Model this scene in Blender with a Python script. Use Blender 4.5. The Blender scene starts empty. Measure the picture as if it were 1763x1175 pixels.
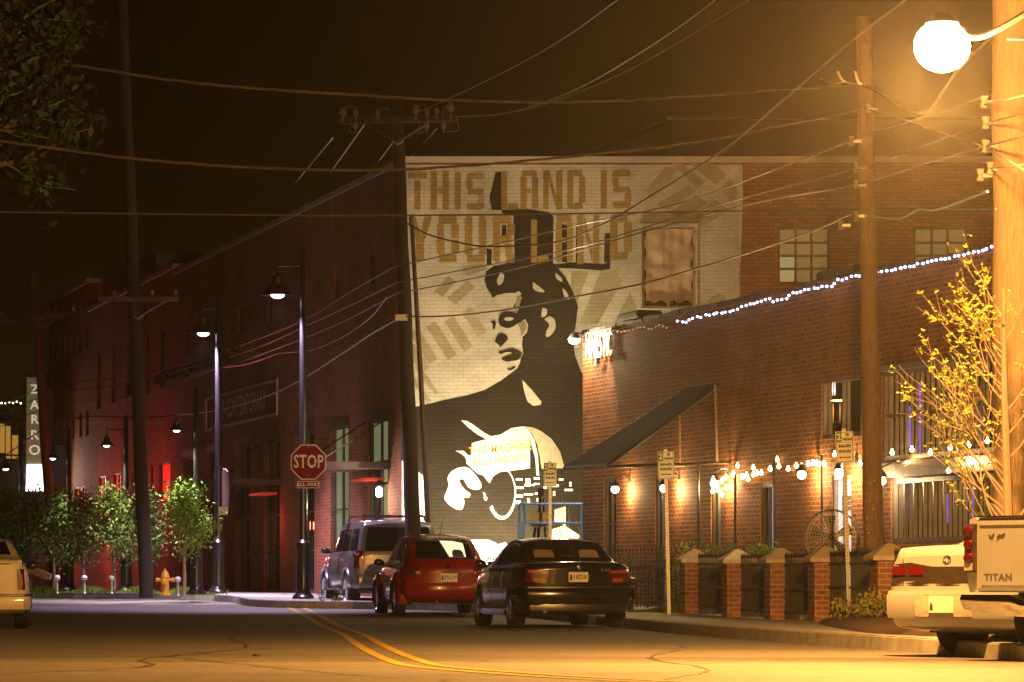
import bpy, bmesh, math, random
from math import sin, cos, pi, radians, sqrt, atan2
from mathutils import Vector, Matrix
from mathutils.bvhtree import BVHTree
random.seed(7)
C = bpy.context.scene.collection
SC = bpy.context.scene

# ------------------------------------------------------------------ camera, world, exposure
FPX, CX, HY, EYE = 7000.0, 881.5, 1005.0, 0.70      # focal length in photo pixels, centre column, horizon row, eye height
cd = bpy.data.cameras.new('camera'); cam = bpy.data.objects.new('camera', cd); C.objects.link(cam)
cam.location = (0, 0, EYE); cam.rotation_euler = (radians(90), 0, 0)
cd.sensor_width = 36; cd.lens = FPX / 1763 * 36; cd.shift_y = (HY - 587.5) / 1763
cd.clip_start = 0.5; cd.clip_end = 2000
SC.camera = cam
SC.view_settings.view_transform = 'Standard'; SC.view_settings.look = 'None'
SC.view_settings.exposure = 0; SC.view_settings.gamma = 1
SC.cycles.max_bounces = 6; SC.cycles.sample_clamp_indirect = 4; SC.cycles.sample_clamp_direct = 60
SC.cycles.volume_bounces = 0

w = bpy.data.worlds.new('World'); SC.world = w; w.use_nodes = True
nt = w.node_tree; nt.nodes.clear()
tc = nt.nodes.new('ShaderNodeTexCoord'); sp = nt.nodes.new('ShaderNodeSeparateXYZ')
cr = nt.nodes.new('ShaderNodeValToRGB'); bg = nt.nodes.new('ShaderNodeBackground'); ow = nt.nodes.new('ShaderNodeOutputWorld')
nt.links.new(tc.outputs['Generated'], sp.inputs[0]); nt.links.new(sp.outputs['Z'], cr.inputs[0])
nt.links.new(cr.outputs[0], bg.inputs[0]); nt.links.new(bg.outputs[0], ow.inputs[0])
e = cr.color_ramp.elements
e[0].position = 0.0; e[0].color = (.0110, .0072, .0007, 1)
e[1].position = 0.35; e[1].color = (.0022, .0008, .0001, 1)
x = e.new(0.065); x.color = (.0055, .0030, .0003, 1)
x = e.new(0.14); x.color = (.0034, .0014, .0002, 1)
bg.inputs[1].default_value = 1.0

def light(kind, name, loc, power, col, size=.1, aim=None, spot=None, blend=.6, parent=None):
    d = bpy.data.lights.new(name, kind); d.energy = power; d.color = col
    if kind == 'AREA': d.size = size
    else: d.shadow_soft_size = size
    if spot: d.spot_size = radians(spot); d.spot_blend = blend
    o = bpy.data.objects.new(name, d); C.objects.link(o); o.location = loc
    if aim is not None:
        o.rotation_euler = (Vector(aim) - Vector(loc)).to_track_quat('-Z', 'Y').to_euler()
    if parent is not None:
        o.parent = parent; o.location = Vector(loc) - parent.location
    return o

# ------------------------------------------------------------------ helpers
def P(px, py, Y): return Vector(((px - CX) / FPX * Y, Y, EYE + (HY - py) / FPX * Y))
def PXX(px, Y): return (px - CX) / FPX * Y
def PZ(py, Y): return EYE + (HY - py) / FPX * Y
def ss(a, b, v):
    v = max(0, min(1, (v - a) / (b - a))); return v * v * (3 - 2 * v)
def G(x, y): return .35 * ss(62, 95, y)          # the road climbs gently away from the camera
def lerp(a, b, t): return a + (b - a) * t

def tag(o, label=None, cat=None, group=None, kind=None):
    if label: o['label'] = label
    if cat: o['category'] = cat
    if group: o['group'] = group
    if kind: o['kind'] = kind
    return o
def thing(name, label, cat, loc=(0, 0, 0), rz=0, group=None):
    o = bpy.data.objects.new(name, None); C.objects.link(o); o.location = loc; o.rotation_euler = (0, 0, rz)
    o.empty_display_size = .2
    return tag(o, label, cat, group)
def dup(root, loc=None, rz=None, label=None):
    r = root.copy(); C.objects.link(r)
    if loc is not None: r.location = loc
    if rz is not None: r.rotation_euler = (0, 0, rz)
    if label: r['label'] = label
    for ch in list(root.children):
        c = ch.copy(); C.objects.link(c); c.parent = r
        for g in ch.children:
            d = g.copy(); C.objects.link(d); d.parent = c
    return r
def world_of(o):
    m = Matrix.Identity(4)
    while o is not None:
        m = o.matrix_basis @ m if False else (Matrix.Translation(o.location) @ o.rotation_euler.to_matrix().to_4x4()) @ m
        o = o.parent
    return m

class MB:
    def __init__(s): s.v = []; s.f = []
    def add(s, vs, fs):
        n = len(s.v); s.v += [Vector(p) for p in vs]; s.f += [[i + n for i in f] for f in fs]; return s
    def quad(s, a, b, c, d): return s.add([a, b, c, d], [[0, 1, 2, 3]])
    def box(s, c, size, rz=0, M=None):
        hx, hy, hz = size[0] / 2, size[1] / 2, size[2] / 2
        vs = [Vector((x * hx, y * hy, z * hz)) for z in (-1, 1) for x, y in ((-1, -1), (1, -1), (1, 1), (-1, 1))]
        R = M if M is not None else Matrix.Rotation(rz, 3, 'Z')
        c = Vector(c)
        return s.add([R @ p + c for p in vs], [[3, 2, 1, 0], [4, 5, 6, 7], [0, 1, 5, 4], [1, 2, 6, 5], [2, 3, 7, 6], [3, 0, 4, 7]])
    def fbox(s, O, A, N, u0, u1, v0, v1, d0, d1):
        # box in a wall frame: u along A, v up, d along the normal N
        p = [O + A * u + Vector((0, 0, v)) + N * d for v in (v0, v1) for u, d in ((u0, d1), (u1, d1), (u1, d0), (u0, d0))]
        return s.add(p, [[3, 2, 1, 0], [4, 5, 6, 7], [0, 1, 5, 4], [1, 2, 6, 5], [2, 3, 7, 6], [3, 0, 4, 7]])
    def tube(s, pts, r, n=6, cap=True):
        pts = [Vector(p) for p in pts]; rr = r if isinstance(r, (list, tuple)) else [r] * len(pts)
        base = len(s.v); u = None
        for i, p in enumerate(pts):
            t = (pts[min(i + 1, len(pts) - 1)] - pts[max(i - 1, 0)])
            if t.length < 1e-9: t = Vector((0, 0, 1))
            t.normalize()
            if u is None: u = t.orthogonal().normalized()
            u = (u - t * u.dot(t))
            if u.length < 1e-6: u = t.orthogonal()
            u.normalize(); q = t.cross(u)
            for k in range(n):
                a = 2 * pi * k / n; s.v.append(p + (u * cos(a) + q * sin(a)) * rr[i])
        for i in range(len(pts) - 1):
            for k in range(n):
                a = base + i * n + k; b = base + i * n + (k + 1) % n
                s.f.append([a, b, b + n, a + n])
        if cap:
            s.f.append([base + k for k in reversed(range(n))]); s.f.append([base + (len(pts) - 1) * n + k for k in range(n)])
        return s
    def lathe(s, prof, c=(0, 0, 0), n=16, M=None):
        c = Vector(c); base = len(s.v)
        for r, z in prof:
            for k in range(n):
                a = 2 * pi * k / n; p = Vector((r * cos(a), r * sin(a), z))
                s.v.append((M @ p if M is not None else p) + c)
        for i in range(len(prof) - 1):
            for k in range(n):
                a = base + i * n + k; b = base + i * n + (k + 1) % n
                s.f.append([a, b, b + n, a + n])
        if prof[0][0] > 1e-4: s.f.append([base + k for k in reversed(range(n))])
        if prof[-1][0] > 1e-4: s.f.append([base + (len(prof) - 1) * n + k for k in range(n)])
        return s
    def ball(s, c, r, n=8, m=6, sc=(1, 1, 1)):
        prof = [(max(1e-5, sin(pi * i / m)) , -cos(pi * i / m)) for i in range(m + 1)]
        return s.lathe(prof, c, n, Matrix.Diagonal((r * sc[0], r * sc[1], r * sc[2])))
    def poly(s, pts, thick=None, d=None):
        # flat polygon (list of 3D points, any simple outline) optionally thickened along d
        n = len(pts)
        if thick is None: return s.add(pts, [list(range(n))])
        q = [Vector(p) + d * thick for p in pts]
        return s.add(list(pts) + q, [list(range(n)), list(reversed(range(n, 2 * n)))] + [[(i + 1) % n, i, n + i, n + (i + 1) % n] for i in range(n)])
    def build(s, name, mat, parent=None, smooth=False, world=False, bevel=0, angle=35, label=None, fixn=True):
        me = bpy.data.meshes.new(name)
        vs = s.v
        if world and parent is not None:
            inv = world_of(parent).inverted(); vs = [inv @ p for p in s.v]
        me.from_pydata([tuple(p) for p in vs], [], s.f)
        bm = bmesh.new(); bm.from_mesh(me)
        if bevel:
            bmesh.ops.bevel(bm, geom=[x for x in bm.edges if x.is_manifold and x.calc_face_angle(0) > .5], offset=bevel, segments=2, affect='EDGES', clamp_overlap=True)
        if fixn: bmesh.ops.recalc_face_normals(bm, faces=bm.faces)
        uvl = bm.loops.layers.uv.new('UVMap')
        for f in bm.faces:
            nn = f.normal
            if abs(nn.z) > .7 or nn.length < .1:
                for l in f.loops: l[uvl].uv = (l.vert.co.x, l.vert.co.y)
            else:
                t = Vector((-nn.y, nn.x, 0)).normalized()
                for l in f.loops: l[uvl].uv = (l.vert.co.dot(t), l.vert.co.z)
            f.smooth = bool(smooth)
        if smooth and angle:
            for ed in bm.edges:
                if ed.is_manifold and ed.calc_face_angle(0) > radians(angle): ed.smooth = False
        bm.to_mesh(me); bm.free()
        me.materials.append(mat)
        o = bpy.data.objects.new(name, me); C.objects.link(o)
        if parent is not None: o.parent = parent
        if label: o['label'] = label
        return o

def catmull(pts, sub=6):
    pts = [Vector(p) for p in pts]; out = []
    for i in range(len(pts) - 1):
        p0 = pts[max(i - 1, 0)]; p1 = pts[i]; p2 = pts[i + 1]; p3 = pts[min(i + 2, len(pts) - 1)]
        for k in range(sub):
            t = k / sub
            out.append(.5 * ((2 * p1) + (p2 - p0) * t + (2 * p0 - 5 * p1 + 4 * p2 - p3) * t * t + (3 * p1 - p0 - 3 * p2 + p3) * t ** 3))
    out.append(pts[-1]); return out

def text_mb(mb, s, O, U, V, h, bold=0, sx=1, align='CENTER', depth=.004, space=1.0):
    # flat raised lettering: origin O, reading direction U, up V, cap height h
    c = bpy.data.curves.new('t', 'FONT'); c.body = s; c.size = h / .70; c.align_x = align; c.align_y = 'CENTER'
    c.offset = bold; c.resolution_u = 2; c.space_character = space
    o = bpy.data.objects.new('t', c); C.objects.link(o)
    dg = bpy.context.evaluated_depsgraph_get(); me = bpy.data.meshes.new_from_object(o.evaluated_get(dg))
    U = Vector(U).normalized(); V = Vector(V).normalized(); N = U.cross(V); O = Vector(O)
    mb.add([O + U * (v.co.x * sx) + V * v.co.y + N * depth for v in me.vertices], [list(p.vertices) for p in me.polygons])
    bpy.data.objects.remove(o); bpy.data.curves.remove(c); bpy.data.meshes.remove(me)
    return mb

# ------------------------------------------------------------------ materials
MATS = {}
def mat(name, col, rough=.7, metal=0, var=.25, scale=6, bump=0, emit=None, es=0, spec=.5, coat=0, stretch=None, dirt=0):
    if name in MATS: return MATS[name]
    m = bpy.data.materials.new(name); m.use_nodes = True; n = m.node_tree; b = n.nodes['Principled BSDF']; L = n.links
    b.inputs['Roughness'].default_value = rough; b.inputs['Metallic'].default_value = metal
    b.inputs['Specular IOR Level'].default_value = spec; b.inputs['Coat Weight'].default_value = coat
    b.inputs['Coat Roughness'].default_value = .05
    co = n.nodes.new('ShaderNodeTexCoord'); mp = n.nodes.new('ShaderNodeMapping'); L.new(co.outputs['Object'], mp.inputs[0])
    if stretch: mp.inputs['Scale'].default_value = stretch
    no = n.nodes.new('ShaderNodeTexNoise'); no.inputs['Scale'].default_value = scale; no.inputs['Detail'].default_value = 6
    no.inputs['Roughness'].default_value = .65
    L.new(mp.outputs[0], no.inputs['Vector'])
    mx = n.nodes.new('ShaderNodeMix'); mx.data_type = 'RGBA'
    mx.inputs[6].default_value = (*[c * (1 - var) for c in col], 1); mx.inputs[7].default_value = (*[min(1, c * (1 + var)) for c in col], 1)
    rm = n.nodes.new('ShaderNodeMapRange'); rm.inputs[1].default_value = .3; rm.inputs[2].default_value = .7
    L.new(no.outputs['Fac'], rm.inputs[0]); L.new(rm.outputs[0], mx.inputs[0]); L.new(mx.outputs[2], b.inputs['Base Color'])
    if bump:
        bp = n.nodes.new('ShaderNodeBump'); bp.inputs['Strength'].default_value = bump; bp.inputs['Distance'].default_value = .01
        L.new(no.outputs['Fac'], bp.inputs['Height']); L.new(bp.outputs[0], b.inputs['Normal'])
    if emit:
        b.inputs['Emission Color'].default_value = (*emit, 1); b.inputs['Emission Strength'].default_value = es
        if es < 40: m.cycles.emission_sampling = 'NONE'
    MATS[name] = m; return m

def brick(name, c1, c2, mortar, painted=None, ms=.012, rough=.85, bh=.0762, bw=.203, contrast=1, bump=.6):
    if name in MATS: return MATS[name]
    m = bpy.data.materials.new(name); m.use_nodes = True; n = m.node_tree; b = n.nodes['Principled BSDF']; L = n.links
    b.inputs['Roughness'].default_value = rough; b.inputs['Specular IOR Level'].default_value = .25
    uv = n.nodes.new('ShaderNodeUVMap'); br = n.nodes.new('ShaderNodeTexBrick'); L.new(uv.outputs[0], br.inputs['Vector'])
    br.inputs['Scale'].default_value = 1; br.inputs['Brick Width'].default_value = bw; br.inputs['Row Height'].default_value = bh
    br.inputs['Mortar Size'].default_value = ms; br.inputs['Mortar Smooth'].default_value = .25; br.inputs['Bias'].default_value = -.1
    br.inputs['Color1'].default_value = (*c1, 1); br.inputs['Color2'].default_value = (*c2, 1); br.inputs['Mortar'].default_value = (*mortar, 1)
    no = n.nodes.new('ShaderNodeTexNoise'); no.inputs['Scale'].default_value = .45; no.inputs['Detail'].default_value = 8; no.inputs['Roughness'].default_value = .7
    L.new(uv.outputs[0], no.inputs['Vector'])
    rm = n.nodes.new('ShaderNodeMapRange'); rm.inputs[1].default_value = .3; rm.inputs[2].default_value = .7; rm.inputs[3].default_value = .55; rm.inputs[4].default_value = 1.3
    L.new(no.outputs['Fac'], rm.inputs[0])
    mu = n.nodes.new('ShaderNodeMix'); mu.data_type = 'RGBA'; mu.blend_type = 'MULTIPLY'; mu.inputs[0].default_value = 1
    L.new(br.outputs['Color'], mu.inputs[6]); L.new(rm.outputs[0], mu.inputs[7]); L.new(mu.outputs[2], b.inputs['Base Color'])
    n2 = n.nodes.new('ShaderNodeTexNoise'); n2.inputs['Scale'].default_value = 30; n2.inputs['Detail'].default_value = 4
    L.new(uv.outputs[0], n2.inputs['Vector'])
    iv = n.nodes.new('ShaderNodeMath'); iv.operation = 'MULTIPLY_ADD'; iv.inputs[1].default_value = -1; L.new(br.outputs['Fac'], iv.inputs[0])
    sc_ = n.nodes.new('ShaderNodeMath'); sc_.operation = 'MULTIPLY'; sc_.inputs[1].default_value = .6; L.new(n2.outputs['Fac'], sc_.inputs[0]); L.new(sc_.outputs[0], iv.inputs[2])
    bp = n.nodes.new('ShaderNodeBump'); bp.inputs['Strength'].default_value = bump; bp.inputs['Distance'].default_value = .012
    L.new(iv.outputs[0], bp.inputs['Height']); L.new(bp.outputs[0], b.inputs['Normal'])
    MATS[name] = m; return m

M_brick_l = brick('brick_brown', (.27, .066, .026), (.145, .036, .015), (.25, .14, .07), ms=.009)
M_brick_p = brick('brick_piers', (.15, .075, .045), (.10, .05, .032), (.26, .21, .15), ms=.010)
M_brick_r = brick('brick_red', (.25, .068, .022), (.095, .024, .011), (.34, .22, .11), ms=.009)
M_brick_b = brick('brick_back', (.28, .085, .035), (.19, .055, .025), (.10, .06, .03), ms=.010)
M_brick_f = brick('brick_pillar', (.36, .12, .06), (.22, .07, .035), (.40, .31, .20), ms=.012)
M_white = brick('paint_white', (.50, .45, .36), (.46, .41, .33), (.39, .35, .28), ms=.007)
M_white2 = brick('paint_bright', (.80, .78, .70), (.78, .75, .68), (.62, .58, .5), ms=.007)
M_tan = brick('paint_tan', (.34, .29, .17), (.32, .27, .16), (.28, .24, .14), ms=.007)
M_ochre = brick('paint_ochre', (.31, .20, .055), (.28, .18, .05), (.22, .14, .04), ms=.008)
M_dark = brick('paint_dark', (.020, .0135, .0065), (.015, .0105, .0055), (.011, .008, .004), ms=.007)
M_mid = brick('paint_shade', (.27, .22, .13), (.25, .20, .12), (.2, .16, .09), ms=.008)
M_lime = mat('limestone', (.42, .36, .27), .85, bump=.3, scale=9)
M_conc = mat('concrete', (.34, .31, .26), .85, bump=.3, scale=5, var=.3)
M_coping = mat('coping_metal', (.42, .36, .32), .5, scale=2, var=.12)
M_darkmetal = mat('dark_metal', (.018, .018, .02), .35, .3, spec=.6)
M_rust = mat('weathered_metal', (.06, .035, .022), .6, .3, scale=10)
M_black = mat('black_paint', (.012, .011, .012), .3, 0, spec=.6)
M_galv = mat('galvanised', (.36, .34, .31), .45, .7, scale=30)
M_wood = mat('pole_wood', (.17, .105, .055), .9, bump=.8, scale=9, stretch=(9, 9, .35), var=.45)
M_woodd = mat('pole_wood_creosote', (.020, .012, .008), .9, bump=.8, scale=9, stretch=(9, 9, .35), var=.45)
M_glass = mat('dark_glass', (.010, .011, .013), .06, 0, spec=.8, var=.1)
M_glass_g = mat('lit_glass_green', (.05, .06, .04), .3, emit=(.30, .36, .17), es=.42, var=.4, scale=1.2)
M_glass_y = mat('lit_glass_yellow', (.06, .06, .03), .3, emit=(.50, .46, .22), es=.42)
M_glass_d = mat('dim_glass_yellow', (.06, .06, .03), .3, emit=(.30, .22, .08), es=.32)
M_glass_r = mat('lit_glass_red', (.1, .01, .01), .3, emit=(1, .02, .015), es=.9)
M_glass_w = mat('lit_glass_white', (.6, .6, .65), .3, emit=(.80, .76, .82), es=.95, var=.05)
M_frame = mat('steel_frame', (.055, .05, .045), .5, .3)
M_framel = mat('aluminium_frame', (.22, .21, .23), .4, .6)
M_wire = mat('cable_rubber', (.055, .045, .04), .45, 0, spec=.6)
M_wirel = mat('bare_aluminium_cable', (.30, .27, .26), .35, .8)
M_porc = mat('porcelain', (.16, .12, .10), .2, 0, spec=.7)
M_leaf = mat('leaf_green', (.15, .24, .028), .75, spec=.15, scale=3, var=.45)
M_leafd = mat('leaf_olive', (.085, .12, .022), .75, spec=.15, scale=3, var=.45)
M_leafy = mat('bud_yellow', (.15, .17, .022), .6, scale=5, var=.4)
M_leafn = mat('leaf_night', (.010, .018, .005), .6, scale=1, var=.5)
M_bark = mat('bark', (.13, .095, .06), .9, bump=.6, scale=14, stretch=(1, 1, .3))
M_barkl = mat('bark_pale', (.30, .22, .13), .85, bump=.5, scale=14, stretch=(1, 1, .3))
M_mulch = mat('mulch', (.075, .040, .022), .95, bump=1, scale=40, var=.6)
M_tyre = mat('tyre_rubber', (.010, .010, .010), .75, bump=.2, scale=60)
M_chrome = mat('chrome', (.75, .75, .77), .12, 1, var=.03)
M_rim = mat('alloy_rim', (.60, .60, .62), .2, .9, var=.05)
M_bulb = mat('warm_bulb', (1, .8, .5), .4, emit=(1, .62, .22), es=26)
M_bulbc = mat('cool_bulb', (.8, .85, 1), .4, emit=(.42, .52, 1), es=9)
M_bulbd = mat('faint_bulb', (.8, .7, .6), .4, emit=(1, .6, .35), es=.35)
M_lens = mat('sodium_lens', (1, .8, .4), .4, emit=(1, .80, .38), es=39)
M_lampw = mat('white_lamp', (1, 1, 1), .4, emit=(.95, .90, 1), es=14)
M_lampv = mat('violet_lamp', (1, 1, 1), .4, emit=(.88, .76, 1), es=10)
M_signw = mat('sign_white', (.66, .62, .50), .5, var=.06)
M_signg = mat('sign_green', (.01, .085, .035), .5, var=.06)
M_signr = mat('sign_red', (.17, .002, .014), .7, spec=.1, var=.06)
M_ink = mat('sign_ink', (.03, .05, .035), .5)
M_plate = mat('plate_white', (.62, .60, .52), .4, var=.05)
M_iron = mat('wrought_iron', (.010, .009, .009), .45, .3)
M_canvas = mat('canvas_awning', (.022, .015, .011), .9, spec=.05, scale=8, var=.2)
M_interior = mat('interior_dark', (.02, .015, .012), .8)
# ------------------------------------------------------------------ street lighting of the whole scene (lamps stand where their fixtures do)
# (each lamp's light is created together with its fixture below)

# ------------------------------------------------------------------ ground
def asphalt():
    m = bpy.data.materials.new('asphalt'); m.use_nodes = True; n = m.node_tree; b = n.nodes['Principled BSDF']; L = n.links
    co = n.nodes.new('ShaderNodeTexCoord')
    a = n.nodes.new('ShaderNodeTexNoise'); a.inputs['Scale'].default_value = 55; a.inputs['Detail'].default_value = 5
    c = n.nodes.new('ShaderNodeTexNoise'); c.inputs['Scale'].default_value = .8; c.inputs['Detail'].default_value = 6; c.inputs['Distortion'].default_value = .6
    mp = n.nodes.new('ShaderNodeMapping'); mp.inputs['Scale'].default_value = (.35, 1.4, 1); mp.inputs['Rotation'].default_value = (0, 0, .25)
    L.new(co.outputs['Object'], a.inputs['Vector']); L.new(co.outputs['Object'], mp.inputs[0]); L.new(mp.outputs[0], c.inputs['Vector'])
    r1 = n.nodes.new('ShaderNodeValToRGB'); r1.color_ramp.elements[0].position = .3; r1.color_ramp.elements[1].position = .7
    r1.color_ramp.elements[0].color = (.125, .108, .088, 1); r1.color_ramp.elements[1].color = (.175, .150, .122, 1)
    L.new(c.outputs['Fac'], r1.inputs[0])
    r2 = n.nodes.new('ShaderNodeMapRange'); r2.inputs[1].default_value = .36; r2.inputs[2].default_value = .64; r2.inputs[3].default_value = .45; r2.inputs[4].default_value = 1.5
    dd = n.nodes.new('ShaderNodeTexNoise'); dd.inputs['Scale'].default_value = 5; dd.inputs['Detail'].default_value = 8; dd.inputs['Roughness'].default_value = .75
    L.new(co.outputs['Object'], dd.inputs['Vector']); ad = n.nodes.new('ShaderNodeMath'); ad.operation = 'MULTIPLY_ADD'; ad.inputs[1].default_value = .5; hf = n.nodes.new('ShaderNodeMath'); hf.operation = 'MULTIPLY'; hf.inputs[1].default_value = .5
    L.new(a.outputs['Fac'], hf.inputs[0]); L.new(dd.outputs['Fac'], ad.inputs[0]); L.new(hf.outputs[0], ad.inputs[2]); L.new(ad.outputs[0], r2.inputs[0])
    # tar seams and cracks
    vo = n.nodes.new('ShaderNodeTexVoronoi'); vo.feature = 'DISTANCE_TO_EDGE'; vo.inputs['Scale'].default_value = .11
    wv = n.nodes.new('ShaderNodeMixRGB'); wv.inputs[0].default_value = .08
    L.new(co.outputs['Object'], wv.inputs[1]); L.new(c.outputs['Color'], wv.inputs[2]); L.new(wv.outputs[0], vo.inputs['Vector'])
    r3 = n.nodes.new('ShaderNodeMapRange'); r3.inputs[1].default_value = .0; r3.inputs[2].default_value = .006; r3.inputs[3].default_value = .40; r3.inputs[4].default_value = 1
    L.new(vo.outputs['Distance'], r3.inputs[0])
    m1 = n.nodes.new('ShaderNodeMix'); m1.data_type = 'RGBA'; m1.blend_type = 'MULTIPLY'; m1.inputs[0].default_value = 1
    m2 = n.nodes.new('ShaderNodeMix'); m2.data_type = 'RGBA'; m2.blend_type = 'MULTIPLY'; m2.inputs[0].default_value = 1
    L.new(r1.outputs[0], m1.inputs[6]); L.new(r2.outputs[0], m1.inputs[7]); L.new(m1.outputs[2], m2.inputs[6]); L.new(r3.outputs[0], m2.inputs[7])
    L.new(m2.outputs[2], b.inputs['Base Color']); b.inputs['Roughness'].default_value = .72; b.inputs['Specular IOR Level'].default_value = .35
    bp = n.nodes.new('ShaderNodeBump'); bp.inputs['Strength'].default_value = .5; bp.inputs['Distance'].default_value = .006
    L.new(a.outputs['Fac'], bp.inputs['Height']); L.new(bp.outputs[0], b.inputs['Normal']); return m
M_asph = asphalt()
M_yellow = mat('road_paint_yellow', (.42, .27, .02), .7, scale=14, var=.45)
M_earth = mat('earth', (.05, .04, .028), .95, scale=.5)

mb = MB()
xs = [-300, -120, -60] + [-40 + 2 * i for i in range(41)] + [60, 120, 300]
ys = [-60, 0, 15, 25, 35, 45, 55] + [60 + 2 * i for i in range(21)] + [110, 130, 160, 220, 400, 700]
for y in ys:
    for x in xs: mb.v.append(Vector((x, y, G(x, y))))
nx = len(xs)
mb.f = [[j * nx + i, j * nx + i + 1, (j + 1) * nx + i + 1, (j + 1) * nx + i] for j in range(len(ys) - 1) for i in range(nx - 1)]
tag(mb.build('road', M_asph, smooth=True), 'grey asphalt street sheet running past the parked cars', kind='structure')

def slab(name, edge, far, mat_, hgt=.15, kerb=True, label='', kname='kerb', kw=.16):
    """Raised pavement: edge = kerb line points, far = points of the far side, same count."""
    m = MB()
    E = catmull([(x, y, 0) for x, y in edge], 6); F = catmull([(x, y, 0) for x, y in far], 6)
    top = lambda p, dz=0: Vector((p.x, p.y, G(p.x, p.y) + hgt + dz))
    for i in range(len(E) - 1):
        m.quad(top(E[i]), top(E[i + 1]), top(F[i + 1]), top(F[i]))
    tag(m.build(name, mat_, smooth=True), label, kind='structure')
    k = MB(); ring = []
    for i, p in enumerate(E):
        t = (E[min(i + 1, len(E) - 1)] - E[max(i - 1, 0)]).normalized(); nn = Vector((-t.y, t.x, 0))
        c = (F[i] - p); 
        if nn.dot(c) > 0: nn = -nn     # nn points to the road
        g = G(p.x, p.y)
        ring.append([p + nn * .03 + Vector((0, 0, g - .1)), p + nn * .01 + Vector((0, 0, g + hgt - .012)), p - nn * .02 + Vector((0, 0, g + hgt + .004)), p - nn * kw + Vector((0, 0, g + hgt + .004)), p - nn * kw + Vector((0, 0, g + hgt - .05))])
    for i in range(len(ring) - 1):
        for j in range(4): k.quad(ring[i][j], ring[i + 1][j], ring[i + 1][j + 1], ring[i][j + 1])
    tag(k.build(kname, M_conc, smooth=True, angle=40), 'concrete kerb edging the ' + label, kind='structure')

slab('pavement', [(5.6, 24), (4.9, 32), (4.45, 38), (3.75, 44), (3.0, 50), (2.2, 58), (1.75, 64), (.7, 71), (-.7, 77), (-2.2, 79.4), (-4.2, 80.6), (-5.3, 82.5), (-6.1, 87), (-8.2, 92), (-14, 97), (-30, 99)],
     [(16, 24), (16, 32), (15, 38), (13, 44), (12, 50), (12, 58), (12, 64), (12, 71), (12, 77), (12, 90), (8, 96), (2, 100), (-2, 104), (-6, 112), (-12, 140), (-30, 160)], M_conc, label='pavement along the parked cars and brick buildings')
# planting bed on the pavement corner by the tall pole
m = MB(); bed = [(3.95, 45.4), (4.0, 50), (4.3, 57), (5.2, 61), (6.1, 60), (6.4, 52), (6.3, 44), (5.9, 38.5), (4.9, 40), (4.25, 43)]
bedc = catmull([(x, y, 0) for x, y in bed + bed[:1]], 5)[:-1]
cen = Vector((5.2, 49.5, 0)); rings = []
for s_, z_ in ((1, .155), (.97, .20), (.7, .27), (.35, .30)):
    rings.append([cen + (p - cen) * s_ + Vector((0, 0, z_ + random.uniform(-.01, .02) * (s_ < .96))) for p in bedc])
for a_, b_ in zip(rings, rings[1:]):
    for i in range(len(a_)): m.quad(a_[i], a_[(i + 1) % len(a_)], b_[(i + 1) % len(a_)], b_[i])
m.add(rings[-1], [list(range(len(bedc)))])
tag(m.build('planting_bed', M_mulch, smooth=True), 'brown mulch planting bed beside the tall wooden pole', kind='structure')

# double yellow line
for k, off in enumerate((-.14, .14)):
    m = MB(); pts = catmull([(4.0, 25.2, 0), (2.6, 26.8, 0), (1.57, 28, 0), (.85, 29.3, 0), (.18, 31, 0), (-.63, 33.9, 0), (-.97, 36.8, 0), (-1.51, 44.5, 0), (-2.34, 58, 0), (-3.45, 72, 0), (-4.4, 82, 0)], 14)
    L_, R_ = [], []
    for i, p in enumerate(pts):
        t = (pts[min(i + 1, len(pts) - 1)] - pts[max(i - 1, 0)]).normalized(); nn = Vector((-t.y, t.x, 0))
        for q, s_ in ((L_, -.055), (R_, .055)):
            v = p + nn * (off + s_); v.z = G(v.x, v.y) + .005; q.append(v)
    for i in range(len(pts) - 1): m.quad(L_[i], L_[i + 1], R_[i + 1], R_[i])
    tag(m.build('lane_line', M_yellow), 'yellow painted centre line curving across the asphalt', kind='structure')

# tar seams and scuffs in the asphalt
M_tar = mat('tar_seam', (.070, .062, .052), .45, var=.3); M_scuff = mat('pale_scuff', (.20, .18, .15), .8, var=.4, scale=20)
rs = random.Random(77)
def seam_strip(pts, w_, mt, label, name='tar_seam'):
    m = MB(); q = catmull([(x, y, 0) for x, y in pts], 14); L_, R_ = [], []
    for k, p in enumerate(q):
        t = (q[min(k + 1, len(q) - 1)] - q[max(k - 1, 0)]).normalized(); nn = Vector((-t.y, t.x, 0)); o = nn * rs.uniform(-.03, .03); ww = w_ * rs.uniform(.4, 1.3)
        for l, s_ in ((L_, -ww), (R_, ww)): v = p + o + nn * s_; v.z = G(v.x, v.y) + .0035; l.append(v)
    for k in range(len(q) - 1): m.quad(L_[k], L_[k + 1], R_[k + 1], R_[k])
    tag(m.build(name, mt), label, kind='structure')
seam_strip([(-4.2, 31), (-3.1, 34), (-3.4, 38), (-2.9, 44), (-3.6, 52), (-4.0, 62)], .022, M_tar, 'dark tar seam wandering up the left lane')
seam_strip([(-4.4, 37.2), (-2.6, 36.4), (-1.2, 37.0), (.4, 36.3), (2.1, 36.9), (3.9, 36.4)], .035, M_tar, 'dark tar seam crossing the street')
seam_strip([(1.0, 29), (1.6, 33), (1.3, 38), (1.9, 45), (1.5, 52)], .018, M_tar, 'dark tar seam along the parking lane')
seam_strip([(-3.1, 59.5), (-2.2, 59.8), (-1.2, 59.4), (-.3, 59.7)], .05, M_scuff, 'pale scuff across the yellow line', 'scuff')
seam_strip([(-2.4, 30.2), (-1.5, 31.4), (-.9, 31.0), (-.2, 31.6)], .014, M_tar, 'short crack in the near asphalt', 'crack')
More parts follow.
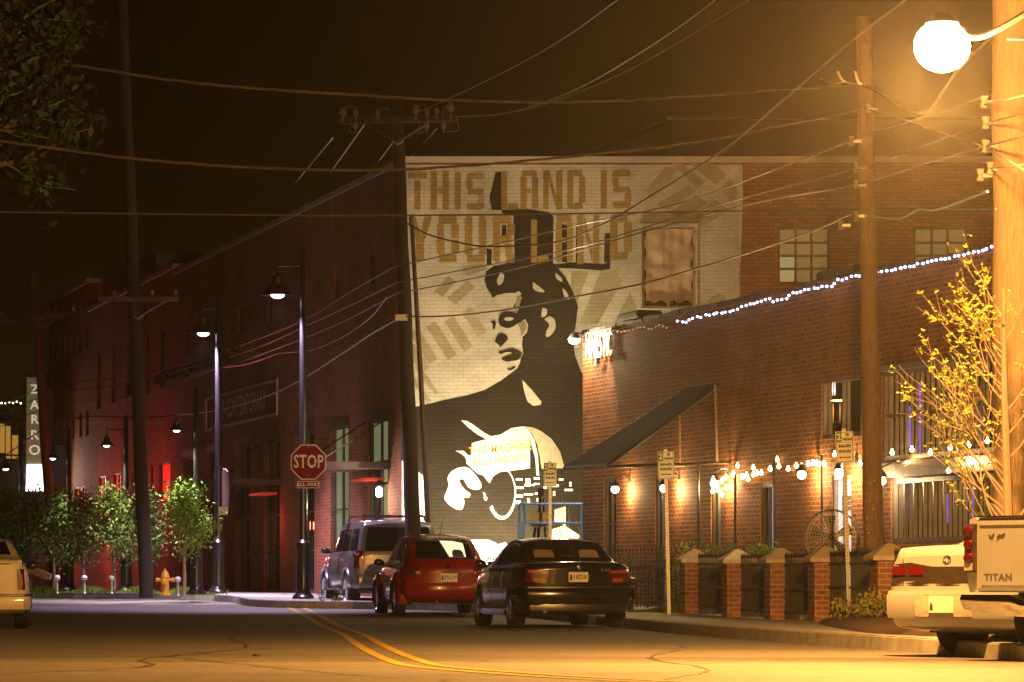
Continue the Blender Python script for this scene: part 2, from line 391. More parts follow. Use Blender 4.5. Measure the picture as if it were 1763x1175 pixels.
for k in range(26):
    x, y = rs.uniform(-4, 4), rs.uniform(29, 60); m = MB(); r_ = rs.uniform(.008, .03)
    m.poly([Vector((x + r_ * cos(a) * rs.uniform(.6, 1.4), y + r_ * 2 * sin(a), .004 + .002 * (k % 2))) for a in (0, 1.2, 2.4, 3.7, 5)]); tag(m.build('road_speck', M_tar), 'small dark speck on the asphalt', kind='structure')

# ------------------------------------------------------------------ walls with openings
def wall_holes(m, O, A, N, u0, u1, v0, v1, rects, depth=.25, off=0, reveal=True):
    us = sorted({u0, u1} | {min(max(r[k], u0), u1) for r in rects for k in (0, 1)})
    vs = sorted({v0, v1} | {min(max(r[k], v0), v1) for r in rects for k in (2, 3)})
    Z = Vector((0, 0, 1)); pt = lambda u, v, d: O + A * u + Z * v + N * d
    for i in range(len(us) - 1):
        for j in range(len(vs) - 1):
            cu, cv = (us[i] + us[i + 1]) / 2, (vs[j] + vs[j + 1]) / 2
            if us[i + 1] - us[i] < 1e-5 or vs[j + 1] - vs[j] < 1e-5: continue
            if any(r[0] < cu < r[1] and r[2] < cv < r[3] for r in rects): continue
            m.quad(pt(us[i], vs[j], off), pt(us[i + 1], vs[j], off), pt(us[i + 1], vs[j + 1], off), pt(us[i], vs[j + 1], off))
    if reveal:
        for a, b, c, d in [r[:4] for r in rects]:
            m.quad(pt(a, c, off), pt(b, c, off), pt(b, c, off - depth), pt(a, c, off - depth))
            m.quad(pt(a, d, off), pt(a, d, off - depth), pt(b, d, off - depth), pt(b, d, off))
            m.quad(pt(a, c, off), pt(a, c, off - depth), pt(a, d, off - depth), pt(a, d, off))
            m.quad(pt(b, c, off), pt(b, d, off), pt(b, d, off - depth), pt(b, c, off - depth))
    return m

def window(parent, O, A, N, r, cols, rows, pane=M_glass, frame=M_frame, fw=.05, depth=.16, name='window', bar=.035, lit=None, label=None):
    a, b, c, d = r[:4]
    m = MB()
    m.fbox(O, A, N, a, b, c, c + fw, -depth, -depth + .07); m.fbox(O, A, N, a, b, d - fw, d, -depth, -depth + .07)
    m.fbox(O, A, N, a, a + fw, c + fw, d - fw, -depth, -depth + .07); m.fbox(O, A, N, b - fw, b, c + fw, d - fw, -depth, -depth + .07)
    for i in range(1, cols): x = lerp(a + fw, b - fw, i / cols); m.fbox(O, A, N, x - bar / 2, x + bar / 2, c + fw, d - fw, -depth + .004, -depth + .060)
    for j in range(1, rows): x = lerp(c + fw, d - fw, j / rows); m.fbox(O, A, N, a + fw, b - fw, x - bar / 2, x + bar / 2, -depth + .007, -depth + .054)
    f = m.build(name, frame, parent, world=True, label=label)
    if lit is None:
        MB().fbox(O, A, N, a + .01, b - .01, c + .01, d - .01, -depth - .03, -depth - .006).build('pane', pane, f, world=True)
    else:
        cw, rh = (b - a) / cols, (d - c) / rows; g = {}
        for i in range(cols):
            for j in range(rows): g.setdefault(lit(i, j), MB()).fbox(O, A, N, a + i * cw + .002, a + (i + 1) * cw - .002, c + j * rh + .002, c + (j + 1) * rh - .002, -depth - .03, -depth - .006)
        for k, mm in g.items(): mm.build('pane', k, f, world=True)
    return f

# ------------------------------------------------------------------ the mural building and the long warehouse row
XC, YC = -2.214, 84.0
AW = Vector((-.239, 1, 0)).normalized(); NW = Vector((-AW.y, AW.x, 0)); OW = Vector((XC, YC, 0)); TW = sqrt(1 + .239 ** 2)
def tw(px): k = (px - CX) / FPX; return (XC - k * YC) / (.239 + k)
def UW(px): return tw(px) * TW
def ZW(px, py): return EYE + (HY - py) / FPX * (YC + tw(px))
OF = Vector((XC, YC, 0)); AF = Vector((1, 0, 0)); NF = Vector((0, -1, 0))
UF = lambda px: PXX(px, YC) - XC
ZF = lambda py: PZ(py, YC)

main = thing('brick_warehouse', 'long dark brick warehouse with the painted guitar player mural on its end wall', 'building', (XC, YC, 0))
TOP = 9.40
front_rects = [(UF(1105), UF(1197), ZF(531), ZF(391)), (UF(1339), UF(1429), ZF(489), ZF(391)), (UF(1573), UF(1664), ZF(489), ZF(391))]
EL = UF(1990)
m = MB(); wall_holes(m, OF, AF, NF, 0, EL, 0, TOP, front_rects, .22)
front = m.build('end_wall', M_brick_b, main, world=True)
uEnd = UW(300)
lr = []
def wr(px0, px1, t, b, ref=None):
    ref = ref or (px0 + px1) / 2; return (UW(px1), UW(px0), ZW(ref, b) if b else .52, ZW(ref, t))
doors = {k: wr(*v) for k, v in dict(near=(633, 668, 723, 0), green=(569, 600, 735, 0), dark1=(508, 541, 745, 0), door2=(454, 482, 757, 0), dark2=(405, 430, 766, 0), dark3=(357, 372, 778, 0), dark4=(315, 334, 787, 0)).items()}
slits = [wr(p - w_, p + w_, t, b) for p, w_, t, b in ((642, 4.6, 438, 491), (579, 4.6, 463, 515), (464, 4.2, 510, 558), (413, 4.2, 530, 575), (322, 3.6, 566, 608))]
m = MB(); wall_holes(m, OW, AW, NW, 0, uEnd, 0, TOP, list(doors.values()) + slits, .30)
side = m.build('street_wall', M_brick_l, main, world=True)
# roof, back
m = MB(); q = OW + AW * uEnd; m.poly([Vector((XC + .3, YC + .3, TOP - .2)), Vector((XC + EL, YC + .3, TOP - .2)), Vector((q.x + EL, q.y, TOP - .2)), Vector((q.x + .3, q.y, TOP - .2))])
m.build('roof', M_darkmetal, main, world=True)
m = MB()
m.fbox(OF, AF, NF, -.02, EL, TOP, TOP + .12, -.35, .05)
for i in range(int(EL / 1.05)): m.fbox(OF, AF, NF, .6 + i * 1.05, .612 + i * 1.05, TOP - .004, TOP + .124, -.354, .054)
m.fbox(OW, AW, NW, 0, uEnd, TOP, TOP + .12, -.35, .048); m.build('coping', M_coping, main, world=True)
# piers and corbelled courses that stand proud between the ground-floor openings
ks = list(doors.values())
for k in slits: MB().fbox(OW, AW, NW, k[0] - .03, k[1] + .03, k[2] - .13, k[2], -.05, .03).build('window_sill', M_rust, main, world=True)
for k in ks: MB().fbox(OW, AW, NW, k[0] - .06, k[1] + .06, k[3] + .003, k[3] + .20, -.05, .025).build('lintel', M_rust, main, world=True)
for k in slits: window(main, OW, AW, NW, k, 1, 2, depth=.18)
for nm, k in doors.items():
    if nm == 'green': window(main, OW, AW, NW, k, 2, 4, depth=.13, lit=lambda i, j: M_glass_g if i == 0 else M_glass_g, frame=M_frame, label='tall window glowing pale green')
    elif nm == 'near': window(main, OW, AW, NW, (k[0], k[1], ZW(650, 798), k[3]), 2, 1, depth=.13, lit=lambda i, j: M_glass_g, label='lit transom window above the entrance canopy')
    else: window(main, OW, AW, NW, k, 2, 4, depth=.13)
k = doors['near']
window(main, OW, AW, NW, (k[0], k[1], .52, ZW(650, 798) - .05), 2, 1, depth=.13, name='door', lit=lambda i, j: M_glass_y if i == 0 else M_glass, fw=.09)
# entrance canopies with tie rods
for (pa, pb, y0, y1, kk, red) in ((633, 668, 797, 812, 'near', 1), (454, 484, 826, 838, 'door2', 1)):
    k = doors[kk]; z = (ZW((pa + pb) / 2, y1) + ZW((pa + pb) / 2, y0)) / 2; m = MB()
    m.fbox(OW, AW, NW, k[0] - .3, k[1] + .3, z - .07, z + .07, .02, 1.6)
    cp = m.build('canopy', M_rust, main, world=True)
    for u_ in (k[0] - .1, k[1] + .1):
        MB().tube([OW + AW * u_ + NW * 1.5 + Vector((0, 0, z + .07)), OW + AW * u_ + NW * .03 + Vector((0, 0, z + 1.0))], .018, 5).build('tie_rod', M_rust, cp, world=True)
    m = MB(); m.fbox(OW, AW, NW, k[0] + .1, k[1] - .3, z - .30, z - .25, .05, .42); m.build('neon_tube', mat('red_neon', (.5, .03, .02), .4, emit=(1, .08, .03), es=.20), cp, world=True)
# wall lantern by the near door
lp = OW + AW * (doors['near'][0] + .05) + NW * .18 + Vector((0, 0, ZW(664, 847)))
m = MB(); m.lathe([(.02, -.12), (.065, -.09), (.07, .06), (.02, .10)], lp, 10); ln_ = m.build('wall_lantern', M_lampw, main, world=True, smooth=True)
m = MB(); m.lathe([(.14, .12), (.13, .16), (.03, .24)], lp, 10); m.fbox(lp, AW, NW, -.03, .03, .16, .2, -.2, 0); m.build('lantern_cap', M_black, ln_, world=True)
light('POINT', 'lantern_light', lp + NW * .3 + Vector((0, 0, -.25)), 60, (1, .92, .7), .08)
light('POINT', 'canopy_glow', OW + AW * doors['door2'][0] + NW * .5 + Vector((0, 0, 2.1)), 14, (1, .12, .06), .1)
light('POINT', 'canopy_glow', OW + AW * (doors['near'][0] + .2) + NW * .5 + Vector((0, 0, 2.25)), 6, (1, .15, .08), .1)
# painted wall sign
m = MB(); sx0, sx1 = UW(480), UW(357); z0, z1 = ZW(480, 715), ZW(480, 652)
m.fbox(OW, AW, NW, sx0, sx1, z0, z1, 0, .02); sg = m.build('wall_sign', mat('faded_red_paint', (.12, .018, .016), .8, scale=2), main, world=True)
m = MB(); 
for a_, b_, c_, d_ in ((sx0, sx1, z0, z0 + .06), (sx0, sx1, z1 - .06, z1), (sx0, sx0 + .06, z0 + .06, z1 - .06), (sx1 - .06, sx1, z0 + .06, z1 - .06)): m.fbox(OW, AW, NW, a_, b_, c_, d_, .02, .06)
m.build('sign_border', M_coping, sg, world=True)
m = MB(); text_mb(m, '108 CONTEMPORARY', OW + AW * ((sx0 + sx1) / 2 - .1) + NW * .026 + Vector((0, 0, (z0 + z1) / 2)), -AW, (0, 0, 1), .50, .01, sx=1.05)
m.build('sign_lettering', mat('sign_letter', (.50, .42, .36), .6), sg, world=True)
# row of small spotlights above the sign
for i in range(9):
    u_ = lerp(sx0 + 1.2, sx1 + 1.5, i / 8); p = OW + AW * u_ + Vector((0, 0, z1 + .62)); m = MB()
    m.tube([p, p + NW * .9 + Vector((0, 0, .18)), p + NW * 1.1], .02, 5); m.lathe([(.03, .1), (.10, -.08), (.11, -.14)], p + NW * 1.12, 8, Matrix.Rotation(.6, 3, 'X'))
    m.build('sign_spotlight', M_darkmetal, main, world=True)

# windows of the end wall
m = MB(); r = front_rects[0]; m.fbox(OF, AF, NF, r[0] - .06, r[1] + .06, r[3] + .002, r[3] + .07, -.05, .07); m.fbox(OF, AF, NF, r[0] - .05, r[1] + .05, r[2] - .1, r[2], -.05, .06)
m.fbox(OF, AF, NF, r[1], r[1] + .05, r[2], r[3], -.05, .03); m.build('window_surround', M_white, main, world=True)
f = window(main, OF, AF, NF, r, 2, 2, depth=.18, frame=M_white, bar=.05, label='sash window hung with wrinkled pale cloth')
m = MB(); n_ = 26; mm_ = 30
for j in range(mm_ + 1):
    for i in range(n_ + 1):
        u_ = lerp(r[0] + .07, r[1] - .06, i / n_); v_ = lerp(r[2] + .14, r[3] - .04, j / mm_)
        d = .008 * sin(i * 1.1 + .35 * sin(j * .4)) * (1 + .5 * sin(j * .3)) + .012 * sin(i * .45 + j * .22) + .006 * sin(j * .9 + i * .3) + .016 * (abs(i - 9.5) < 1) + .014 * (abs(j - 13.5) < 1)
        if i == 0 or i == n_: u_ += .02 * sin(j * .7)
        if j == 0: v_ += .03 * sin(i * .9)
        m.v.append(OF + AF * u_ + Vector((0, 0, v_)) + NF * (-.075 + d * .8))
m.f = [[j * (n_ + 1) + i, j * (n_ + 1) + i + 1, (j + 1) * (n_ + 1) + i + 1, (j + 1) * (n_ + 1) + i] for j in range(mm_) for i in range(n_)]
m.build('cloth', mat('pale_cloth', (.36, .25, .15), .9, scale=2, var=.35), f, world=True, smooth=True, angle=0)
window(main, OF, AF, NF, front_rects[1], 3, 4, depth=.16, lit=lambda i, j: M_glass_y if (i == 0 and j < 2) else M_glass_d, fw=.05, bar=.05, label='steel window with two brightly lit panes')
window(main, OF, AF, NF, front_rects[2], 3, 4, depth=.16, lit=lambda i, j: M_glass_d, fw=.05, bar=.05)
# penthouse on the roof behind
ph = thing('rooftop_penthouse', 'dark plain box storey set back on the warehouse roof', 'building', (PXX(1155, 94), 94, TOP - .2))
m = MB(); a0 = Vector((PXX(1155, 94), 94, TOP - .2)); b0 = a0 + Vector((20, 0, 0)); c0 = a0 + Vector((-.239 * 8.1, 8.1, 0)); d0 = b0 + Vector((-.239 * 8.1, 8.1, 0)); up = Vector((0, 0, PZ(207, 94) - TOP + .2))
m.add([a0, b0, d0, c0, a0 + up, b0 + up, d0 + up, c0 + up], [[0, 1, 5, 4], [1, 2, 6, 5], [2, 3, 7, 6], [3, 0, 4, 7], [4, 5, 6, 7]])
m.build('wall', mat('penthouse_cladding', (.030, .018, .012), .8, scale=1), ph, world=True)
m = MB(); z_ = up.z; o_ = Vector((0, 0, z_)); q = Vector((0, 0, .07))
m.add([a0 + o_ + Vector((-.08, -.08, .002)), b0 + o_ + Vector((.1, -.08, .002)), d0 + o_ + Vector((.1, .1, .002)), c0 + o_ + Vector((-.08, .1, .002)), a0 + o_ + q + Vector((-.08, -.08, 0)), b0 + o_ + q + Vector((.1, -.08, 0)), d0 + o_ + q + Vector((.1, .1, 0)), c0 + o_ + q + Vector((-.08, .1, 0))], [[0, 1, 5, 4], [1, 2, 6, 5], [2, 3, 7, 6], [3, 0, 4, 7], [4, 5, 6, 7], [3, 2, 1, 0]])
m.build('roof_edge', M_darkmetal, ph, world=True)
window(ph, Vector((a0.x, 94, 0)), AF, NF, (.3, 1.1, TOP + .1, TOP + .6), 1, 1, depth=-.02)

# ------------------------------------------------------------------ the mural (paint on the end wall)
LAY = [0]
def F3(px, py, off): return Vector((PXX(px, YC), YC - off, PZ(py, YC)))
m = MB(); wall_holes(m, OF, AF, NF, .004, UF(1272), .0, ZF(284), [front_rects[0]], off=.004, reveal=False)
xe = UF(1272)
pts = []
for i in range(14):
    yy = lerp(284, 700, i / 13); pts.append((1272 + 7 - 10 * i / 13 + random.uniform(-1.5, 1.5), yy))
m.poly([F3(1271.9, 284, .004)] + [F3(x, y, .004) for x, y in pts] + [F3(1271.9, 700, .004)])
field = m.build('mural', M_white, front, world=True)
def paint(name, mat_, polys, base, sub=True, rag=.0):
    mm = MB()
    for k, pl in enumerate(polys):
        if rag:
            q = []
            for (x0, y0), (x1, y1) in zip(pl, pl[1:] + pl[:1]):
                n = max(1, int(math.hypot(x1 - x0, y1 - y0) / 5))
                for i in range(n): t = i / n; q.append((lerp(x0, x1, t) + random.uniform(-rag, rag), lerp(y0, y1, t) + random.uniform(-rag, rag)))
            pl = q
        mm.poly([F3(x, y, base + k * .00005) for x, y in pl])
    return mm
def sm(pl, n=5):
    c = catmull([(x, y, 0) for x, y in pl + pl[:1]], n)[:-1]; return [(p.x, p.y) for p in c]
stripes = []
_A6 = lambda *p: [(680 + x / 2.797, 540 + y / 2.797) for x, y in p]
_A5 = lambda *p: [(680 + x / 2.843, 260 + y / 2.843) for x, y in p]
for x, y, l in ((48, 170, .8), (66, 95, 1.0), (150, 62, 1.1), (238, 38, 1.0), (322, -4, .8)): stripes.append(_A6((x, y), (x + 44, y - 26), (x + 44 + 95 * l, y - 26 + 148 * l), (x + 95 * l, y + 148 * l)))
for x, y in ((96, 262), (60, 300)): stripes.append(_A6((x, y), (x + 20, y - 12), (x + 116, y + 120), (x + 96, y + 132)))
for q in (((190, 690), (262, 612), (300, 640), (232, 716)), ((252, 724), (356, 634), (392, 668), (300, 752)), ((330, 566), (440, 552), (452, 580), (352, 612)),
          ((868, 588), (950, 590), (884, 770), (850, 716)), ((1006, 592), (1078, 586), (1112, 640), (990, 850), (902, 850)), ((1150, 690), (1192, 782), (1112, 850), (1068, 850)),
          ((1230, 190), (1326, 76), (1386, 82), (1340, 160), (1250, 250)), ((1352, 62), (1400, 60), (1520, 150), (1482, 190)), ((1440, 62), (1560, 62), (1622, 120), (1572, 168)), ((1280, 262), (1440, 168), (1470, 202), (1330, 292)),
          ((1342, 304), (1480, 216), (1530, 258), (1410, 332)), ((1402, 352), (1562, 242), (1640, 290), (1500, 370)), ((1642, 132), (1680, 200), (1652, 250), (1592, 190)), ((1510, 750), (1580, 694), (1620, 712), (1600, 752))): stripes.append(_A5(*q))
PARTS = field
for si, st_ in enumerate(stripes): paint('x', M_tan, [st_], .006 + si * .00005, rag=.6).build('mural_stripe', M_tan, field, world=True)
GL = {'T': [(0, .82, 1, 1), (.33, 0, .67, .78)], 'H': [(0, 0, .35, 1), (.65, 0, 1, 1), (.37, .42, .63, .56)], 'I': [(0, 0, 1, 1)],
      'S': [(0, .84, 1, 1), (0, .58, .34, .81), (.06, .42, .94, .55), (.66, .19, 1, .39), (0, 0, 1, .16)], 'L': [(0, 0, .35, 1), (.37, 0, 1, .15)],
      'A': [(0, 0, .36, .84), (.64, 0, 1, .84), (.08, .86, .92, 1), (.38, .42, .62, .54)], 'D': [(0, 0, .34, 1), (.35, .85, .84, 1), (.35, 0, .84, .15), (.66, .17, 1, .83)],
      'O': [(0, .18, .34, .48), (0, .52, .34, .82), (.66, .18, 1, .48), (.66, .52, 1, .82), (.1, .84, .9, 1), (.1, 0, .9, .16)],
      'U': [(0, .18, .34, 1), (.66, .18, 1, 1), (.1, 0, .9, .16)], 'R': [(0, 0, .34, 1), (.35, .84, .86, 1), (.66, .60, 1, .82), (.35, .44, .86, .58)],
      'N': [(0, 0, .3, 1), (.7, 0, 1, 1)], 'Y': [(.34, 0, .66, .40)]}
GP = {'N': [[(.31, 1), (.31, .68), (.69, 0), (.69, .32)]], 'R': [[(.5, .40), (.86, .40), (1, 0), (.66, 0)]], 'Y': [[(0, 1), (.32, 1), (.5, .62), (.5, .42), (.34, .42)], [(1, 1), (.68, 1), (.52, .62), (.52, .42), (.66, .42)]]}
lets = []
for ch, a_, b_, t_, bt in [('T', 703, 735, 297, 362), ('H', 742, 773, 296, 362), ('I', 783, 794, 298, 362), ('S', 803, 834, 299, 362), ('L', 863, 893, 296, 361), ('A', 896, 926, 295, 361), ('N', 935, 968, 295, 361), ('D', 976, 1007, 294, 361), ('I', 1034, 1045, 295, 360), ('S', 1054, 1086, 294, 359),
                           ('Y', 703, 744, 374, 450), ('O', 752, 790, 373, 452), ('U', 800, 838, 373, 453), ('R', 848, 886, 372, 453), ('L', 914, 945, 378, 452), ('A', 956, 986, 372, 452), ('N', 994, 1032, 372, 455), ('D', 1050, 1087, 371, 448)]:
    for r_ in GL[ch]:
        j = lambda: random.uniform(-.7, .7)
        X = lambda u: lerp(a_, b_, u); Y_ = lambda v: lerp(bt, t_, v)
        x0, x1, y0, y1 = X(r_[0]) + j(), X(r_[2]) + j(), Y_(r_[1]) + j(), Y_(r_[3]) + j(); c = min(abs(x1 - x0), abs(y1 - y0)) * .22
        co = lambda ux, uy: c * (1.6 if (ux in (0, 1) and uy in (0, 1)) and ch in 'SDOURA' else .5)
        a1, a2, a3, a4 = co(r_[0], r_[1]), co(r_[2], r_[1]), co(r_[2], r_[3]), co(r_[0], r_[3])
        lets.append([(x0 + a1, y0), (x1 - a2, y0), (x1, y0 - a2), (x1, y1 + a3), (x1 - a3, y1), (x0 + a4, y1), (x0, y1 + a4), (x0, y0 - a1)])
    for pl in GP.get(ch, []): lets.append([(lerp(a_, b_, u), lerp(bt, t_, v)) for u, v in pl])
paint('x', M_ochre, lets, .0105, rag=.35).build('mural_lettering', M_ochre, field, world=True)
A5 = lambda *p: [(680 + x / 2.843, 260 + y / 2.843) for x, y in p]
A6 = lambda *p: [(680 + x / 2.797, 540 + y / 2.797) for x, y in p]
dark = [
    [(690, 708), (730, 698), (770, 688), (805, 681), (835, 672), (862, 656), (878, 644), (884, 640)] + A6((590, 262), (602, 238), (606, 215), (618, 195), (612, 150), (616, 112), (636, 92), (642, 58), (628, 30), (585, 2)) + [(888, 538), (884, 528), (891, 515), (898, 506), (893, 501)] + A5((590, 695), (540, 697), (500, 706), (478, 722)) + [(846, 508), (838, 496), (834, 482), (837, 468), (850, 458), (868, 455), (884, 446), (906, 440), (930, 446), (956, 456), (974, 478), (986, 502), (995, 528), (992, 556), (986, 586), (990, 612), (1000, 640), (1030, 662), (1060, 700), (1090, 800), (1100, 1062), (735, 1062), (735, 905), (733, 822), (712, 806), (690, 792)],
    [(853, 297), (864, 296), (864, 362), (846, 362), (843, 340), (848, 318)],
    [(862, 362), (905, 360), (946, 366), (953, 374), (952, 452), (960, 462), (940, 470), (900, 452), (886, 456), (884, 372), (866, 368)],
    [(838, 428), (847, 430), (846, 458), (838, 456)], [(966, 386), (977, 388), (977, 452), (968, 452)], [(992, 388), (1002, 390), (1001, 455), (991, 455)], [(1041, 402), (1050, 402), (1050, 452), (1040, 452)],
    [(950, 456), (985, 452), (1040, 455), (1051, 448), (1050, 464), (1036, 466), (990, 463), (958, 462)],
    [(864, 388), (872, 388), (872, 412), (864, 412)]]
paint('x', M_dark, dark, .0085, rag=.25).build('painted_figure', M_dark, field, world=True)
shade = [sm(A5((598, 708), (622, 716), (612, 745), (600, 790), (585, 800), (590, 760)), 3), sm(A6((590, 45), (622, 38), (632, 66), (620, 95), (606, 110), (604, 80)), 3), sm(A6((560, 175), (585, 175), (600, 190), (580, 192), (558, 186)), 3)]
paint('x', M_mid, shade, .0130).build('painted_shade', M_mid, field, world=True)
face = [
        sm([(937, 550), (946, 545), (955, 551), (956, 566), (948, 578), (940, 580), (941, 570), (946, 560)], 3),
        sm([(862, 470), (868, 474), (866, 486), (858, 492), (856, 482)], 3), sm([(918, 486), (926, 492), (938, 502), (928, 503), (918, 497)], 3),
        sm([(934, 530), (942, 534), (940, 544), (932, 546)], 3), sm([(968, 496), (976, 504), (980, 516), (972, 512)], 3), sm([(956, 470), (966, 478), (968, 486), (958, 480)], 3),
        [(899, 654), (914, 670), (932, 692), (931, 697), (918, 699), (908, 692), (902, 672)]]
for k_, f_ in enumerate(face): paint('x', M_white, [f_], .0165, rag=.2).build('painted_face', M_white, field, world=True)
feat = [sm(A6((498, 36), (502, 12), (520, -6), (560, -8), (600, 6), (628, 22), (600, 44), (570, 62), (545, 72), (520, 66), (505, 58)), 3), sm(A6((458, 40), (482, 36), (486, 54), (478, 78), (470, 70), (470, 50)), 2),
        sm(A6((480, 138), (494, 104), (514, 96), (538, 108), (542, 128), (520, 150), (508, 164), (498, 150)), 3),
        sm(A6((495, 186), (530, 176), (565, 168), (600, 182), (612, 196), (596, 222), (560, 230), (535, 232), (512, 218), (540, 204), (566, 192), (540, 186), (510, 196)), 3),
        sm(A6((538, 264), (552, 276), (580, 262), (574, 254), (556, 264)), 2)]
paint('x', M_dark, feat, .0165).build('painted_feature', M_dark, field, world=True)
bright = [[(692, 793), (711, 806), (711, 965), (692, 965)], [(721, 815), (732, 821), (737, 905), (737, 965), (722, 965)],
          A6((318, 515), (348, 518), (380, 538), (425, 572), (462, 592), (510, 583), (560, 552), (620, 544), (650, 572), (672, 612), (688, 680), (694, 780), (682, 780), (676, 700), (662, 650), (651, 608), (370, 624), (440, 606), (396, 582), (350, 546)),
          A6((370, 626), (651, 610), (650, 746), (560, 758), (505, 764), (475, 782), (456, 818), (440, 800), (425, 780), (398, 772), (372, 748), (345, 722), (341, 696), (318, 674), (290, 662), (330, 662), (352, 682), (372, 684)),
          sm(A6((300, 745), (345, 740), (380, 768), (408, 806), (416, 838), (388, 850), (352, 835), (332, 802), (312, 800), (316, 822), (338, 850), (362, 868), (354, 888), (330, 884), (334, 908), (322, 944), (285, 938), (246, 905), (240, 878), (258, 832), (254, 790), (274, 760)), 3),
          sm(A6((424, 862), (434, 866), (436, 878), (426, 874)), 2), sm(A6((428, 882), (444, 886), (440, 902), (430, 896)), 2),
          [(806, 930), (842, 930), (858, 938), (870, 934), (878, 946), (862, 1050), (790, 1050)]]
import math as _m
ring, inner = [], []
for k in range(37):
    a_ = -1.75 + 4.35 * k / 36; th_ = 4 + 10 * max(0, sin(a_ * .8)); ring.append((515 + 68 * cos(a_), 868 + 125 * sin(a_))); inner.append((515 + (66 - th_) * cos(a_), 868 + (123 - th_) * sin(a_)))
ring, inner = A6(*ring), A6(*inner)
bright.append(ring + inner[::-1])
for (x, y, a_, b_) in ((888, 824, 12, 4), (888, 838, 14, 4), (888, 852, 12, 5), (888, 862, 8, 6), (905, 824, 8, 14), (903, 834, 18, 3), (902, 850, 16, 3), (908, 858, 4, 10), (919, 822, 10, 4), (919, 832, 10, 3), (921, 848, 8, 4), (924, 858, 4, 6), (936, 838, 6, 4), (950, 834, 12, 5), (962, 824, 8, 4), (952, 846, 4, 8), (980, 830, 4, 8), (972, 842, 14, 4)):
    bright.append([(x, y), (x + a_, y), (x + a_, y + b_), (x, y + b_)])
paint('x', M_white, [sm(A6((524, 26), (542, 18), (572, 22), (562, 33), (536, 35)), 3)], .0195).build('painted_eye', M_white, field, world=True)
paint('x', M_white2, bright, .0185).build('painted_highlight', M_white2, field, world=True)
gt = [A6((622, 544), (660, 548), (700, 564), (755, 605), (795, 665), (818, 745), (706, 748), (698, 690), (684, 630), (660, 580))]
paint('x', M_mid, gt, .0170).build('painted_guitar', mat('paint_guitar', (.30, .25, .16), .8), field, world=True)
m = MB(); text_mb(m, 'THIS MACHINE', F3(861, 773, .0200), (1, 0, .10), (0, 0, 1), .17, .002, sx=.80); text_mb(m, 'KILLS FASCISTS', F3(861, 793, .0200), (1, 0, .08), (0, 0, 1), .16, .002, sx=.74)
m.build('guitar_lettering', mat('paint_mustard', (.60, .30, .03), .8), field, world=True)
# two floodlights on the ground throw their light up the mural
for i, (px, nm) in enumerate(((728, 'floodlight lying in front of the mural at its left corner'), (822, 'floodlight lying in front of the painted hand'), (955, 'floodlight lying in front of the mural by the blue lift'))):
    x = PXX(px, 81.6); t = thing('floodlight', nm, 'floodlight', (x, 81.6, G(0, 81) + .15), group=None)
    m = MB(); m.box((0, 0, .18), (.42, .10, .26), M=Matrix.Rotation(-.7, 3, 'X')); m.build('housing', M_darkmetal, t, bevel=.01)
    m = MB(); m.tube([(-.24, 0, 0), (-.24, 0, .2)], .012, 5); m.tube([(.24, 0, 0), (.24, 0, .2)], .012, 5); m.tube([(-.24, 0, .008), (.24, 0, .008)], .012, 5); m.build('bracket', M_darkmetal, t)
    light('SPOT', 'flood_beam', (x, 81.9, G(0, 81) + .62), (1900, 2500, 700)[i], (1, .83, .50), .10, aim=(x + (.2, .3, -.2)[i], 84, 2.4), spot=140, blend=1)

# ------------------------------------------------------------------ the rest of the row
def row_building(name, label, px_near, px_far, top, rects, wins, mat_=M_brick_l, redlit=()):
    u0, u1 = UW(px_near), UW(px_far); o = OW + AW * u0
    t = thing(name, label, 'building', (o.x, o.y, 0))
    m = MB(); wall_holes(m, OW, AW, NW, u0 + .01, u1, 0, top, rects, .3); 
    back = Vector((14, 0, 0)); a = OW + AW * (u0 + .01); b = OW + AW * u1; Z = Vector((0, 0, top))
    m.quad(a, a + back, a + back + Z, a + Z); m.quad(b, b + Z, b + back + Z, b + back)
    m.build('wall', mat_, t, world=True)
    m = MB(); m.quad(a + Vector((0, 0, top - .1)), a + back + Vector((0, 0, top - .1)), b + back + Vector((0, 0, top - .1)), b + Vector((0, 0, top - .1))); m.build('roof', M_darkmetal, t, world=True)
    m = MB(); m.fbox(OW, AW, NW, u0 + .01, u1 + .03, top, top + .14, -.4, .05); m.fbox(OW + AW * (u1), back.normalized(), Vector((0, 1, 0)), -.03, 14, top, top + .14, -.4, .05) if False else None
    m.build('coping', M_coping, t, world=True)
    for i, (r, c_, rr, pane) in enumerate(wins): window(t, OW, AW, NW, r, c_, rr, pane=pane, depth=.10)
    return t
rB = [wr(276, 283, 566, 668), wr(251, 257, 574, 680)]; 
gB = [wr(274, 293, 797, 862), wr(259, 266, 800, 862), wr(300, 311, 800, 0)]
row_building('brick_shop', 'brick shop with two tall slit windows next beyond the warehouse', 300, 247, TOP + .18, rB + gB, [(r, 1, 3, M_glass) for r in rB] + [(gB[0], 1, 2, M_glass_r), (gB[1], 1, 2, M_glass_r), (gB[2], 1, 3, M_glass)])
rC = [wr(217, 226, 585, 684), wr(192, 198, 595, 695), wr(166, 173, 607, 706)]; gC = [wr(226, 233, 812, 862), wr(195, 208, 815, 866), wr(170, 182, 820, 870)]
row_building('brick_shop', 'low dark red brick shop under the black rooftop box', 247, 153, 9.55, rC + gC, [(r, 1, 3, M_glass) for r in rC] + [(r, 2, 3, M_glass_r) for r in gC], M_brick_l)
rD = [wr(x - 3.0, x + 3.0, 560 + (149 - x) * .42, 605 + (149 - x) * .42) for x in (149, 137, 126, 115, 104, 94)]
rD2 = [wr(x - 2.8, x + 2.8, 706 + (150 - x) * .24, 752 + (150 - x) * .2) for x in (150, 139, 126, 114, 102)]
gD = [wr(128, 146, 838, 880)]
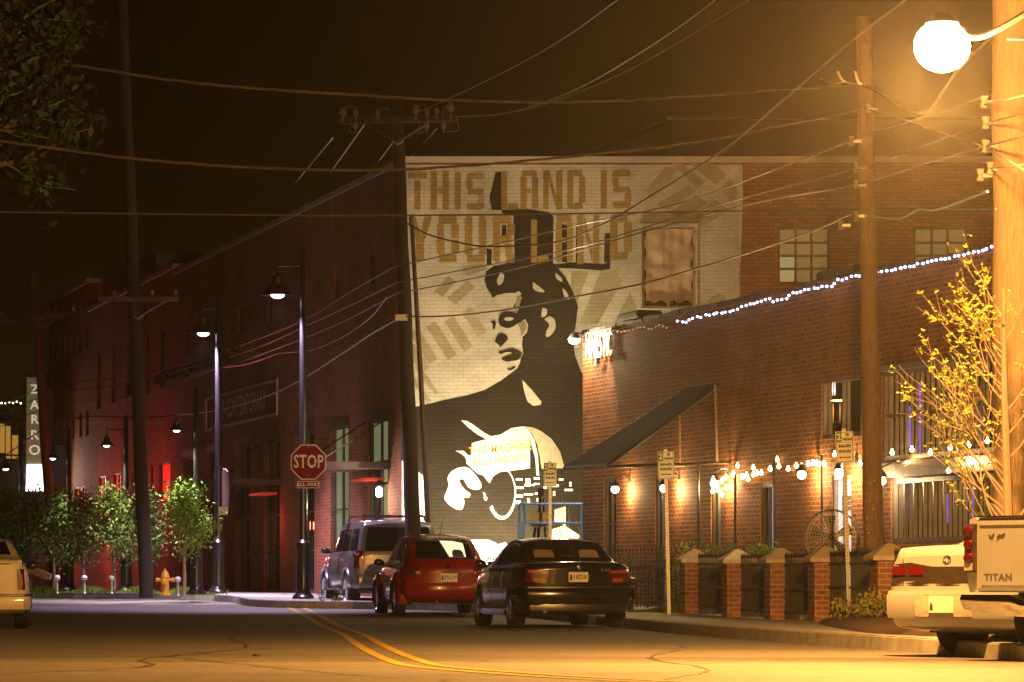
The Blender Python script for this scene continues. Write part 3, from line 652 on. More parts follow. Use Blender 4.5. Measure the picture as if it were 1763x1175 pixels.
row_building('corner_block', 'taller brick corner block with six narrow upper windows beside the vertical sign', 153, 85, 10.5, rD + rD2 + gD, [(r, 1, 2, M_glass) for r in rD + rD2] + [(gD[0], 3, 2, M_glass_r)], M_brick_l)
m = MB(); m.fbox(OW, AW, NW, UW(243), UW(152), 9.2, 10.55, -3.2, -.45)
tag(m.build('rooftop_plant_room', M_black), 'flat black box standing on the low shop roof', 'plant room')
# buildings far down the street at the left
bg_ = thing('pavilion', 'dark pavilion with glazed orange lit rooms far left', 'building', (-21, 150, .35))
m = MB(); m.box((-25.2, 158, 3.6), (9.6, 8, 7.1)); m.build('wall', mat('pavilion_wall', (.05, .05, .04), .8), bg_, world=True)
m = MB(); m.box((-24.8, 157, 7.26), (11, 10, .22)); m.build('roof', M_black, bg_, world=True)
for x, z, w_, h_, mt in ((-19.0 - .1, 5.15, .5, 1.3, 'amber_window'), (-18.6 + .12, 4.9, .45, .9, 'dim_amber_window'), (-19.5, 4.4, .5, .9, 'amber_window')):
    pass
am = mat('amber_window', (.3, .2, .05), .4, emit=(.75, .38, .06), es=.5, var=.5, scale=5)
for px, py, w_, h_ in ((3, 755, 10, 50), (14, 762, 8, 56), (26, 770, 10, 40)):
    p = P(px, py, 153.96); m = MB(); m.box(p, (w_ * .022, .06, h_ * .022)); m.build('window', am, bg_, world=True)
sl = thing('string_lights', 'string of tiny white lights along the far left pavilion roof', 'string lights', (PXX(0, 151.8), 151.8, PZ(693, 151.8)))
MB().tube([P(-20, 692, 151.8), P(38, 691, 151.8), P(90, 689, 151.8)], .012, 4).build('cable', M_wire, sl, world=True)
pr = None
for i in range(15):
    px = -4 + i * 6.6; p = P(px, 693 + random.uniform(-2, 2), 151.8) - sl.location
    if pr is None: pr = MB().ball((0, 0, 0), .035, 6, 4).build('bulb', mat('small_bulb', (1, .9, .8), .4, emit=(1, .85, .6), es=5), sl); pr.location = p
    else: q = pr.copy(); C.objects.link(q); q.parent = sl; q.location = p
# vertical lit sign
zs = thing('vertical_sign', 'tall dark blade sign with white letters glowing white at its foot', 'sign', (PXX(64, 137), 137, PZ(850, 137)))
m = MB(); p0, p1 = P(39, 640, 137.2), P(91, 848, 137.2)
m.box(((p0.x + p1.x) / 2, 137.35, (p0.z + p1.z) / 2), (p1.x - p0.x, .3, p0.z - p1.z)); m.build('back_panel', M_black, zs, world=True)
m = MB(); m.add([P(46, 650, 137.1), P(73, 650, 137.1), P(75, 800, 137.1), P(45, 800, 137.1)], [[0, 1, 2, 3]]); m.build('face_panel', mat('sign_face_grey', (.16, .17, .11), .5, emit=(.12, .12, .045), es=.5), zs, world=True)
m = MB(); m.poly([P(47, 800, 137.15), P(75, 800, 137.15), P(79, 846, 137.15), P(45, 846, 137.15)], .12, Vector((0, -1, 0))); m.build('lit_base', mat('glowing_panel', (1, 1, .9), .4, emit=(1, 1, .80), es=3.2, var=0), zs, world=True)
m = MB()
for ch, y, h in (('Z', 671, 15), ('A', 698, 15), ('R', 723, 15), ('R', 750, 16), ('O', 776, 17)):
    text_mb(m, ch, P(59.5, y, 137.07), (1, 0, 0), (0, 0, 1), h / FPX * 137, .006, sx=1.05)
m.build('lettering', mat('sign_letters_lit', (.8, .8, .7), .5, emit=(.8, .82, .66), es=.55, var=.03), zs, world=True)
m = MB(); text_mb(m, 'THE HENRY', P(56, 650, 137.05) + Vector((0, 0, -.02)), (1, 0, 0), (0, 0, 1), .055, .002, sx=1.1); m.build('small_lettering', mat('dim_letters', (.4, .4, .3), .5), zs, world=True)
m = MB(); m.box((PXX(66, 137.35), 137.35, PZ(930, 137)), (.5, .2, PZ(848, 137) - PZ(1012, 137) - .02)); m.build('post', M_black, zs, world=True)
light('AREA', 'sign_glow', P(62, 822, 136.6), 60, (.95, 1, .85), .8, aim=P(66, 1000, 120))

for px, z, pw, c_ in ((283, 2.6, 55, (1, .10, .06)), (262, 2.6, 30, (1, .10, .06)), (201, 2.6, 50, (1, .10, .06)), (176, 2.6, 45, (1, .10, .06)), (140, 2.6, 40, (1, .12, .07)), (240, 1.3, 60, (1, .18, .22)), (185, 1.3, 70, (1, .18, .25)), (130, 1.4, 40, (1, .2, .2))):
    light('POINT', 'shop_glow', OW + AW * UW(px) + NW * 1.3 + Vector((0, 0, z + .8)), pw * 1.25, c_, .15)
# ------------------------------------------------------------------ the near brick restaurant on the right
XN, YN = 1.389, 80.0
TN_ = sqrt(1 + .278 ** 2); AN = Vector((.278, -1, 0)).normalized(); NN = Vector((AN.y, -AN.x, 0)); ON = Vector((XN, YN, 0))
def tn(px): k = (px - CX) / FPX; return (k * YN - XN) / (.278 + k)
def UN(px): return tn(px) * TN_
def YNp(px): return YN - tn(px)
def ZN(px, py): return EYE + (HY - py) / FPX * YNp(px)
near = thing('restaurant_building', 'low red brick restaurant building strung with blue white lights', 'building', (XN, YN, 0))
TOPN = 5.60
def nr(a, b, t, bt, ref=None): ref = ref or a; return (UN(a), UN(b), ZN(ref, bt) if bt else .16, ZN(ref, t))
wA, wB, wC, wD, wE = nr(1040, 1061, 824, 0), nr(1128, 1147, 822, 0), nr(1224, 1242, 828, 0), nr(1309, 1333, 832, 0), nr(1432, 1466, 820, 0)
wF = nr(1414, 1482, 655, 756); wG = nr(1518, 1790, 640, 794); wH = nr(1534, 1790, 826, 935)
m = MB(); wall_holes(m, ON, AN, NN, 0, 26, 0, TOPN, [wA, wB, wC, wD, wE, wF, wG, wH], .28)
wl = m.build('wall', M_brick_r, near, world=True)
m = MB(); e_ = Vector((14, 0, 0)); e2 = ON + AN * 26
m.quad(ON, ON + Vector((0, 0, TOPN)), ON + e_ + Vector((0, 0, TOPN)), ON + e_); m.quad(e2, e2 + e_, e2 + e_ + Vector((0, 0, TOPN)), e2 + Vector((0, 0, TOPN)))
m.build('end_wall', M_brick_r, near, world=True)
m = MB(); m.quad(*[p + Vector((0, 0, TOPN - .15)) for p in (ON, e2, e2 + e_, ON + e_)]); m.build('roof', M_darkmetal, near, world=True)
# uneven clay coping blocks
m = MB(); u = 0
while u < 26:
    L_ = random.uniform(.5, .62); hh = random.uniform(.06, .10)
    m.fbox(ON, AN, NN, u + .004, u + L_ - .004, TOPN + .001, TOPN + hh, -.32, random.uniform(.02, .05)); u += L_
m.build('coping', mat('tar_coping', (.035, .022, .016), .7, scale=5, bump=.5), near, world=True, bevel=.015)
m = MB(); m.fbox(ON, AN, NN, UN(1065), UN(1098), TOPN + .105, TOPN + .25, -.5, .02); m.build('roof_vent', M_darkmetal, near, world=True, bevel=.03)
m = MB(); m.fbox(ON, AN, NN, UN(1375), UN(1440), TOPN + .115, TOPN + .3, -.9, -.3); m.build('roof_vent', M_darkmetal, near, world=True, bevel=.03)
Wn = lambda r, c_, r_, **k: window(near, ON, AN, NN, r, c_, r_, depth=.09, **k)
Wn(wA, 2, 3, frame=M_frame, fw=.07)
Wn(wB, 2, 1, fw=.09, name='door', lit=lambda i, j: M_glass if i == 0 else M_glass_w, label='narrow door with white lit panel')
Wn(wC, 2, 1, fw=.08, lit=lambda i, j: M_glass if i == 0 else M_glass_w)
Wn(wD, 2, 1, fw=.08, lit=lambda i, j: M_glass if i == 0 else M_glass_w)
f = Wn(wE, 2, 1, fw=.07, frame=M_framel, name='door', lit=lambda i, j: M_glass_w, label='pair of white doors with posted notices')
m = MB()
for du, n in ((.30, 3), (.75, 4)):
    for k in range(n): m.fbox(ON, AN, NN, wE[0] + (wE[1] - wE[0]) * du - .12 * 0, wE[0] + (wE[1] - wE[0]) * du + .4, ZN(1440, 862 + k * 9), ZN(1440, 862 + k * 9) + .07, -.088, -.078)
m.build('notice', M_galv, f, world=True)
f = Wn(wF, 2, 1, frame=M_framel, fw=.06)
Wn(wG, 14, 2, frame=M_framel, fw=.07, bar=.045); Wn(wH, 14, 1, frame=M_framel, fw=.07, bar=.05)
violet = mat('violet_reflection_tube', (.1, .08, .3), .4, emit=(.20, .12, .95), es=.55)  # emissive strips on the panes, standing in for violet reflections
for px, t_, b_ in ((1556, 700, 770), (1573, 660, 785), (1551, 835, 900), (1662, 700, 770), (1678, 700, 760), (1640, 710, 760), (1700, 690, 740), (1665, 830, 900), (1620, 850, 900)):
    m = MB(); u_ = UN(px); m.fbox(ON, AN, NN, u_, u_ + .07, ZN(px, b_), ZN(px, t_), -.094, -.084); m.build('glow_strip', violet, near, world=True)
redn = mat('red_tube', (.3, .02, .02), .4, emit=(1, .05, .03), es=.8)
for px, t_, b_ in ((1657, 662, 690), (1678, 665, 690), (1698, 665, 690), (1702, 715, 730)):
    m = MB(); u_ = UN(px); m.fbox(ON, AN, NN, u_, u_ + .08, ZN(px, b_), ZN(px, t_), -.094, -.084); m.build('glow_strip', redn, near, world=True)
# metal fascia between the upper and lower glazing
m = MB(); m.fbox(ON, AN, NN, UN(1524), UN(1790), ZN(1540, 823), ZN(1540, 797), .0, .12); m.build('fascia', mat('brushed_fascia', (.42, .38, .38), .35, .6), near, world=True, bevel=.01)
m = MB(); m.fbox(ON, AN, NN, UN(1521), UN(1790), ZN(1530, 640) + .003, ZN(1530, 630), -.02, .05); m.build('lintel', M_framel, near, world=True)
# chandelier behind the small upper window
ch = thing('chandelier', 'small glass chandelier glowing behind the upper restaurant window', 'chandelier', ON + AN * (UN(1437)) - NN * .06 + Vector((0, 0, ZN(1437, 690))))
m = MB(); m.lathe([(.06, -.015), (.13, 0), (.06, .015)], (0, 0, 0), 12); m.build('ring', mat('chandelier_glow', (1, .7, .4), .3, emit=(1, .55, .18), es=5), ch, smooth=True)
cw = mat('crystal_glow', (.8, .8, .9), .2, emit=(.75, .8, 1), es=1.1); 
for dx in (-.10, -.06, .10): m = MB(); m.lathe([(.004, .08), (.012, .16), (.006, .30)], (dx * .9, dx * .3, 0), 6); m.build('crystal_drop', cw, ch)
m = MB(); 
for dx in (-.08, .03): m.lathe([(.002, -.36), (.009, -.16), (.004, -.05)], (dx, 0, 0), 6)
m.build('pendant', mat('amber_drop', (.5, .3, .1), .3, emit=(.8, .4, .1), es=.6), ch)
m = MB(); m.tube([(0, 0, .38), (0, 0, .55)], .008, 5); m.build('rod', M_darkmetal, ch)
# lit metal letters at the corner with their floodlight
m = MB(); 
uS0, uS1 = UN(1019), UN(1062); text_mb(m, 'MAJESTIC', ON + AN * ((uS0 + uS1) / 2) + NN * .10 + Vector((0, 0, ZN(1040, 597))), AN, (0, 0, 1), .50, .002, sx=(uS1 - uS0) / 2.85, depth=0)
zs_ = MB(); 
for i in range(3):
    text_mb(zs_, 'MAJESTIC', ON + AN * ((uS0 + uS1) / 2) + NN * (.10 + i * .012) + Vector((0, 0, ZN(1040, 597))), AN, (0, 0, 1), .50, .002, sx=(uS1 - uS0) / 2.85, depth=0)
zs_.build('wall_lettering', mat('white_letters', (.75, .73, .68), .4), near, world=True, fixn=False)
m = MB(); m.fbox(ON, AN, NN, uS0 - .1, uS1 + .1, ZN(1040, 572), ZN(1040, 572) + .03, .10, .13); m.build('letter_rail', M_darkmetal, near, world=True)
fl = thing('wall_floodlight', 'glaring floodlight at the top corner of the restaurant wall', 'floodlight', ON + NN * .25 + AN * .35 + Vector((0, 0, TOPN - .05)))
m = MB(); m.tube([(.30, .03, .02), (0, 0, .06), (-.02, 0, -.02)], .02, 6); m.lathe([(.03, .10), (.10, .02), (.12, -.04)], (-.02, 0, -.02), 12); m.build('housing', M_darkmetal, fl, smooth=True)
m = MB(); m.ball((-.02, 0, -.07), .12, 12, 8, (1, 1, .8)); m.build('bulb', mat('flood_bulb', (1, .9, .7), .3, emit=(1, .82, .50), es=38), fl, smooth=True)
light('POINT', 'flood_glow', Vector(fl.location) + Vector((-.22, -.1, -.1)), 280, (1, .80, .45), .10)
light('SPOT', 'letter_wash', ON + AN * ((uS0 + uS1) / 2 + .2) + NN * .40 + Vector((0, 0, TOPN + .12)), 300, (1, .74, .40), .04, aim=ON + AN * ((uS0 + uS1) / 2) + NN * .03 + Vector((0, 0, TOPN - 2.2)), spot=62, blend=.4)
# goose-neck wall lamps
def sconce(px, py, label, power=13):
    u_ = UN(px) ; z = ZN(px, py); base = ON + AN * u_ + Vector((0, 0, z))
    t = thing('wall_lamp', label, 'wall lamp', base, group='wall lamps along the restaurant front')
    m = MB(); m.tube([Vector((0, 0, .18)), NN * .12 + Vector((0, 0, .22)), NN * .28 + Vector((0, 0, .16)), NN * .30 + Vector((0, 0, .10))], .014, 6); m.box((0, 0, .18), (.08, .08, .16)); m.build('arm', M_black, t)
    m = MB(); m.lathe([(.03, .12), (.05, .09), (.10, .02), (.105, 0)], NN * .30, 12); m.build('shade', M_darkmetal, t, smooth=True)
    m = MB(); m.ball(NN * .30 + Vector((0, 0, -.055)), .075, 12, 8); m.build('bulb', mat('globe_bulb', (1, .95, .85), .3, emit=(1, .90, .66), es=12), t, smooth=True)
    light('POINT', 'bulb_light', base + NN * .155 + Vector((0, 0, -.10)), power * 6, (1, .66, .28), .03)
sconce(1085, 838, 'wall lamp between the far narrow window and the door'); sconce(1170, 836, 'wall lamp just right of the narrow door', 14)
sconce(1258, 828, 'wall lamp among the thickest cafe bulbs', 14); sconce(1410, 812, 'wall lamp just left of the white doors', 16)
sconce(1476, 808, 'wall lamp right of the white doors beside the tall pole', 18); sconce(1548, 822, 'wall lamp on the metal fascia right of the tall pole', 10)

# blue white lights along the parapet
sl = thing('string_lights', 'blue white light string sagging along the restaurant parapet', 'string lights', ON + AN * UN(1178) + Vector((0, 0, TOPN - .1)))
cm = [(1176, 553), (1190, 556), (1200, 549), (1240, 541), (1275, 535), (1300, 525), (1335, 514), (1342, 520), (1365, 515), (1375, 505), (1420, 496), (1445, 492), (1455, 483), (1480, 477), (1520, 471), (1560, 464), (1600, 454), (1650, 444), (1680, 437), (1712, 428), (1763, 416), (1800, 408)]
def onwall(px, py, d=.10): return ON + AN * UN(px) + NN * d + Vector((0, 0, ZN(px, py)))
MB().tube([onwall(x, y - 1, .09) for x, y in cm], .007, 4).build('cable', M_wire, sl, world=True)
def along(poly, s):
    for (x0, y0), (x1, y1) in zip(poly, poly[1:]):
        d = math.hypot(x1 - x0, y1 - y0)
        if s <= d: return lerp(x0, x1, s / d), lerp(y0, y1, s / d)
        s -= d
    return poly[-1]
pr = None; s_ = 2; n_ = 0
while n_ < 84:
    px, py = along(cm, s_); s_ += 7.1 + (px - 1178) * .0022; n_ += 1
    if px >= 1795: break
    p = onwall(px + random.uniform(-1.6, 1.6), py + random.uniform(-1.4, 2.0), .12) - sl.location
    if pr is None: pr = MB().ball((0, 0, 0), .022, 8, 5).build('bulb', M_bulbc, sl, smooth=True); pr.location = p
    else: q = pr.copy(); C.objects.link(q); q.parent = sl; q.location = p
for px in (1230, 1330, 1430, 1540, 1640): light('POINT', 'string_glow', onwall(px, 545 - (px - 1230) * .22, .25), .35, (.45, .5, 1), .05)
sl2 = thing('string_lights', 'unlit looking dim string of bulbs near the restaurant corner', 'string lights', onwall(1066, 572))
dm = [(1066, 570), (1076, 573), (1100, 568), (1118, 563), (1130, 568), (1146, 560), (1160, 566)]
MB().tube([onwall(x, y - 1, .09) for x, y in dm], .006, 4).build('cable', M_wire, sl2, world=True)
pr = None
for i in range(15):
    px, py = along(dm, i * 7); p = onwall(px, py, .12) - sl2.location
    if pr is None: pr = MB().ball((0, 0, 0), .016, 6, 4).build('bulb', M_bulbd, sl2); pr.location = p
    else: q = pr.copy(); C.objects.link(q); q.parent = sl2; q.location = p

# tilted canvas awning over the entrance
aw = thing('awning', 'dark sloping metal framed awning above the restaurant entrance', 'awning', ON + AN * UN(1243) + Vector((0, 0, ZN(1243, 661))))
a_ = ON + AN * UN(1243) + Vector((0, 0, ZN(1243, 661))) + NN * .03
Yf = YNp(1243) + .2; b_ = P(1046, 800, Yf + .3)
dirf = AN * -1; L_ = None
c_ = P(971, 805, Yf + 6.0) ; 
d_ = a_ - AN * (UN(1243) - UN(1185))
m = MB(); nrm = (b_ - a_).cross(d_ - a_).normalized(); 
nrm = -nrm if nrm.z < 0 else nrm
N1, N2 = 10, 14
for sgn in (0, .03):
    base = len(m.v)
    for i in range(N1 + 1):
        for j in range(N2 + 1):
            s1, s2 = i / N1, j / N2
            p = lerp(lerp(a_, b_, s2), lerp(d_, c_, s2), s1) + Vector((0, 0, -.05 * sin(pi * s2) * (.6 + .4 * sin(pi * s1)))) + Vector((0, 0, sgn))
            m.v.append(p)
    m.f += [[base + i * (N2 + 1) + j, base + i * (N2 + 1) + j + 1, base + (i + 1) * (N2 + 1) + j + 1, base + (i + 1) * (N2 + 1) + j] for i in range(N1) for j in range(N2)]
m.build('canvas', M_canvas, aw, world=True, smooth=True, angle=0)
m = MB(); m.tube([a_ + Vector((0, 0, -.03)), b_ + Vector((0, 0, -.03))], .022, 6); m.tube([b_, c_], .022, 6); m.tube([d_, c_], .02, 6)
wbase = ON + AN * UN(1258) + Vector((0, 0, ZN(1258, 797))); m.tube([b_ + Vector((0, 0, -.03)), wbase], .022, 6); m.tube([P(1180, 801, YNp(1190) - .3), c_ + Vector((0, 0, -.02))], .02, 6)
m.build('frame', M_rust, aw, world=True)
m = MB(); p = ON + AN * UN(1246) + NN * .12; m.tube([p + Vector((0, 0, ZN(1246, 797))), a_ + NN * .1 + Vector((0, 0, -.02))], .025, 6)
m.build('post', mat('rod_tan', (.30, .20, .13), .5, .3), aw, world=True)
q1 = lerp(a_, b_, .36); m = MB(); m.tube([q1 + Vector((0, 0, -.04)), Vector((q1.x, q1.y, ZN(1246, 799)))], .02, 6); m.build('post', MATS['rod_tan'], aw, world=True)

# cafe bulbs
cs = thing('string_lights', 'warm cafe bulbs zigzagging over the restaurant patio', 'string lights', P(1228, 822, 70))
def YC_(px): return lerp(71, 58, (px - 1225) / 460)
bul = [(1228, 826), (1227, 847), (1236, 845), (1243, 853), (1250, 842), (1258, 838), (1243, 829), (1250, 822), (1262, 818), (1270, 803), (1263, 817), (1278, 822), (1285, 819), (1288, 826), (1297, 806), (1297, 818), (1303, 816), (1311, 815), (1326, 808), (1338, 792), (1341, 804), (1357, 808), (1371, 803), (1381, 802), (1392, 800), (1400, 798), (1406, 799), (1412, 801), (1419, 800), (1437, 783), (1452, 802), (1481, 799), (1536, 780), (1570, 775), (1602, 780), (1636, 772), (1668, 767), (1633, 811), (1700, 760)]
w1 = [b for b in bul if True]
MB().tube([P(x, y - 2, YC_(x)) for x, y in [(1205, 800), (1228, 823), (1250, 820), (1265, 800), (1297, 803), (1333, 788), (1371, 800), (1415, 790), (1437, 780), (1536, 777), (1602, 777), (1668, 764), (1790, 745)]], .006, 4).build('cable', M_wire, cs, world=True)
MB().tube([P(x, y - 2, YC_(x) + .8) for x, y in [(1203, 822), (1227, 845), (1243, 851), (1262, 836), (1263, 815), (1285, 817), (1311, 813), (1341, 802), (1381, 800), (1406, 797), (1452, 800), (1481, 797), (1540, 800), (1633, 809), (1790, 790)]], .006, 4).build('cable', M_wire, cs, world=True)
pr = None
for i, (px, py) in enumerate(bul):
    p = P(px, py, YC_(px) + (i % 2) * .8) - cs.location
    if pr is None: pr = MB().ball((0, 0, 0), .034, 8, 6).lathe([(.014, .025), (.014, .06)], n=6).build('bulb', M_bulb, cs, smooth=True); pr.location = p
    else: q = pr.copy(); C.objects.link(q); q.parent = cs; q.location = p
for px, py, pw in ((1240, 842, 13), (1268, 815, 14), (1300, 818, 7), (1345, 806, 7), (1395, 804, 7), (1450, 800, 6), (1560, 790, 6), (1640, 790, 6)):
    light('POINT', 'cafe_glow', P(px, py + 5, YC_(px) + 1.2), pw * 5.5, (1, .58, .2), .05)
for px, top, lab in ((1203, 798, 'thin black lamp pole left of the first brick pillar'), (1266, 816, 'thin black lamp pole behind the second brick pillar'), (1333, 790, 'thin black lamp pole by the third brick pillar'), (1415, 783, 'thin black lamp pole in front of the big fan')):
    Y = YC_(px); b = P(px, 1000, Y); z0 = G(0, Y) + .15; t = MB(); t.tube([(0, 0, 0), (0, 0, PZ(top, Y) - z0)], .021, 8); t.lathe([(.09, 0), (.09, .02), (.03, .04)], n=10)
    o = t.build('light_pole', M_black); o.location = (b.x, Y, z0); tag(o, lab, 'pole', 'thin poles carrying the cafe bulbs')

# ------------------------------------------------------------------ brick pillars and iron fence
fdir = Vector((1.47, -9.7, 0)).normalized(); frz = atan2(fdir.y, fdir.x) + pi / 2
def pillar_pt(i): return Vector((PXX((1197, 1270, 1345, 1422, 1532, 1668)[i], (69, 65.6, 62.3, 59.3, 54.8, 50.5)[i]), (69, 65.6, 62.3, 59.3, 54.8, 50.5)[i], 0))
plabs = ['brick pillar nearest the black sedan with a pale pyramid cap', 'second brick pillar from the black sedan', 'third brick pillar from the black sedan', 'brick pillar directly below the big drum fan', 'brick pillar half hidden by the tall wooden pole', 'brick pillar mostly hidden by the white sedan']
ppts = []
t = thing('brick_pillar', plabs[0], 'pillar', (0, 0, 0), frz, 'brick pillars of the patio fence')
m = MB(); m.box((0, 0, .43), (.44, .44, .86)); m.build('shaft', M_brick_f, t)
m = MB(); b0 = .30; m.add([(-b0, -b0, .86), (b0, -b0, .86), (b0, b0, .86), (-b0, b0, .86), (-b0, -b0, .92), (b0, -b0, .92), (b0, b0, .92), (-b0, b0, .92), (-.02, 0, 1.10), (.02, 0, 1.10)], [[3, 2, 1, 0], [0, 1, 5, 4], [1, 2, 6, 5], [2, 3, 7, 6], [3, 0, 4, 7], [4, 5, 9, 8], [5, 6, 9], [6, 7, 8, 9], [7, 4, 8]])
m.build('cap', mat('cap_stone', (.45, .36, .26), .8, bump=.3, scale=7, var=.2), t, bevel=.008)
for i in range(6):
    p = pillar_pt(i); p.z = G(0, p.y) + .15; ppts.append(p)
    if i == 0: t.location = p
    else: dup(t, p, frz, plabs[i])
def fence_panel(a, b, label, solid=True, h=.98, n=None):
    L_ = (b - a).length; d = (b - a).normalized(); t = thing('iron_fence_panel', label, 'fence', a, atan2(d.y, d.x), 'iron fence panels of the patio')
    n = n or int(L_ / .11); m = MB()
    for z in (.12, .45 if solid else .5, .84): m.box((L_ / 2, 0, z), (L_ - .02, .03, .03))
    m.build('rail', M_iron, t)
    m = MB()
    for k in range(n):
        x = (k + .5) * L_ / n; m.box((x, 0, (h - .04) / 2), (.016, .0165, h - .04)); m.lathe([(.016, h - .04), (.013, h), (.0005, h + .06)], (x, 0, 0), 5)
    m.build('picket', M_iron, t)
    if solid:
        m = MB(); m.box((L_ / 2, .03, .46), (L_ - .04, .012, .66)); m.build('screen_sheet', mat('fence_sheet', (.014, .011, .010), .6), t)
    return t
for i, lab in enumerate(('black iron fence panel between the first and second brick pillars', 'black iron fence panel between the second and third brick pillars', 'black iron fence panel left of the pillar below the fan', 'open black iron fence panel behind the tall wooden pole', 'black iron fence panel behind the white sedan')):
    a, b = ppts[i] + fdir * .24, ppts[i + 1] - fdir * .24; b.z = a.z; fence_panel(a, b, lab, i < 3)
a = P(1062, 0, 75.0); a.z = G(0, 75) + .15; b = P(1166, 0, 71.5); b.z = a.z
fence_panel(a, b, 'open black iron fence stretch right of the black sedan', False, 1.05, 16)
# patio chairs and table beyond the open stretch
def chair(x, y, z, rz, label):
    t = thing('patio_chair', label, 'chair', (x, y, z), rz, 'patio chairs'); m = MB()
    m.lathe([(.20, .44), (.20, .46)], n=14); m.build('seat', M_iron, t)
    for sx, sy in ((-.17, -.17), (.17, -.17), (-.17, .17), (.17, .17)): MB().tube([(sx * .8, sy * .8, .44), (sx, sy, .2), (sx * 1.25, sy * 1.25, 0)], .012, 5).build('leg', M_iron, t)
    m = MB(); m.tube(catmull([(-.2, .18, .44), (-.22, .22, .75), (-.12, .25, .93), (.12, .25, .93), (.22, .22, .75), (.2, .18, .44)], 5), .012, 5)
    for k in (-.1, 0, .1): m.tube([(k, .19, .45), (k * 1.2, .25, .92)], .008, 4)
    m.build('backrest', M_iron, t)
chair(PXX(1092, 76), 76, G(0, 76) + .15, 2.2, 'iron patio chair just right of the black sedan roof line'); chair(PXX(1142, 73.8), 73.8, G(0, 73.8) + .15, 3.9, 'iron patio chair in front of the narrow door')
t = thing('patio_table', 'round black iron patio table between the two chairs', 'table', (PXX(1118, 75), 75, G(0, 75) + .15)); m = MB(); m.lathe([(.38, .70), (.38, .73)], n=20); m.build('tabletop', M_iron, t)
m = MB(); m.tube([(0, 0, .7), (0, 0, .1)], .03, 6); [m.tube([(0, 0, .12), (.28 * cos(a), .28 * sin(a), 0)], .015, 5) for a in (0, 1.57, 3.14, 4.71)]; m.build('leg', M_iron, t)
m = MB(); m.lathe([(.16, 0), (.19, .5), (.21, .52), (.21, .56), (.12, .60)], n=14); o = m.build('waste_bin', M_darkmetal, smooth=True); o.location = (PXX(1075, 72), 72, G(0, 72) + .15); tag(o, 'dark round waste bin hidden behind the black sedan', 'bin')
# drum fan
fp = P(1432, 925, 62.6); t = thing('drum_fan', 'big round caged fan standing on the patio', 'fan', (fp.x, fp.y, G(0, 62) + .15), -.15)
zc = fp.z - t.location.z; R = .42; m = MB()
for r_, y in ((R, -.06), (R, .10), (R * .97, -.09)): m.tube([(r_ * cos(2 * pi * k / 36), y, zc + r_ * sin(2 * pi * k / 36)) for k in range(37)], .011 if r_ == R else .007, 5, False)
for k in range(36): a = 2 * pi * k / 36; m.tube([(R * cos(a), -.06, zc + R * sin(a)), (R * cos(a), .10, zc + R * sin(a))], .004, 4)
for rr in (.9, .8, .7, .6, .5, .4, .28): m.tube([(rr * R * cos(2 * pi * k / 30), -.10, zc + rr * R * sin(2 * pi * k / 30)) for k in range(31)], .0035, 4, False)
for k in range(28): a = 2 * pi * k / 28; m.tube([(.05 * cos(a), -.11, zc + .05 * sin(a)), (R * cos(a), -.08, zc + R * sin(a))], .0045, 4)
m.build('cage', M_galv, t)
m = MB(); Rx = Matrix.Rotation(pi / 2, 3, 'X'); m.lathe([(.02, -.10), (.09, -.06), (.09, .06), (.03, .12)], (0, .0, zc), 14, Rx); m.build('motor', M_black, t, smooth=True)
for k in range(5):
    m = MB(); a0 = k * 1.257 + .4; pts = []
    for i in range(7):
        r_ = lerp(.07, .34, i / 6); wd = .34 - .06 * i / 6
        pts.append(((r_ * cos(a0 - wd), .03, zc + r_ * sin(a0 - wd)), (r_ * cos(a0 + wd), -.03, zc + r_ * sin(a0 + wd))))
    for (p0, p1), (p2, p3) in zip(pts, pts[1:]): m.quad(p0, p1, p3, p2)
    m.build('blade', mat('fan_blade', (.05, .038, .026), .5, .4), t)
m = MB(); m.tube([(0, .04, 0), (0, .04, zc - .08)], .028, 8); m.lathe([(.26, 0), (.26, .03), (.04, .06)], (0, .04, 0), 16)
m.tube([(-R * .96, .02, zc - .1), (-R * .75, .02, zc - R * .98), (0, .03, zc - R - .1), (R * .75, .02, zc - R * .98), (R * .96, .02, zc - .1)], .014, 6); m.build('stand', M_darkmetal, t)
# round table behind the hedge
bt = P(1300, 930, 68); t = thing('drum_table', 'dark tipped round drum lid leaning behind the hedge', 'table top', (bt.x, 68, G(0, 68) + .15)); m = MB(); m.lathe([(.31, -.03), (.33, 0), (.31, .03), (.2, .04), (.18, .03), (.0001, .03)], (0, 0, .85), 24, Matrix.Rotation(1.35, 3, 'X')); m.build('disc', M_iron, t, smooth=True); MB().tube([(0, .05, 0), (0, .05, .85)], .03, 6).build('post', M_iron, t)
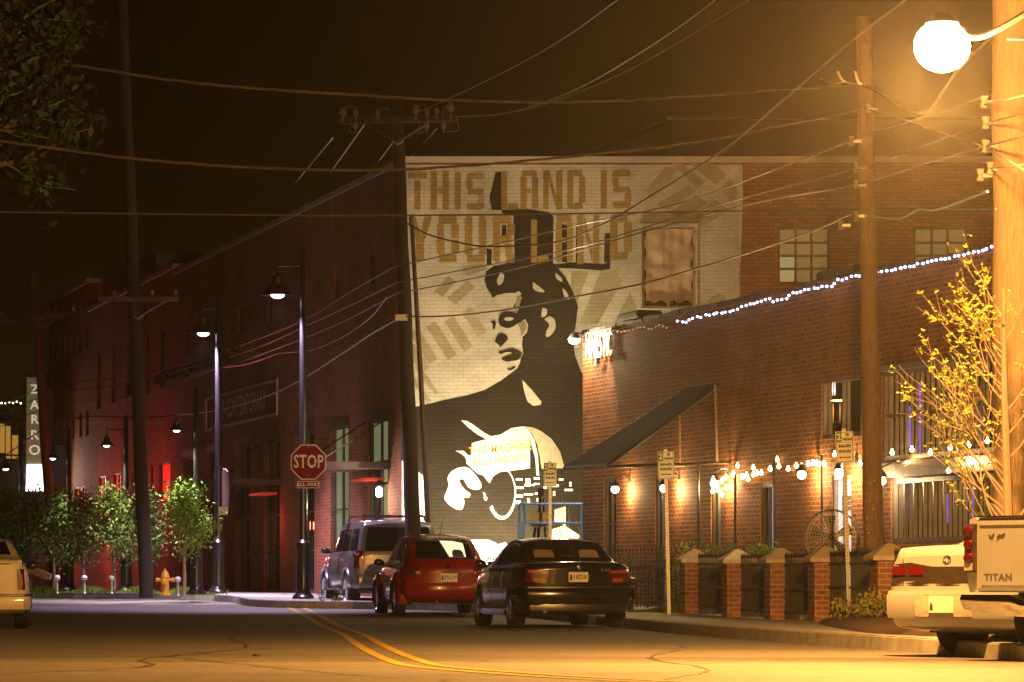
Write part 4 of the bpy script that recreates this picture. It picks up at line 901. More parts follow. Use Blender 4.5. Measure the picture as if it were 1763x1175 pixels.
# ------------------------------------------------------------------ vehicles
def ring_pts(st):
    y, zb, w_, zbelt, wr_, zr = st
    h = zbelt - zb
    return [(0, zb), (w_ * .82, zb), (w_ * .965, zb + .06 * h + .02), (w_, zb + .35 * h), (w_ * .995, zb + .68 * h), (w_ * .955, zbelt - .03), (w_ * .90, zbelt + .02), (lerp(w_ * .9, wr_, .93), zr - (zr - zbelt) * .16 - .005), (wr_ * .86, zr - .012 - .02 * (zr > zbelt + .2)), (wr_ * .45, zr), (0, zr + .006)]
class Car:
    def __init__(s, stations, bow_r=.10, bow_f=.14, lean=0, lean_z=1.0, sub=5):
        ys = [st[0] for st in stations]; s.y0, s.y1 = ys[0], ys[-1]; L = s.y1 - s.y0
        K = len(ring_pts(stations[0])); cols = []
        for k in range(K): cols.append(catmull([(ring_pts(st)[k][0], st[0], ring_pts(st)[k][1]) for st in stations], sub))
        n = len(cols[0]); rings = []
        for i in range(n):
            c = catmull([cols[k][i] for k in range(K)], 3); c[0].x = 0; c[-1].x = 0; rings.append(c)
        mk = len(rings[0]); V = []; F = []
        def bend(p):
            q = p.copy(); x2 = (p.x / .85) ** 2
            wr_ = max(0, 1 - (p.y - s.y0) / 1.0); wf = max(0, 1 - (s.y1 - p.y) / 1.0)
            q.y += bow_r * x2 * wr_ - bow_f * x2 * wf + lean * max(0, p.z - lean_z) * wr_
            return q
        for r in rings:
            full = [Vector(p) for p in r] + [Vector((-p.x, p.y, p.z)) for p in r[-2:0:-1]]
            V += [bend(p) for p in full]
        m_ = 2 * mk - 2
        for i in range(n - 1):
            for k in range(m_): F.append([i * m_ + k, i * m_ + (k + 1) % m_, (i + 1) * m_ + (k + 1) % m_, (i + 1) * m_ + k])
        for i0, flip in ((0, 1), ((n - 1) * m_, 0)):       # end caps as strips across, bowed
            prev = None
            for k in range(mk):
                a, b = V[i0 + k], V[i0 + (m_ - k) % m_]
                row = []
                NX = 8
                for j in range(NX + 1):
                    if j == 0: row.append(i0 + k); continue
                    if j == NX: row.append(i0 + (m_ - k) % m_); continue
                    x = lerp(a.x, b.x, j / NX); z = lerp(a.z, b.z, j / NX); yb = s.y0 if flip else s.y1
                    V.append(bend(Vector((x, yb, z)))); row.append(len(V) - 1)
                if prev:
                    for j in range(NX):
                        f = [prev[j], prev[j + 1], row[j + 1], row[j]]
                        f = [x for q, x in enumerate(f) if x not in f[:q]]
                        if len(f) > 2: F.append(f)
                prev = row
        bm = bmesh.new(); vs = [bm.verts.new(p) for p in V]
        for f in F:
            try: bm.faces.new([vs[i] for i in f])
            except ValueError: pass
        bmesh.ops.remove_doubles(bm, verts=bm.verts, dist=.0008); bmesh.ops.recalc_face_normals(bm, faces=bm.faces)
        s.me = bpy.data.meshes.new('body'); bm.to_mesh(s.me); bm.free()
        s.bvh = BVHTree.FromPolygons([v.co for v in s.me.vertices], [list(p.vertices) for p in s.me.polygons])
    def hit(s, o, d):
        h = s.bvh.ray_cast(Vector(o), Vector(d)); return h
    def wells(s, axles, r, half_w, wd=.30):
        # real wheel arches cut out of the body
        o = bpy.data.objects.new('b', s.me); C.objects.link(o)
        cut = MB()
        for y, z in axles:
            for sx in (-1, 1):
                cut.lathe([(r, -wd / 2), (r, wd / 2 + .3)], (sx * (half_w - wd / 2), y, z), 28, Matrix(((0, 0, sx), (0, 1, 0), (-sx, 0, 0))))
        cm_ = bpy.data.meshes.new('c'); cm_.from_pydata([tuple(p) for p in cut.v], [], cut.f); bm = bmesh.new(); bm.from_mesh(cm_); bmesh.ops.recalc_face_normals(bm, faces=bm.faces); bm.to_mesh(cm_); bm.free()
        c = bpy.data.objects.new('c', cm_); C.objects.link(c)
        md = o.modifiers.new('b', 'BOOLEAN'); md.operation = 'DIFFERENCE'; md.object = c; md.solver = 'EXACT'
        dg = bpy.context.evaluated_depsgraph_get(); me = bpy.data.meshes.new_from_object(o.evaluated_get(dg))
        bpy.data.objects.remove(o); bpy.data.objects.remove(c)
        if len(me.polygons) > 50: s.me = me
    def place(s, mat_, parent, name='body'):
        me = s.me; me.materials.clear(); me.materials.append(mat_)
        bm = bmesh.new(); bm.from_mesh(me)
        for f in bm.faces: f.smooth = True
        for e_ in bm.edges:
            if e_.is_manifold and e_.calc_face_angle(0) > radians(38): e_.smooth = False
        bm.to_mesh(me); bm.free()
        o = bpy.data.objects.new(name, me); C.objects.link(o); o.parent = parent; return o
    def patch(s, outline, axis, off=.006, steps=5, side=1, ccw=None):
        """outline in the plane seen along axis ('rear': (x,z); 'side': (y,z)); projected on the body."""
        cx_ = sum(p[0] for p in outline) / len(outline); cz = sum(p[1] for p in outline) / len(outline)
        pts = []
        for a, b in zip(outline, outline[1:] + outline[:1]):
            for i in range(4): pts.append((lerp(a[0], b[0], i / 4), lerp(a[1], b[1], i / 4)))
        m = MB(); n = len(pts); levels = [1 - i / steps for i in range(steps)]
        def pr(u, v):
            if axis == 'rear': o, d = (u, -5, v), (0, 1, 0)
            elif axis == 'front': o, d = (u, 5, v), (0, -1, 0)
            else: o, d = (side * 5, u, v), (-side, 0, 0)
            h = s.hit(o, d)
            if h[0] is None:
                return None
            nn = h[1]
            if nn.dot(Vector(d)) > 0: nn = -nn
            return h[0] + nn * off
        last = Vector((0, 0, 0))
        for t in levels:
            for u, v in pts:
                q = pr(lerp(cx_, u, t), lerp(cz, v, t))
                if q is None: q = last.copy()
                last = q; m.v.append(q)
        m.v.append(pr(cx_, cz) or last)
        for l in range(steps - 1):
            for i in range(n): m.f.append([l * n + i, l * n + (i + 1) % n, (l + 1) * n + (i + 1) % n, (l + 1) * n + i])
        for i in range(n): m.f.append([(steps - 1) * n + i, (steps - 1) * n + (i + 1) % n, steps * n])
        return m
    def band(s, z, y_end, h, out=.03, th=.05, rear=True, prof=None):
        """strip wrapped round the rear (bumper, moulding) at height z, back along both sides to y_end."""
        path = []
        yy = s.y0 + .25
        side_ys = [lerp(y_end, yy, i / 4) for i in range(5)]
        for y in side_ys:
            h_ = s.hit((-3, y, z), (1, 0, 0))
            if h_[0]: path.append((h_[0], Vector((-1, 0, 0))))
        for i in range(15):
            a = pi * (1 - (i + .5) / 15); d = Vector((cos(a), -sin(a), 0)); o = Vector((d.x * .0, s.y0 + .8, z)) 
            tgt = Vector((cos(a) * .88, s.y0 + .62, z)); tgt = Vector((0, s.y0 + .7, z)) + Vector((cos(a) * .55 if abs(cos(a)) > 0 else 0, 0, 0))
            h_ = s.hit(tgt + d * 3, -d)
            if h_[0]: path.append((h_[0], d))
        for y in reversed(side_ys):
            h_ = s.hit((3, y, z), (-1, 0, 0))
            if h_[0]: path.append((h_[0], Vector((1, 0, 0))))
        m = MB(); prof = prof or [(-.02, -h / 2), (out * .8, -h / 2), (out, -h * .3), (out, h * .3), (out * .7, h / 2), (-.02, h / 2)]
        for p, d in path:
            for a, b in prof: m.v.append(p + d * a + Vector((0, 0, b)))
        k = len(prof)
        for i in range(len(path) - 1):
            for j in range(k): m.f.append([i * k + j, i * k + (j + 1) % k, (i + 1) * k + (j + 1) % k, (i + 1) * k + j])
        m.f.append(list(range(k))); m.f.append([(len(path) - 1) * k + j for j in reversed(range(k))])
        return m
def wheel(parent, x, y, z, r, wd, sx, spokes=5):
    Mx = Matrix(((0, 0, sx), (0, 1, 0), (-sx, 0, 0)))      # lathe axis z -> outward x
    h = wd / 2; m = MB(); m.lathe([(r * .68, -h), (r * .93, -h), (r, -h * .7), (r, h * .7), (r * .93, h), (r * .68, h), (r * .66, h * .8), (r * .66, -h)], (x, y, z), 30, Mx)
    w_ = MB(); w_.lathe([(.001, h * .1), (r * .66, h * .1)], (x, y, z), 24, Mx)
    ty = m.build('wheel', M_tyre, parent, smooth=True)
    rm = MB(); rm.lathe([(r * .70, h * .82), (r * .71, h * 1.0), (r * .67, h * 1.02), (r * .63, h * .75), (r * .62, h * .1)], (x, y, z), 30, Mx)
    rm.lathe([(.001, h * .9), (r * .16, h * .85), (r * .18, h * .3)], (x, y, z), 14, Mx)
    for k in range(spokes):
        a = 2 * pi * k / spokes + .3; d = Vector((0, cos(a), sin(a))); n = Vector((0, -sin(a), cos(a))); o = Vector((x, y, z)) + Vector((sx * h * .72, 0, 0))
        A = [o + d * (r * .12) + n * r * .09, o + d * (r * .12) - n * r * .09, o + d * (r * .65) - n * r * .06, o + d * (r * .65) + n * r * .06]
        rm.poly(A, -.03 * sx, Vector((1, 0, 0)))
    rm.build('rim', M_rim, ty, smooth=True, angle=30)
    MB().lathe([(.001, h * .08), (r * .64, h * .08)], (x, y, z), 20, Mx).build('brake_disc', M_darkmetal, ty)
def mirror(parent, x, y, z, sx, mt):
    m = MB(); m.ball((x + sx * .11, y, z + .04), .088, 10, 8, (1.1, .62, .78)); m.tube([(x, y + .02, z), (x + sx * .1, y, z + .02)], .03, 6); m.build('side_mirror', mt, parent, smooth=True)
def plate(car, parent, x, z, txt, off=.02):
    h_ = car.hit((x, -5, z), (0, 1, 0)); y = h_[0].y - off
    m = MB(); m.box((x, y, z), (.31, .012, .155)); p = m.build('licence_plate', M_plate, parent, bevel=.003)
    m = MB(); text_mb(m, txt, (x + .03, y - .008, z - .002), (1, 0, 0), (0, 0, 1), .072, .001, sx=.95, depth=.001); m.build('plate_lettering', M_ink, p)
    m = MB(); m.poly([(x - .14, y - .0085, z - .05), (x - .095, y - .0085, z - .05), (x - .1, y - .0085, z), (x - .11, y - .0085, z + .045), (x - .13, y - .0085, z + .02)]); m.build('plate_emblem', M_ink, p)
M_tailr = mat('tail_lamp_red', (.085, .003, .003), .15, 0, spec=.8, var=.1); M_tailo = mat('tail_lamp_amber', (.30, .075, .012), .15, 0, spec=.8, var=.1); M_tailc = mat('lamp_clear', (.45, .43, .40), .15, 0, spec=.8)
def paintm(name, col, metal=.3, rough=.28): return mat(name, col, rough, metal, var=.06, scale=2, coat=.5, spec=.4)
HEAD = lambda x0, x1, y0, y1: atan2(-(x1 - x0), (y1 - y0))
def seats(parent, ys, z, xs_=(-.38, .38), mt=None, hw=.13):
    for y in ys:
        for x in xs_:
            m = MB(); m.ball((x, y, z), hw, 10, 8, (1.25, .4, .8)); m.ball((x, y + .02, z - .38), .3, 10, 8, (.8, .3, 1)); m.build('head_restraint', mt, parent, smooth=True)

# black saloon --------------------------------------------------
def rz_of(dx, dy): return atan2(-dx, dy)
S_ = Car([(-2.39, .44, .79, .88, .62, .93), (-2.36, .34, .83, .93, .66, .995), (-2.22, .26, .87, .955, .70, 1.035), (-1.9, .22, .89, .96, .72, 1.05), (-1.52, .21, .90, .965, .72, 1.075), (-1.3, .21, .90, .97, .68, 1.19), (-.95, .21, .90, .97, .62, 1.375), (-.5, .21, .90, .965, .60, 1.425), (.1, .21, .90, .96, .60, 1.425), (.6, .21, .90, .955, .62, 1.34), (1.05, .21, .89, .945, .68, 1.09), (1.3, .22, .88, .93, .70, .98), (1.9, .23, .86, .86, .66, .90), (2.25, .28, .80, .74, .56, .78), (2.39, .40, .70, .62, .45, .66)])
bmw = thing('black_car', 'black four door saloon parked nearest with beige seats and amber red tail lamps', 'car', (.60, 65.4, 0), rz_of(-.19, 1), 'cars parked in line along the kerb')
pc = paintm('paint_black_car', (.010, .008, .011), .2, .16)
S_.wells([(-1.32, .31), (1.52, .31)], .37, .93); S_.place(pc, bmw)
glass_t = bpy.data.materials.new('tinted_glass'); glass_t.use_nodes = True
n = glass_t.node_tree; b = n.nodes['Principled BSDF']; mx_ = n.nodes.new('ShaderNodeMixShader'); tr_ = n.nodes.new('ShaderNodeBsdfTransparent'); fr_ = n.nodes.new('ShaderNodeFresnel')
b.inputs['Base Color'].default_value = (.01, .012, .012, 1); b.inputs['Roughness'].default_value = .03; tr_.inputs[0].default_value = (.55, .6, .55, 1); fr_.inputs[0].default_value = 1.5
ad_ = n.nodes.new('ShaderNodeMath'); ad_.operation = 'ADD'; ad_.inputs[1].default_value = .12; ad_.use_clamp = True; n.links.new(fr_.outputs[0], ad_.inputs[0])
n.links.new(ad_.outputs[0], mx_.inputs[0]); n.links.new(tr_.outputs[0], mx_.inputs[1]); n.links.new(b.outputs[0], mx_.inputs[2]); n.links.new(mx_.outputs[0], n.nodes['Material Output'].inputs[0])
M_seat = mat('beige_leather', (.30, .20, .10), .6); M_seatd = mat('dark_seat', (.02, .018, .018), .7)
S_.patch([(-.66, 1.09), (.66, 1.09), (.60, 1.2), (.52, 1.355), (-.52, 1.355), (-.60, 1.2)], 'rear').build('rear_window', M_glass, bmw, smooth=True, angle=0)
for x in (-.36, .36): S_.patch([(x - .16, 1.10), (x + .16, 1.10), (x + .15, 1.20), (x + .12, 1.225), (x - .12, 1.225), (x - .15, 1.20)], 'rear', .012).build('head_restraint', M_seat, bmw, smooth=True, angle=0)
S_.patch([(-.13, 1.105), (.13, 1.105), (.1, 1.15), (-.1, 1.15)], 'rear', .012).build('head_restraint', M_seatd, bmw, smooth=True, angle=0)
for sx in (-1, 1):
    S_.patch([(-1.18, 1.02), (-.62, 1.02), (-.62, 1.31), (-.88, 1.27)], 'side', side=sx).build('side_window', M_glass, bmw, smooth=True, angle=0)
    S_.patch([(-.55, 1.02), (.22, 1.01), (.22, 1.33), (-.55, 1.325)], 'side', side=sx).build('side_window', M_glass, bmw, smooth=True, angle=0)
    S_.patch([(.30, 1.01), (.98, 1.0), (.62, 1.24), (.30, 1.315)], 'side', side=sx).build('side_window', M_glass, bmw, smooth=True, angle=0)
    S_.patch([(sx * .84, .72), (sx * .52, .70), (sx * .47, .90), (sx * .80, .92)], 'rear', .010).build('tail_lamp', M_tailr, bmw, smooth=True, angle=0)
    S_.patch([(sx * .79, .865), (sx * .485, .86), (sx * .475, .895), (sx * .78, .912)], 'rear', .014).build('indicator', M_tailo, bmw, smooth=True, angle=0)
    S_.patch([(sx * .70, .725), (sx * .53, .72), (sx * .54, .78), (sx * .70, .785)], 'rear', .014).build('reversing_lamp', M_tailo, bmw, smooth=True, angle=0)
    for y in (-1.32, 1.52): wheel(bmw, sx * .80, y, .31, .31, .22, sx, 5)
    mirror(bmw, sx * .87, .78, .98, sx, pc)
    m = MB(); m.box((sx * .88, .1, .25), (.08, 2.1, .10)); m.build('side_sill', pc, bmw, bevel=.02)
S_.band(.53, -1.72, .17, .055).build('rear_bumper', pc, bmw, smooth=True); S_.band(.64, -1.72, .03, .075).build('bumper_moulding', mat('moulding', (.03, .02, .02), .25, spec=.8), bmw, smooth=True)
S_.band(.34, -1.72, .14, .02).build('rear_valance', M_black, bmw, smooth=True)
S_.patch([(-.45, .70), (-.25, .70), (-.25, .90), (-.45, .90)], 'rear', .004).build('lower_panel', pc, bmw)
def seam(car, parent, pts, name='boot_seam', r=.006):
    m = MB(); P_ = []
    for a, b in zip(pts, pts[1:]):
        for i in range(5):
            h = car.hit((lerp(a[0], b[0], i / 4), -5, lerp(a[1], b[1], i / 4)), (0, 1, 0))
            if h[0]: P_.append(h[0])
    m.tube(P_, r, 4); m.build(name, M_black, parent)
def side_seam(car, parent, pts, sx, r=.006):
    m = MB(); P_ = []
    for a, b in zip(pts, pts[1:]):
        for i in range(5):
            h = car.hit((sx * 5, lerp(a[0], b[0], i / 4), lerp(a[1], b[1], i / 4)), (-sx, 0, 0))
            if h[0]: P_.append(h[0])
    m.tube(P_, r, 4); m.build('door_seam', M_black, parent)
seam(S_, bmw, [(-.46, 1.0), (-.47, .67), (.47, .67), (.46, 1.0)])
for sx in (-1, 1):
    for pts in ([(.26, .98), (.26, .32)], [(-.58, .98), (-.58, .6), (-.85, .4)], [(1.0, .95), (1.0, .32)]): side_seam(S_, bmw, pts, sx)
    for y in (.12, -.5):
        h_ = S_.hit((sx * 5, y, .80), (-sx, 0, 0)); m = MB(); m.box(h_[0] + Vector((sx * .012, 0, 0)), (.03, .16, .028)); m.build('door_handle', pc, bmw, bevel=.008)
    S_.patch([(-1.22, .985), (1.0, .972), (1.0, .985), (-1.22, 1.0)], 'side', .008, side=sx).build('window_trim', M_chrome, bmw)
plate(S_, bmw, -.02, .80, '918DXT')
m = MB(); h_ = S_.hit((.42, -5, .90), (0, 1, 0)); text_mb(m, '540i', (.42, h_[0].y - .008, .905), (1, 0, 0), (0, 0, 1), .045, .002, sx=1.4); m.build('badge', M_chrome, bmw)
m = MB(); m.lathe([(.032, 0), (.036, .006), (.001, .009)], (0, S_.hit((0, -5, .96), (0, 1, 0))[0].y - .004, .955), 14, Matrix.Rotation(pi / 2, 3, 'X')); m.build('emblem', M_chrome, bmw)
m = MB(); m.tube([(-.55, -2.42, .27), (-.55, -2.2, .28)], .035, 8); m.build('exhaust', M_chrome, bmw)
m = MB(); m.box((0, -.2, .27), (1.3, 3.8, .08)); m.build('floor_pan', M_black, bmw)

# red beetle-shaped hatchback --------------------------------
B_ = Car([(-2.02, .46, .62, .72, .40, .80), (-1.99, .34, .74, .80, .48, .92), (-1.86, .27, .80, .86, .55, 1.04), (-1.68, .24, .82, .90, .60, 1.13), (-1.42, .22, .83, .93, .62, 1.27), (-1.05, .22, .83, .95, .60, 1.41), (-.55, .22, .83, .95, .60, 1.49), (.0, .22, .83, .95, .60, 1.50), (.5, .22, .83, .95, .60, 1.42), (.95, .22, .83, .93, .60, 1.22), (1.25, .22, .82, .88, .58, 1.02), (1.6, .24, .78, .80, .52, .90), (1.9, .30, .68, .68, .45, .74), (2.05, .42, .5, .52, .3, .56)], bow_r=.20)
bug = thing('red_car', 'small round red hatchback parked between the silver car and the black car', 'car', (-1.48, 75.4, G(0, 74)), rz_of(-.16, 1), 'cars parked in line along the kerb')
pr_ = paintm('paint_red_car', (.20, .005, .005), .0, .25)
B_.wells([(-1.25, .31), (1.27, .31)], .36, .9); B_.place(pr_, bug)
B_.patch([(-.52, 1.04), (.52, 1.04), (.50, 1.2), (.46, 1.40), (.3, 1.425), (-.3, 1.425), (-.46, 1.40), (-.50, 1.2)], 'rear').build('rear_window', M_glass, bug, smooth=True, angle=0)
B_.patch([(.06, 1.07), (.37, 1.07), (.38, 1.32), (.20, 1.36), (-.04, 1.37)], 'rear', .010).build('glowing_view_patch', mat('mural_view_glow', (.8, .8, .6), .2, emit=(1, .98, .62), es=.95, var=.1), bug, smooth=True, angle=0, label='glowing patch standing in for the mural seen through the rear glass')  # emissive patch on opaque glass, painted as the bright view through it
B_.patch([(.12, 1.06), (.34, 1.06), (.33, 1.16), (.29, 1.20), (.17, 1.20), (.13, 1.16)], 'rear', .014).build('head_restraint', M_seatd, bug, smooth=True, angle=0)
for sx in (-1, 1):
    B_.patch([(-1.15, 1.03), (-.5, 1.02), (-.5, 1.36), (-.85, 1.32)], 'side', side=sx).build('side_window', M_glass, bug, smooth=True, angle=0)
    B_.patch([(-.42, 1.02), (.78, 1.0), (.48, 1.25), (.05, 1.38), (-.42, 1.38)], 'side', side=sx).build('side_window', M_glass, bug, smooth=True, angle=0)
    for y in (-1.25, 1.27):
        m = MB(); n_ = 18; N3 = 7                                # bulging separate wings
        for i in range(n_ + 1):
            a = lerp(-.25, pi + .25, i / n_)
            for j in range(N3 + 1):
                b_ = j / N3; rr = lerp(.355, .50, sin(b_ * pi / 2)); xx = .80 + .115 * cos(b_ * pi / 2) - .10 * (b_ > .99)
                m.v.append(Vector((sx * xx, y + rr * cos(a) * 1.04, .33 + rr * sin(a) * .98)))
        m.f = [[i * (N3 + 1) + j, i * (N3 + 1) + j + 1, (i + 1) * (N3 + 1) + j + 1, (i + 1) * (N3 + 1) + j] for i in range(n_) for j in range(N3)]
        m.build('wing', pr_, bug, smooth=True, angle=0)
        wheel(bug, sx * .79, y, .315, .315, .20, sx, 6)
    mirror(bug, sx * .80, .68, .95, sx, M_black)
    m = MB(); h_ = B_.hit((sx * .60, -5, .82), (0, 1, 0)); nrm = h_[1] if h_[1].y < 0 else -h_[1]; q = nrm.to_track_quat('Z', 'Y').to_matrix()
    m.lathe([(.115, -.02), (.115, .015), (.10, .028), (.001, .042)], h_[0] , 20, q); tl = m.build('tail_lamp', M_tailr, bug, smooth=True)
    m = MB(); m.lathe([(.128, -.02), (.128, .010), (.115, .018)], h_[0], 20, q); m.build('lamp_surround', pr_, tl, smooth=True)
    m = MB(); h_ = B_.hit((sx * .50, -5, .43), (0, 1, 0)); m.lathe([(.045, -.01), (.045, .012), (.001, .018)], h_[0], 12, Matrix.Rotation(pi / 2, 3, 'X')); m.build('fog_lamp', M_tailo, bug, smooth=True)
B_.band(.50, -1.62, .20, .045).build('rear_bumper', pr_, bug, smooth=True)
m = MB(); 
for k in range(15):
    x0_, x1_ = -.5 + k / 15, -.5 + (k + 1) / 15
    for (xa) in (x0_,):
        za = .66 + .30 * (abs(x0_) / .5) ** 2.2; zb_ = .66 + .30 * (abs(x1_) / .5) ** 2.2
        a = B_.hit((x0_, -5, za), (0, 1, 0)); b_ = B_.hit((x1_, -5, zb_), (0, 1, 0)); m.tube([a[0] + a[1] * .001, b_[0] + b_[1] * .001], .006, 4)
m.build('hatch_seam', M_black, bug)
for sx in (-1, 1): side_seam(B_, bug, [(-.46, 1.0), (-.46, .32)], sx); side_seam(B_, bug, [(.8, .95), (.8, .32)], sx)
plate(B_, bug, 0.02, .70, '575GYU', .03)
h_ = B_.hit((0, -5, .90), (0, 1, 0)); MB().lathe([(.045, -.01), (.045, .008), (.001, .010)], h_[0], 16, h_[1].to_track_quat('Z', 'Y').to_matrix()).build('emblem', M_chrome, bug, smooth=True)
MB().tube([(.0, -.95, 1.43), (.05, -1.2, 1.86)], [.006, .003], 5).build('aerial', M_black, bug)
MB().tube([(-.2, -2.0, .26), (-.2, -1.7, .28)], .03, 8).build('exhaust', M_chrome, bug)
m = MB(); m.box((0, -.1, .27), (1.2, 3.2, .08)); m.build('floor_pan', M_black, bug)

# silver off-roader --------------------------------------------
U_ = Car([(-2.30, .60, .84, 1.06, .68, 1.66), (-2.27, .48, .88, 1.10, .70, 1.715), (-2.1, .38, .90, 1.12, .71, 1.755), (-1.5, .36, .91, 1.12, .71, 1.775), (-.6, .36, .91, 1.12, .71, 1.785), (.2, .36, .91, 1.12, .70, 1.765), (.55, .36, .91, 1.11, .70, 1.68), (1.0, .36, .91, 1.10, .72, 1.30), (1.2, .36, .90, 1.09, .72, 1.15), (1.8, .38, .88, 1.05, .70, 1.10), (2.15, .42, .84, .92, .62, .98), (2.28, .5, .76, .80, .5, .84)], bow_r=.07, lean=.30, lean_z=1.08)
suv = thing('silver_car', 'tall silver off roader with roof rack at the front of the parked line', 'car', (-2.70, 83.1, G(0, 80)), rz_of(-.21, 1), 'cars parked in line along the kerb')
ps = paintm('paint_silver_car', (.17, .16, .17), .5, .3)
U_.wells([(-1.32, .37), (1.38, .37)], .44, .94, .34); U_.place(ps, suv)
U_.patch([(-.70, 1.14), (.70, 1.14), (.66, 1.4), (.60, 1.62), (-.60, 1.62), (-.66, 1.4)], 'rear').build('rear_window', M_glass, suv, smooth=True, angle=0)
for sx in (-1, 1):
    U_.patch([(-2.0, 1.16), (-1.12, 1.16), (-1.12, 1.60), (-1.85, 1.60)], 'side', side=sx).build('side_window', M_glass, suv, smooth=True, angle=0)
    U_.patch([(-1.0, 1.16), (-.25, 1.16), (-.25, 1.60), (-1.0, 1.60)], 'side', side=sx).build('side_window', M_glass, suv, smooth=True, angle=0)
    U_.patch([(-.13, 1.16), (.92, 1.15), (.50, 1.57), (-.13, 1.60)], 'side', side=sx).build('side_window', M_glass, suv, smooth=True, angle=0)
    U_.patch([(sx * .90, .80), (sx * .74, .80), (sx * .73, 1.16), (sx * .86, 1.16)], 'rear', .012).build('tail_lamp', M_tailr, suv, smooth=True, angle=0)
    for y in (-1.32, 1.38):
        m = MB(); n_ = 16
        m.tube([(sx * .925, y + .445 * cos(a), .37 + .445 * sin(a)) for a in [pi * k / n_ for k in range(n_ + 1)]], .032, 8); m.build('arch_flare', ps, suv, smooth=True)
        wheel(suv, sx * .81, y, .37, .37, .25, sx, 6)
    mirror(suv, sx * .88, .82, 1.14, sx, M_black)
    m = MB(); m.box((sx * .95, .0, .40), (.17, 1.65, .05)); m.build('running_board', M_chrome, suv, bevel=.015)
    MB().tube([(sx * .62, -1.7, 1.76), (sx * .62, -1.6, 1.85), (sx * .62, .0, 1.86), (sx * .62, .15, 1.77)], .022, 6).build('roof_rail', M_black, suv, smooth=True)
    U_.patch([(-1.9, .74), (1.0, .74), (1.0, .80), (-1.9, .80)], 'side', .012, side=sx).build('side_moulding', ps, suv)
for sx in (-1, 1):
    for pts in ([(-.19, 1.12), (-.19, .42)], [(-1.06, 1.12), (-1.0, .8), (-.85, .5)], [(.95, 1.1), (.95, .45)]): side_seam(U_, suv, pts, sx)
seam(U_, suv, [(-.72, 1.12), (-.72, .72), (.72, .72), (.72, 1.12)], 'tailgate_seam')
m = MB(); [m.tube([(-.62, y, 1.86), (.62, y, 1.86)], .018, 6) for y in (-1.5, -.9, -.2)]; m.build('roof_bar', M_black, suv)
U_.band(.55, -1.85, .26, .06).build('rear_bumper', ps, suv, smooth=True)
m = MB(); m.box((0, -.1, .36), (1.6, 3.8, .10)); m.build('floor_pan', M_black, suv)

# white saloon at the right -----------------------------------
R_ = Car([(-2.30, .48, .80, .84, .66, .96), (-2.27, .34, .85, .90, .70, 1.03), (-2.15, .27, .87, .92, .73, 1.06), (-1.5, .22, .87, .94, .72, 1.08), (-1.15, .22, .87, .95, .66, 1.22), (-.8, .22, .87, .95, .60, 1.36), (-.2, .22, .87, .95, .58, 1.40), (.4, .22, .87, .94, .60, 1.34), (1.0, .22, .86, .92, .66, 1.02), (1.7, .24, .85, .86, .62, .90), (2.15, .30, .8, .72, .5, .76), (2.28, .42, .7, .6, .4, .64)], bow_r=.10)
rzr = -radians(49)
def corner_loc(px, Y, lx, ly, rz):     # where the origin goes so that local point (lx, ly) lands on pixel column px at depth Y
    w_ = Vector((PXX(px, Y), Y, 0)); r = Matrix.Rotation(rz, 3, 'Z') @ Vector((lx, ly, 0)); return w_ - r
loc = corner_loc(1537, 39.0, -.86, -2.14, rzr)
wc = thing('white_car', 'white saloon parked at an angle left of the white pickup', 'car', loc, rzr)
pw = paintm('paint_white_car', (.31, .30, .30), .15, .35)
R_.wells([(-1.25, .31), (1.45, .31)], .37, .90); R_.place(pw, wc)
R_.patch([(-.62, 1.11), (.62, 1.11), (.52, 1.33), (-.52, 1.33)], 'rear').build('rear_window', M_glass, wc, smooth=True, angle=0)
R_.patch([(-.80, .70), (.80, .70), (.80, .88), (.5, .90), (.42, .86), (-.42, .86), (-.5, .90), (-.80, .88)], 'rear', .006).build('tail_panel', mat('smoked_panel', (.035, .022, .018), .12, spec=.8), wc, smooth=True, angle=0)
for sx in (-1, 1):
    R_.patch([(-1.1, 1.0), (-.3, 1.0), (-.3, 1.30), (-.75, 1.26)], 'side', side=sx).build('side_window', M_glass, wc, smooth=True, angle=0)
    R_.patch([(-.2, 1.0), (.9, .97), (.45, 1.26), (-.2, 1.31)], 'side', side=sx).build('side_window', M_glass, wc, smooth=True, angle=0)
    for x0_, x1_, nm in ((.56, .78, 'tail_lamp'), (.28 + .03, .52, 'tail_lamp')): R_.patch([(sx * x0_, .78), (sx * x1_, .78), (sx * x1_, .865), (sx * x0_, .865)], 'rear', .012).build(nm, M_tailr, wc, smooth=True, angle=0)
    for y in (-1.25, 1.45): wheel(wc, sx * .77, y, .31, .31, .20, sx, 7)
    mirror(wc, sx * .84, .8, .95, sx, pw)
R_.band(.50, -1.65, .26, .07).build('rear_bumper', pw, wc, smooth=True)
R_.patch([(-.36, .40), (.36, .40), (.36, .60), (-.36, .60)], 'rear', .084).build('plate_recess', mat('recess_beige', (.38, .34, .28), .6), wc)
m = MB(); yb = R_.y0 - .088
pl_ = MB(); pl_.box((0, yb, .50), (.31, .012, .155)); q = pl_.build('licence_plate', M_plate, wc, bevel=.003)
m.poly([(-.14, yb - .0085, .45), (-.095, yb - .0085, .45), (-.1, yb - .0085, .50), (-.13, yb - .0085, .53)]); text_mb(m, 'OK 482', (.03, yb - .008, .50), (1, 0, 0), (0, 0, 1), .065, .001) if False else None
m.build('plate_emblem', M_ink, q)
m = MB(); h_ = R_.hit((0, -5, .93), (0, 1, 0)); 
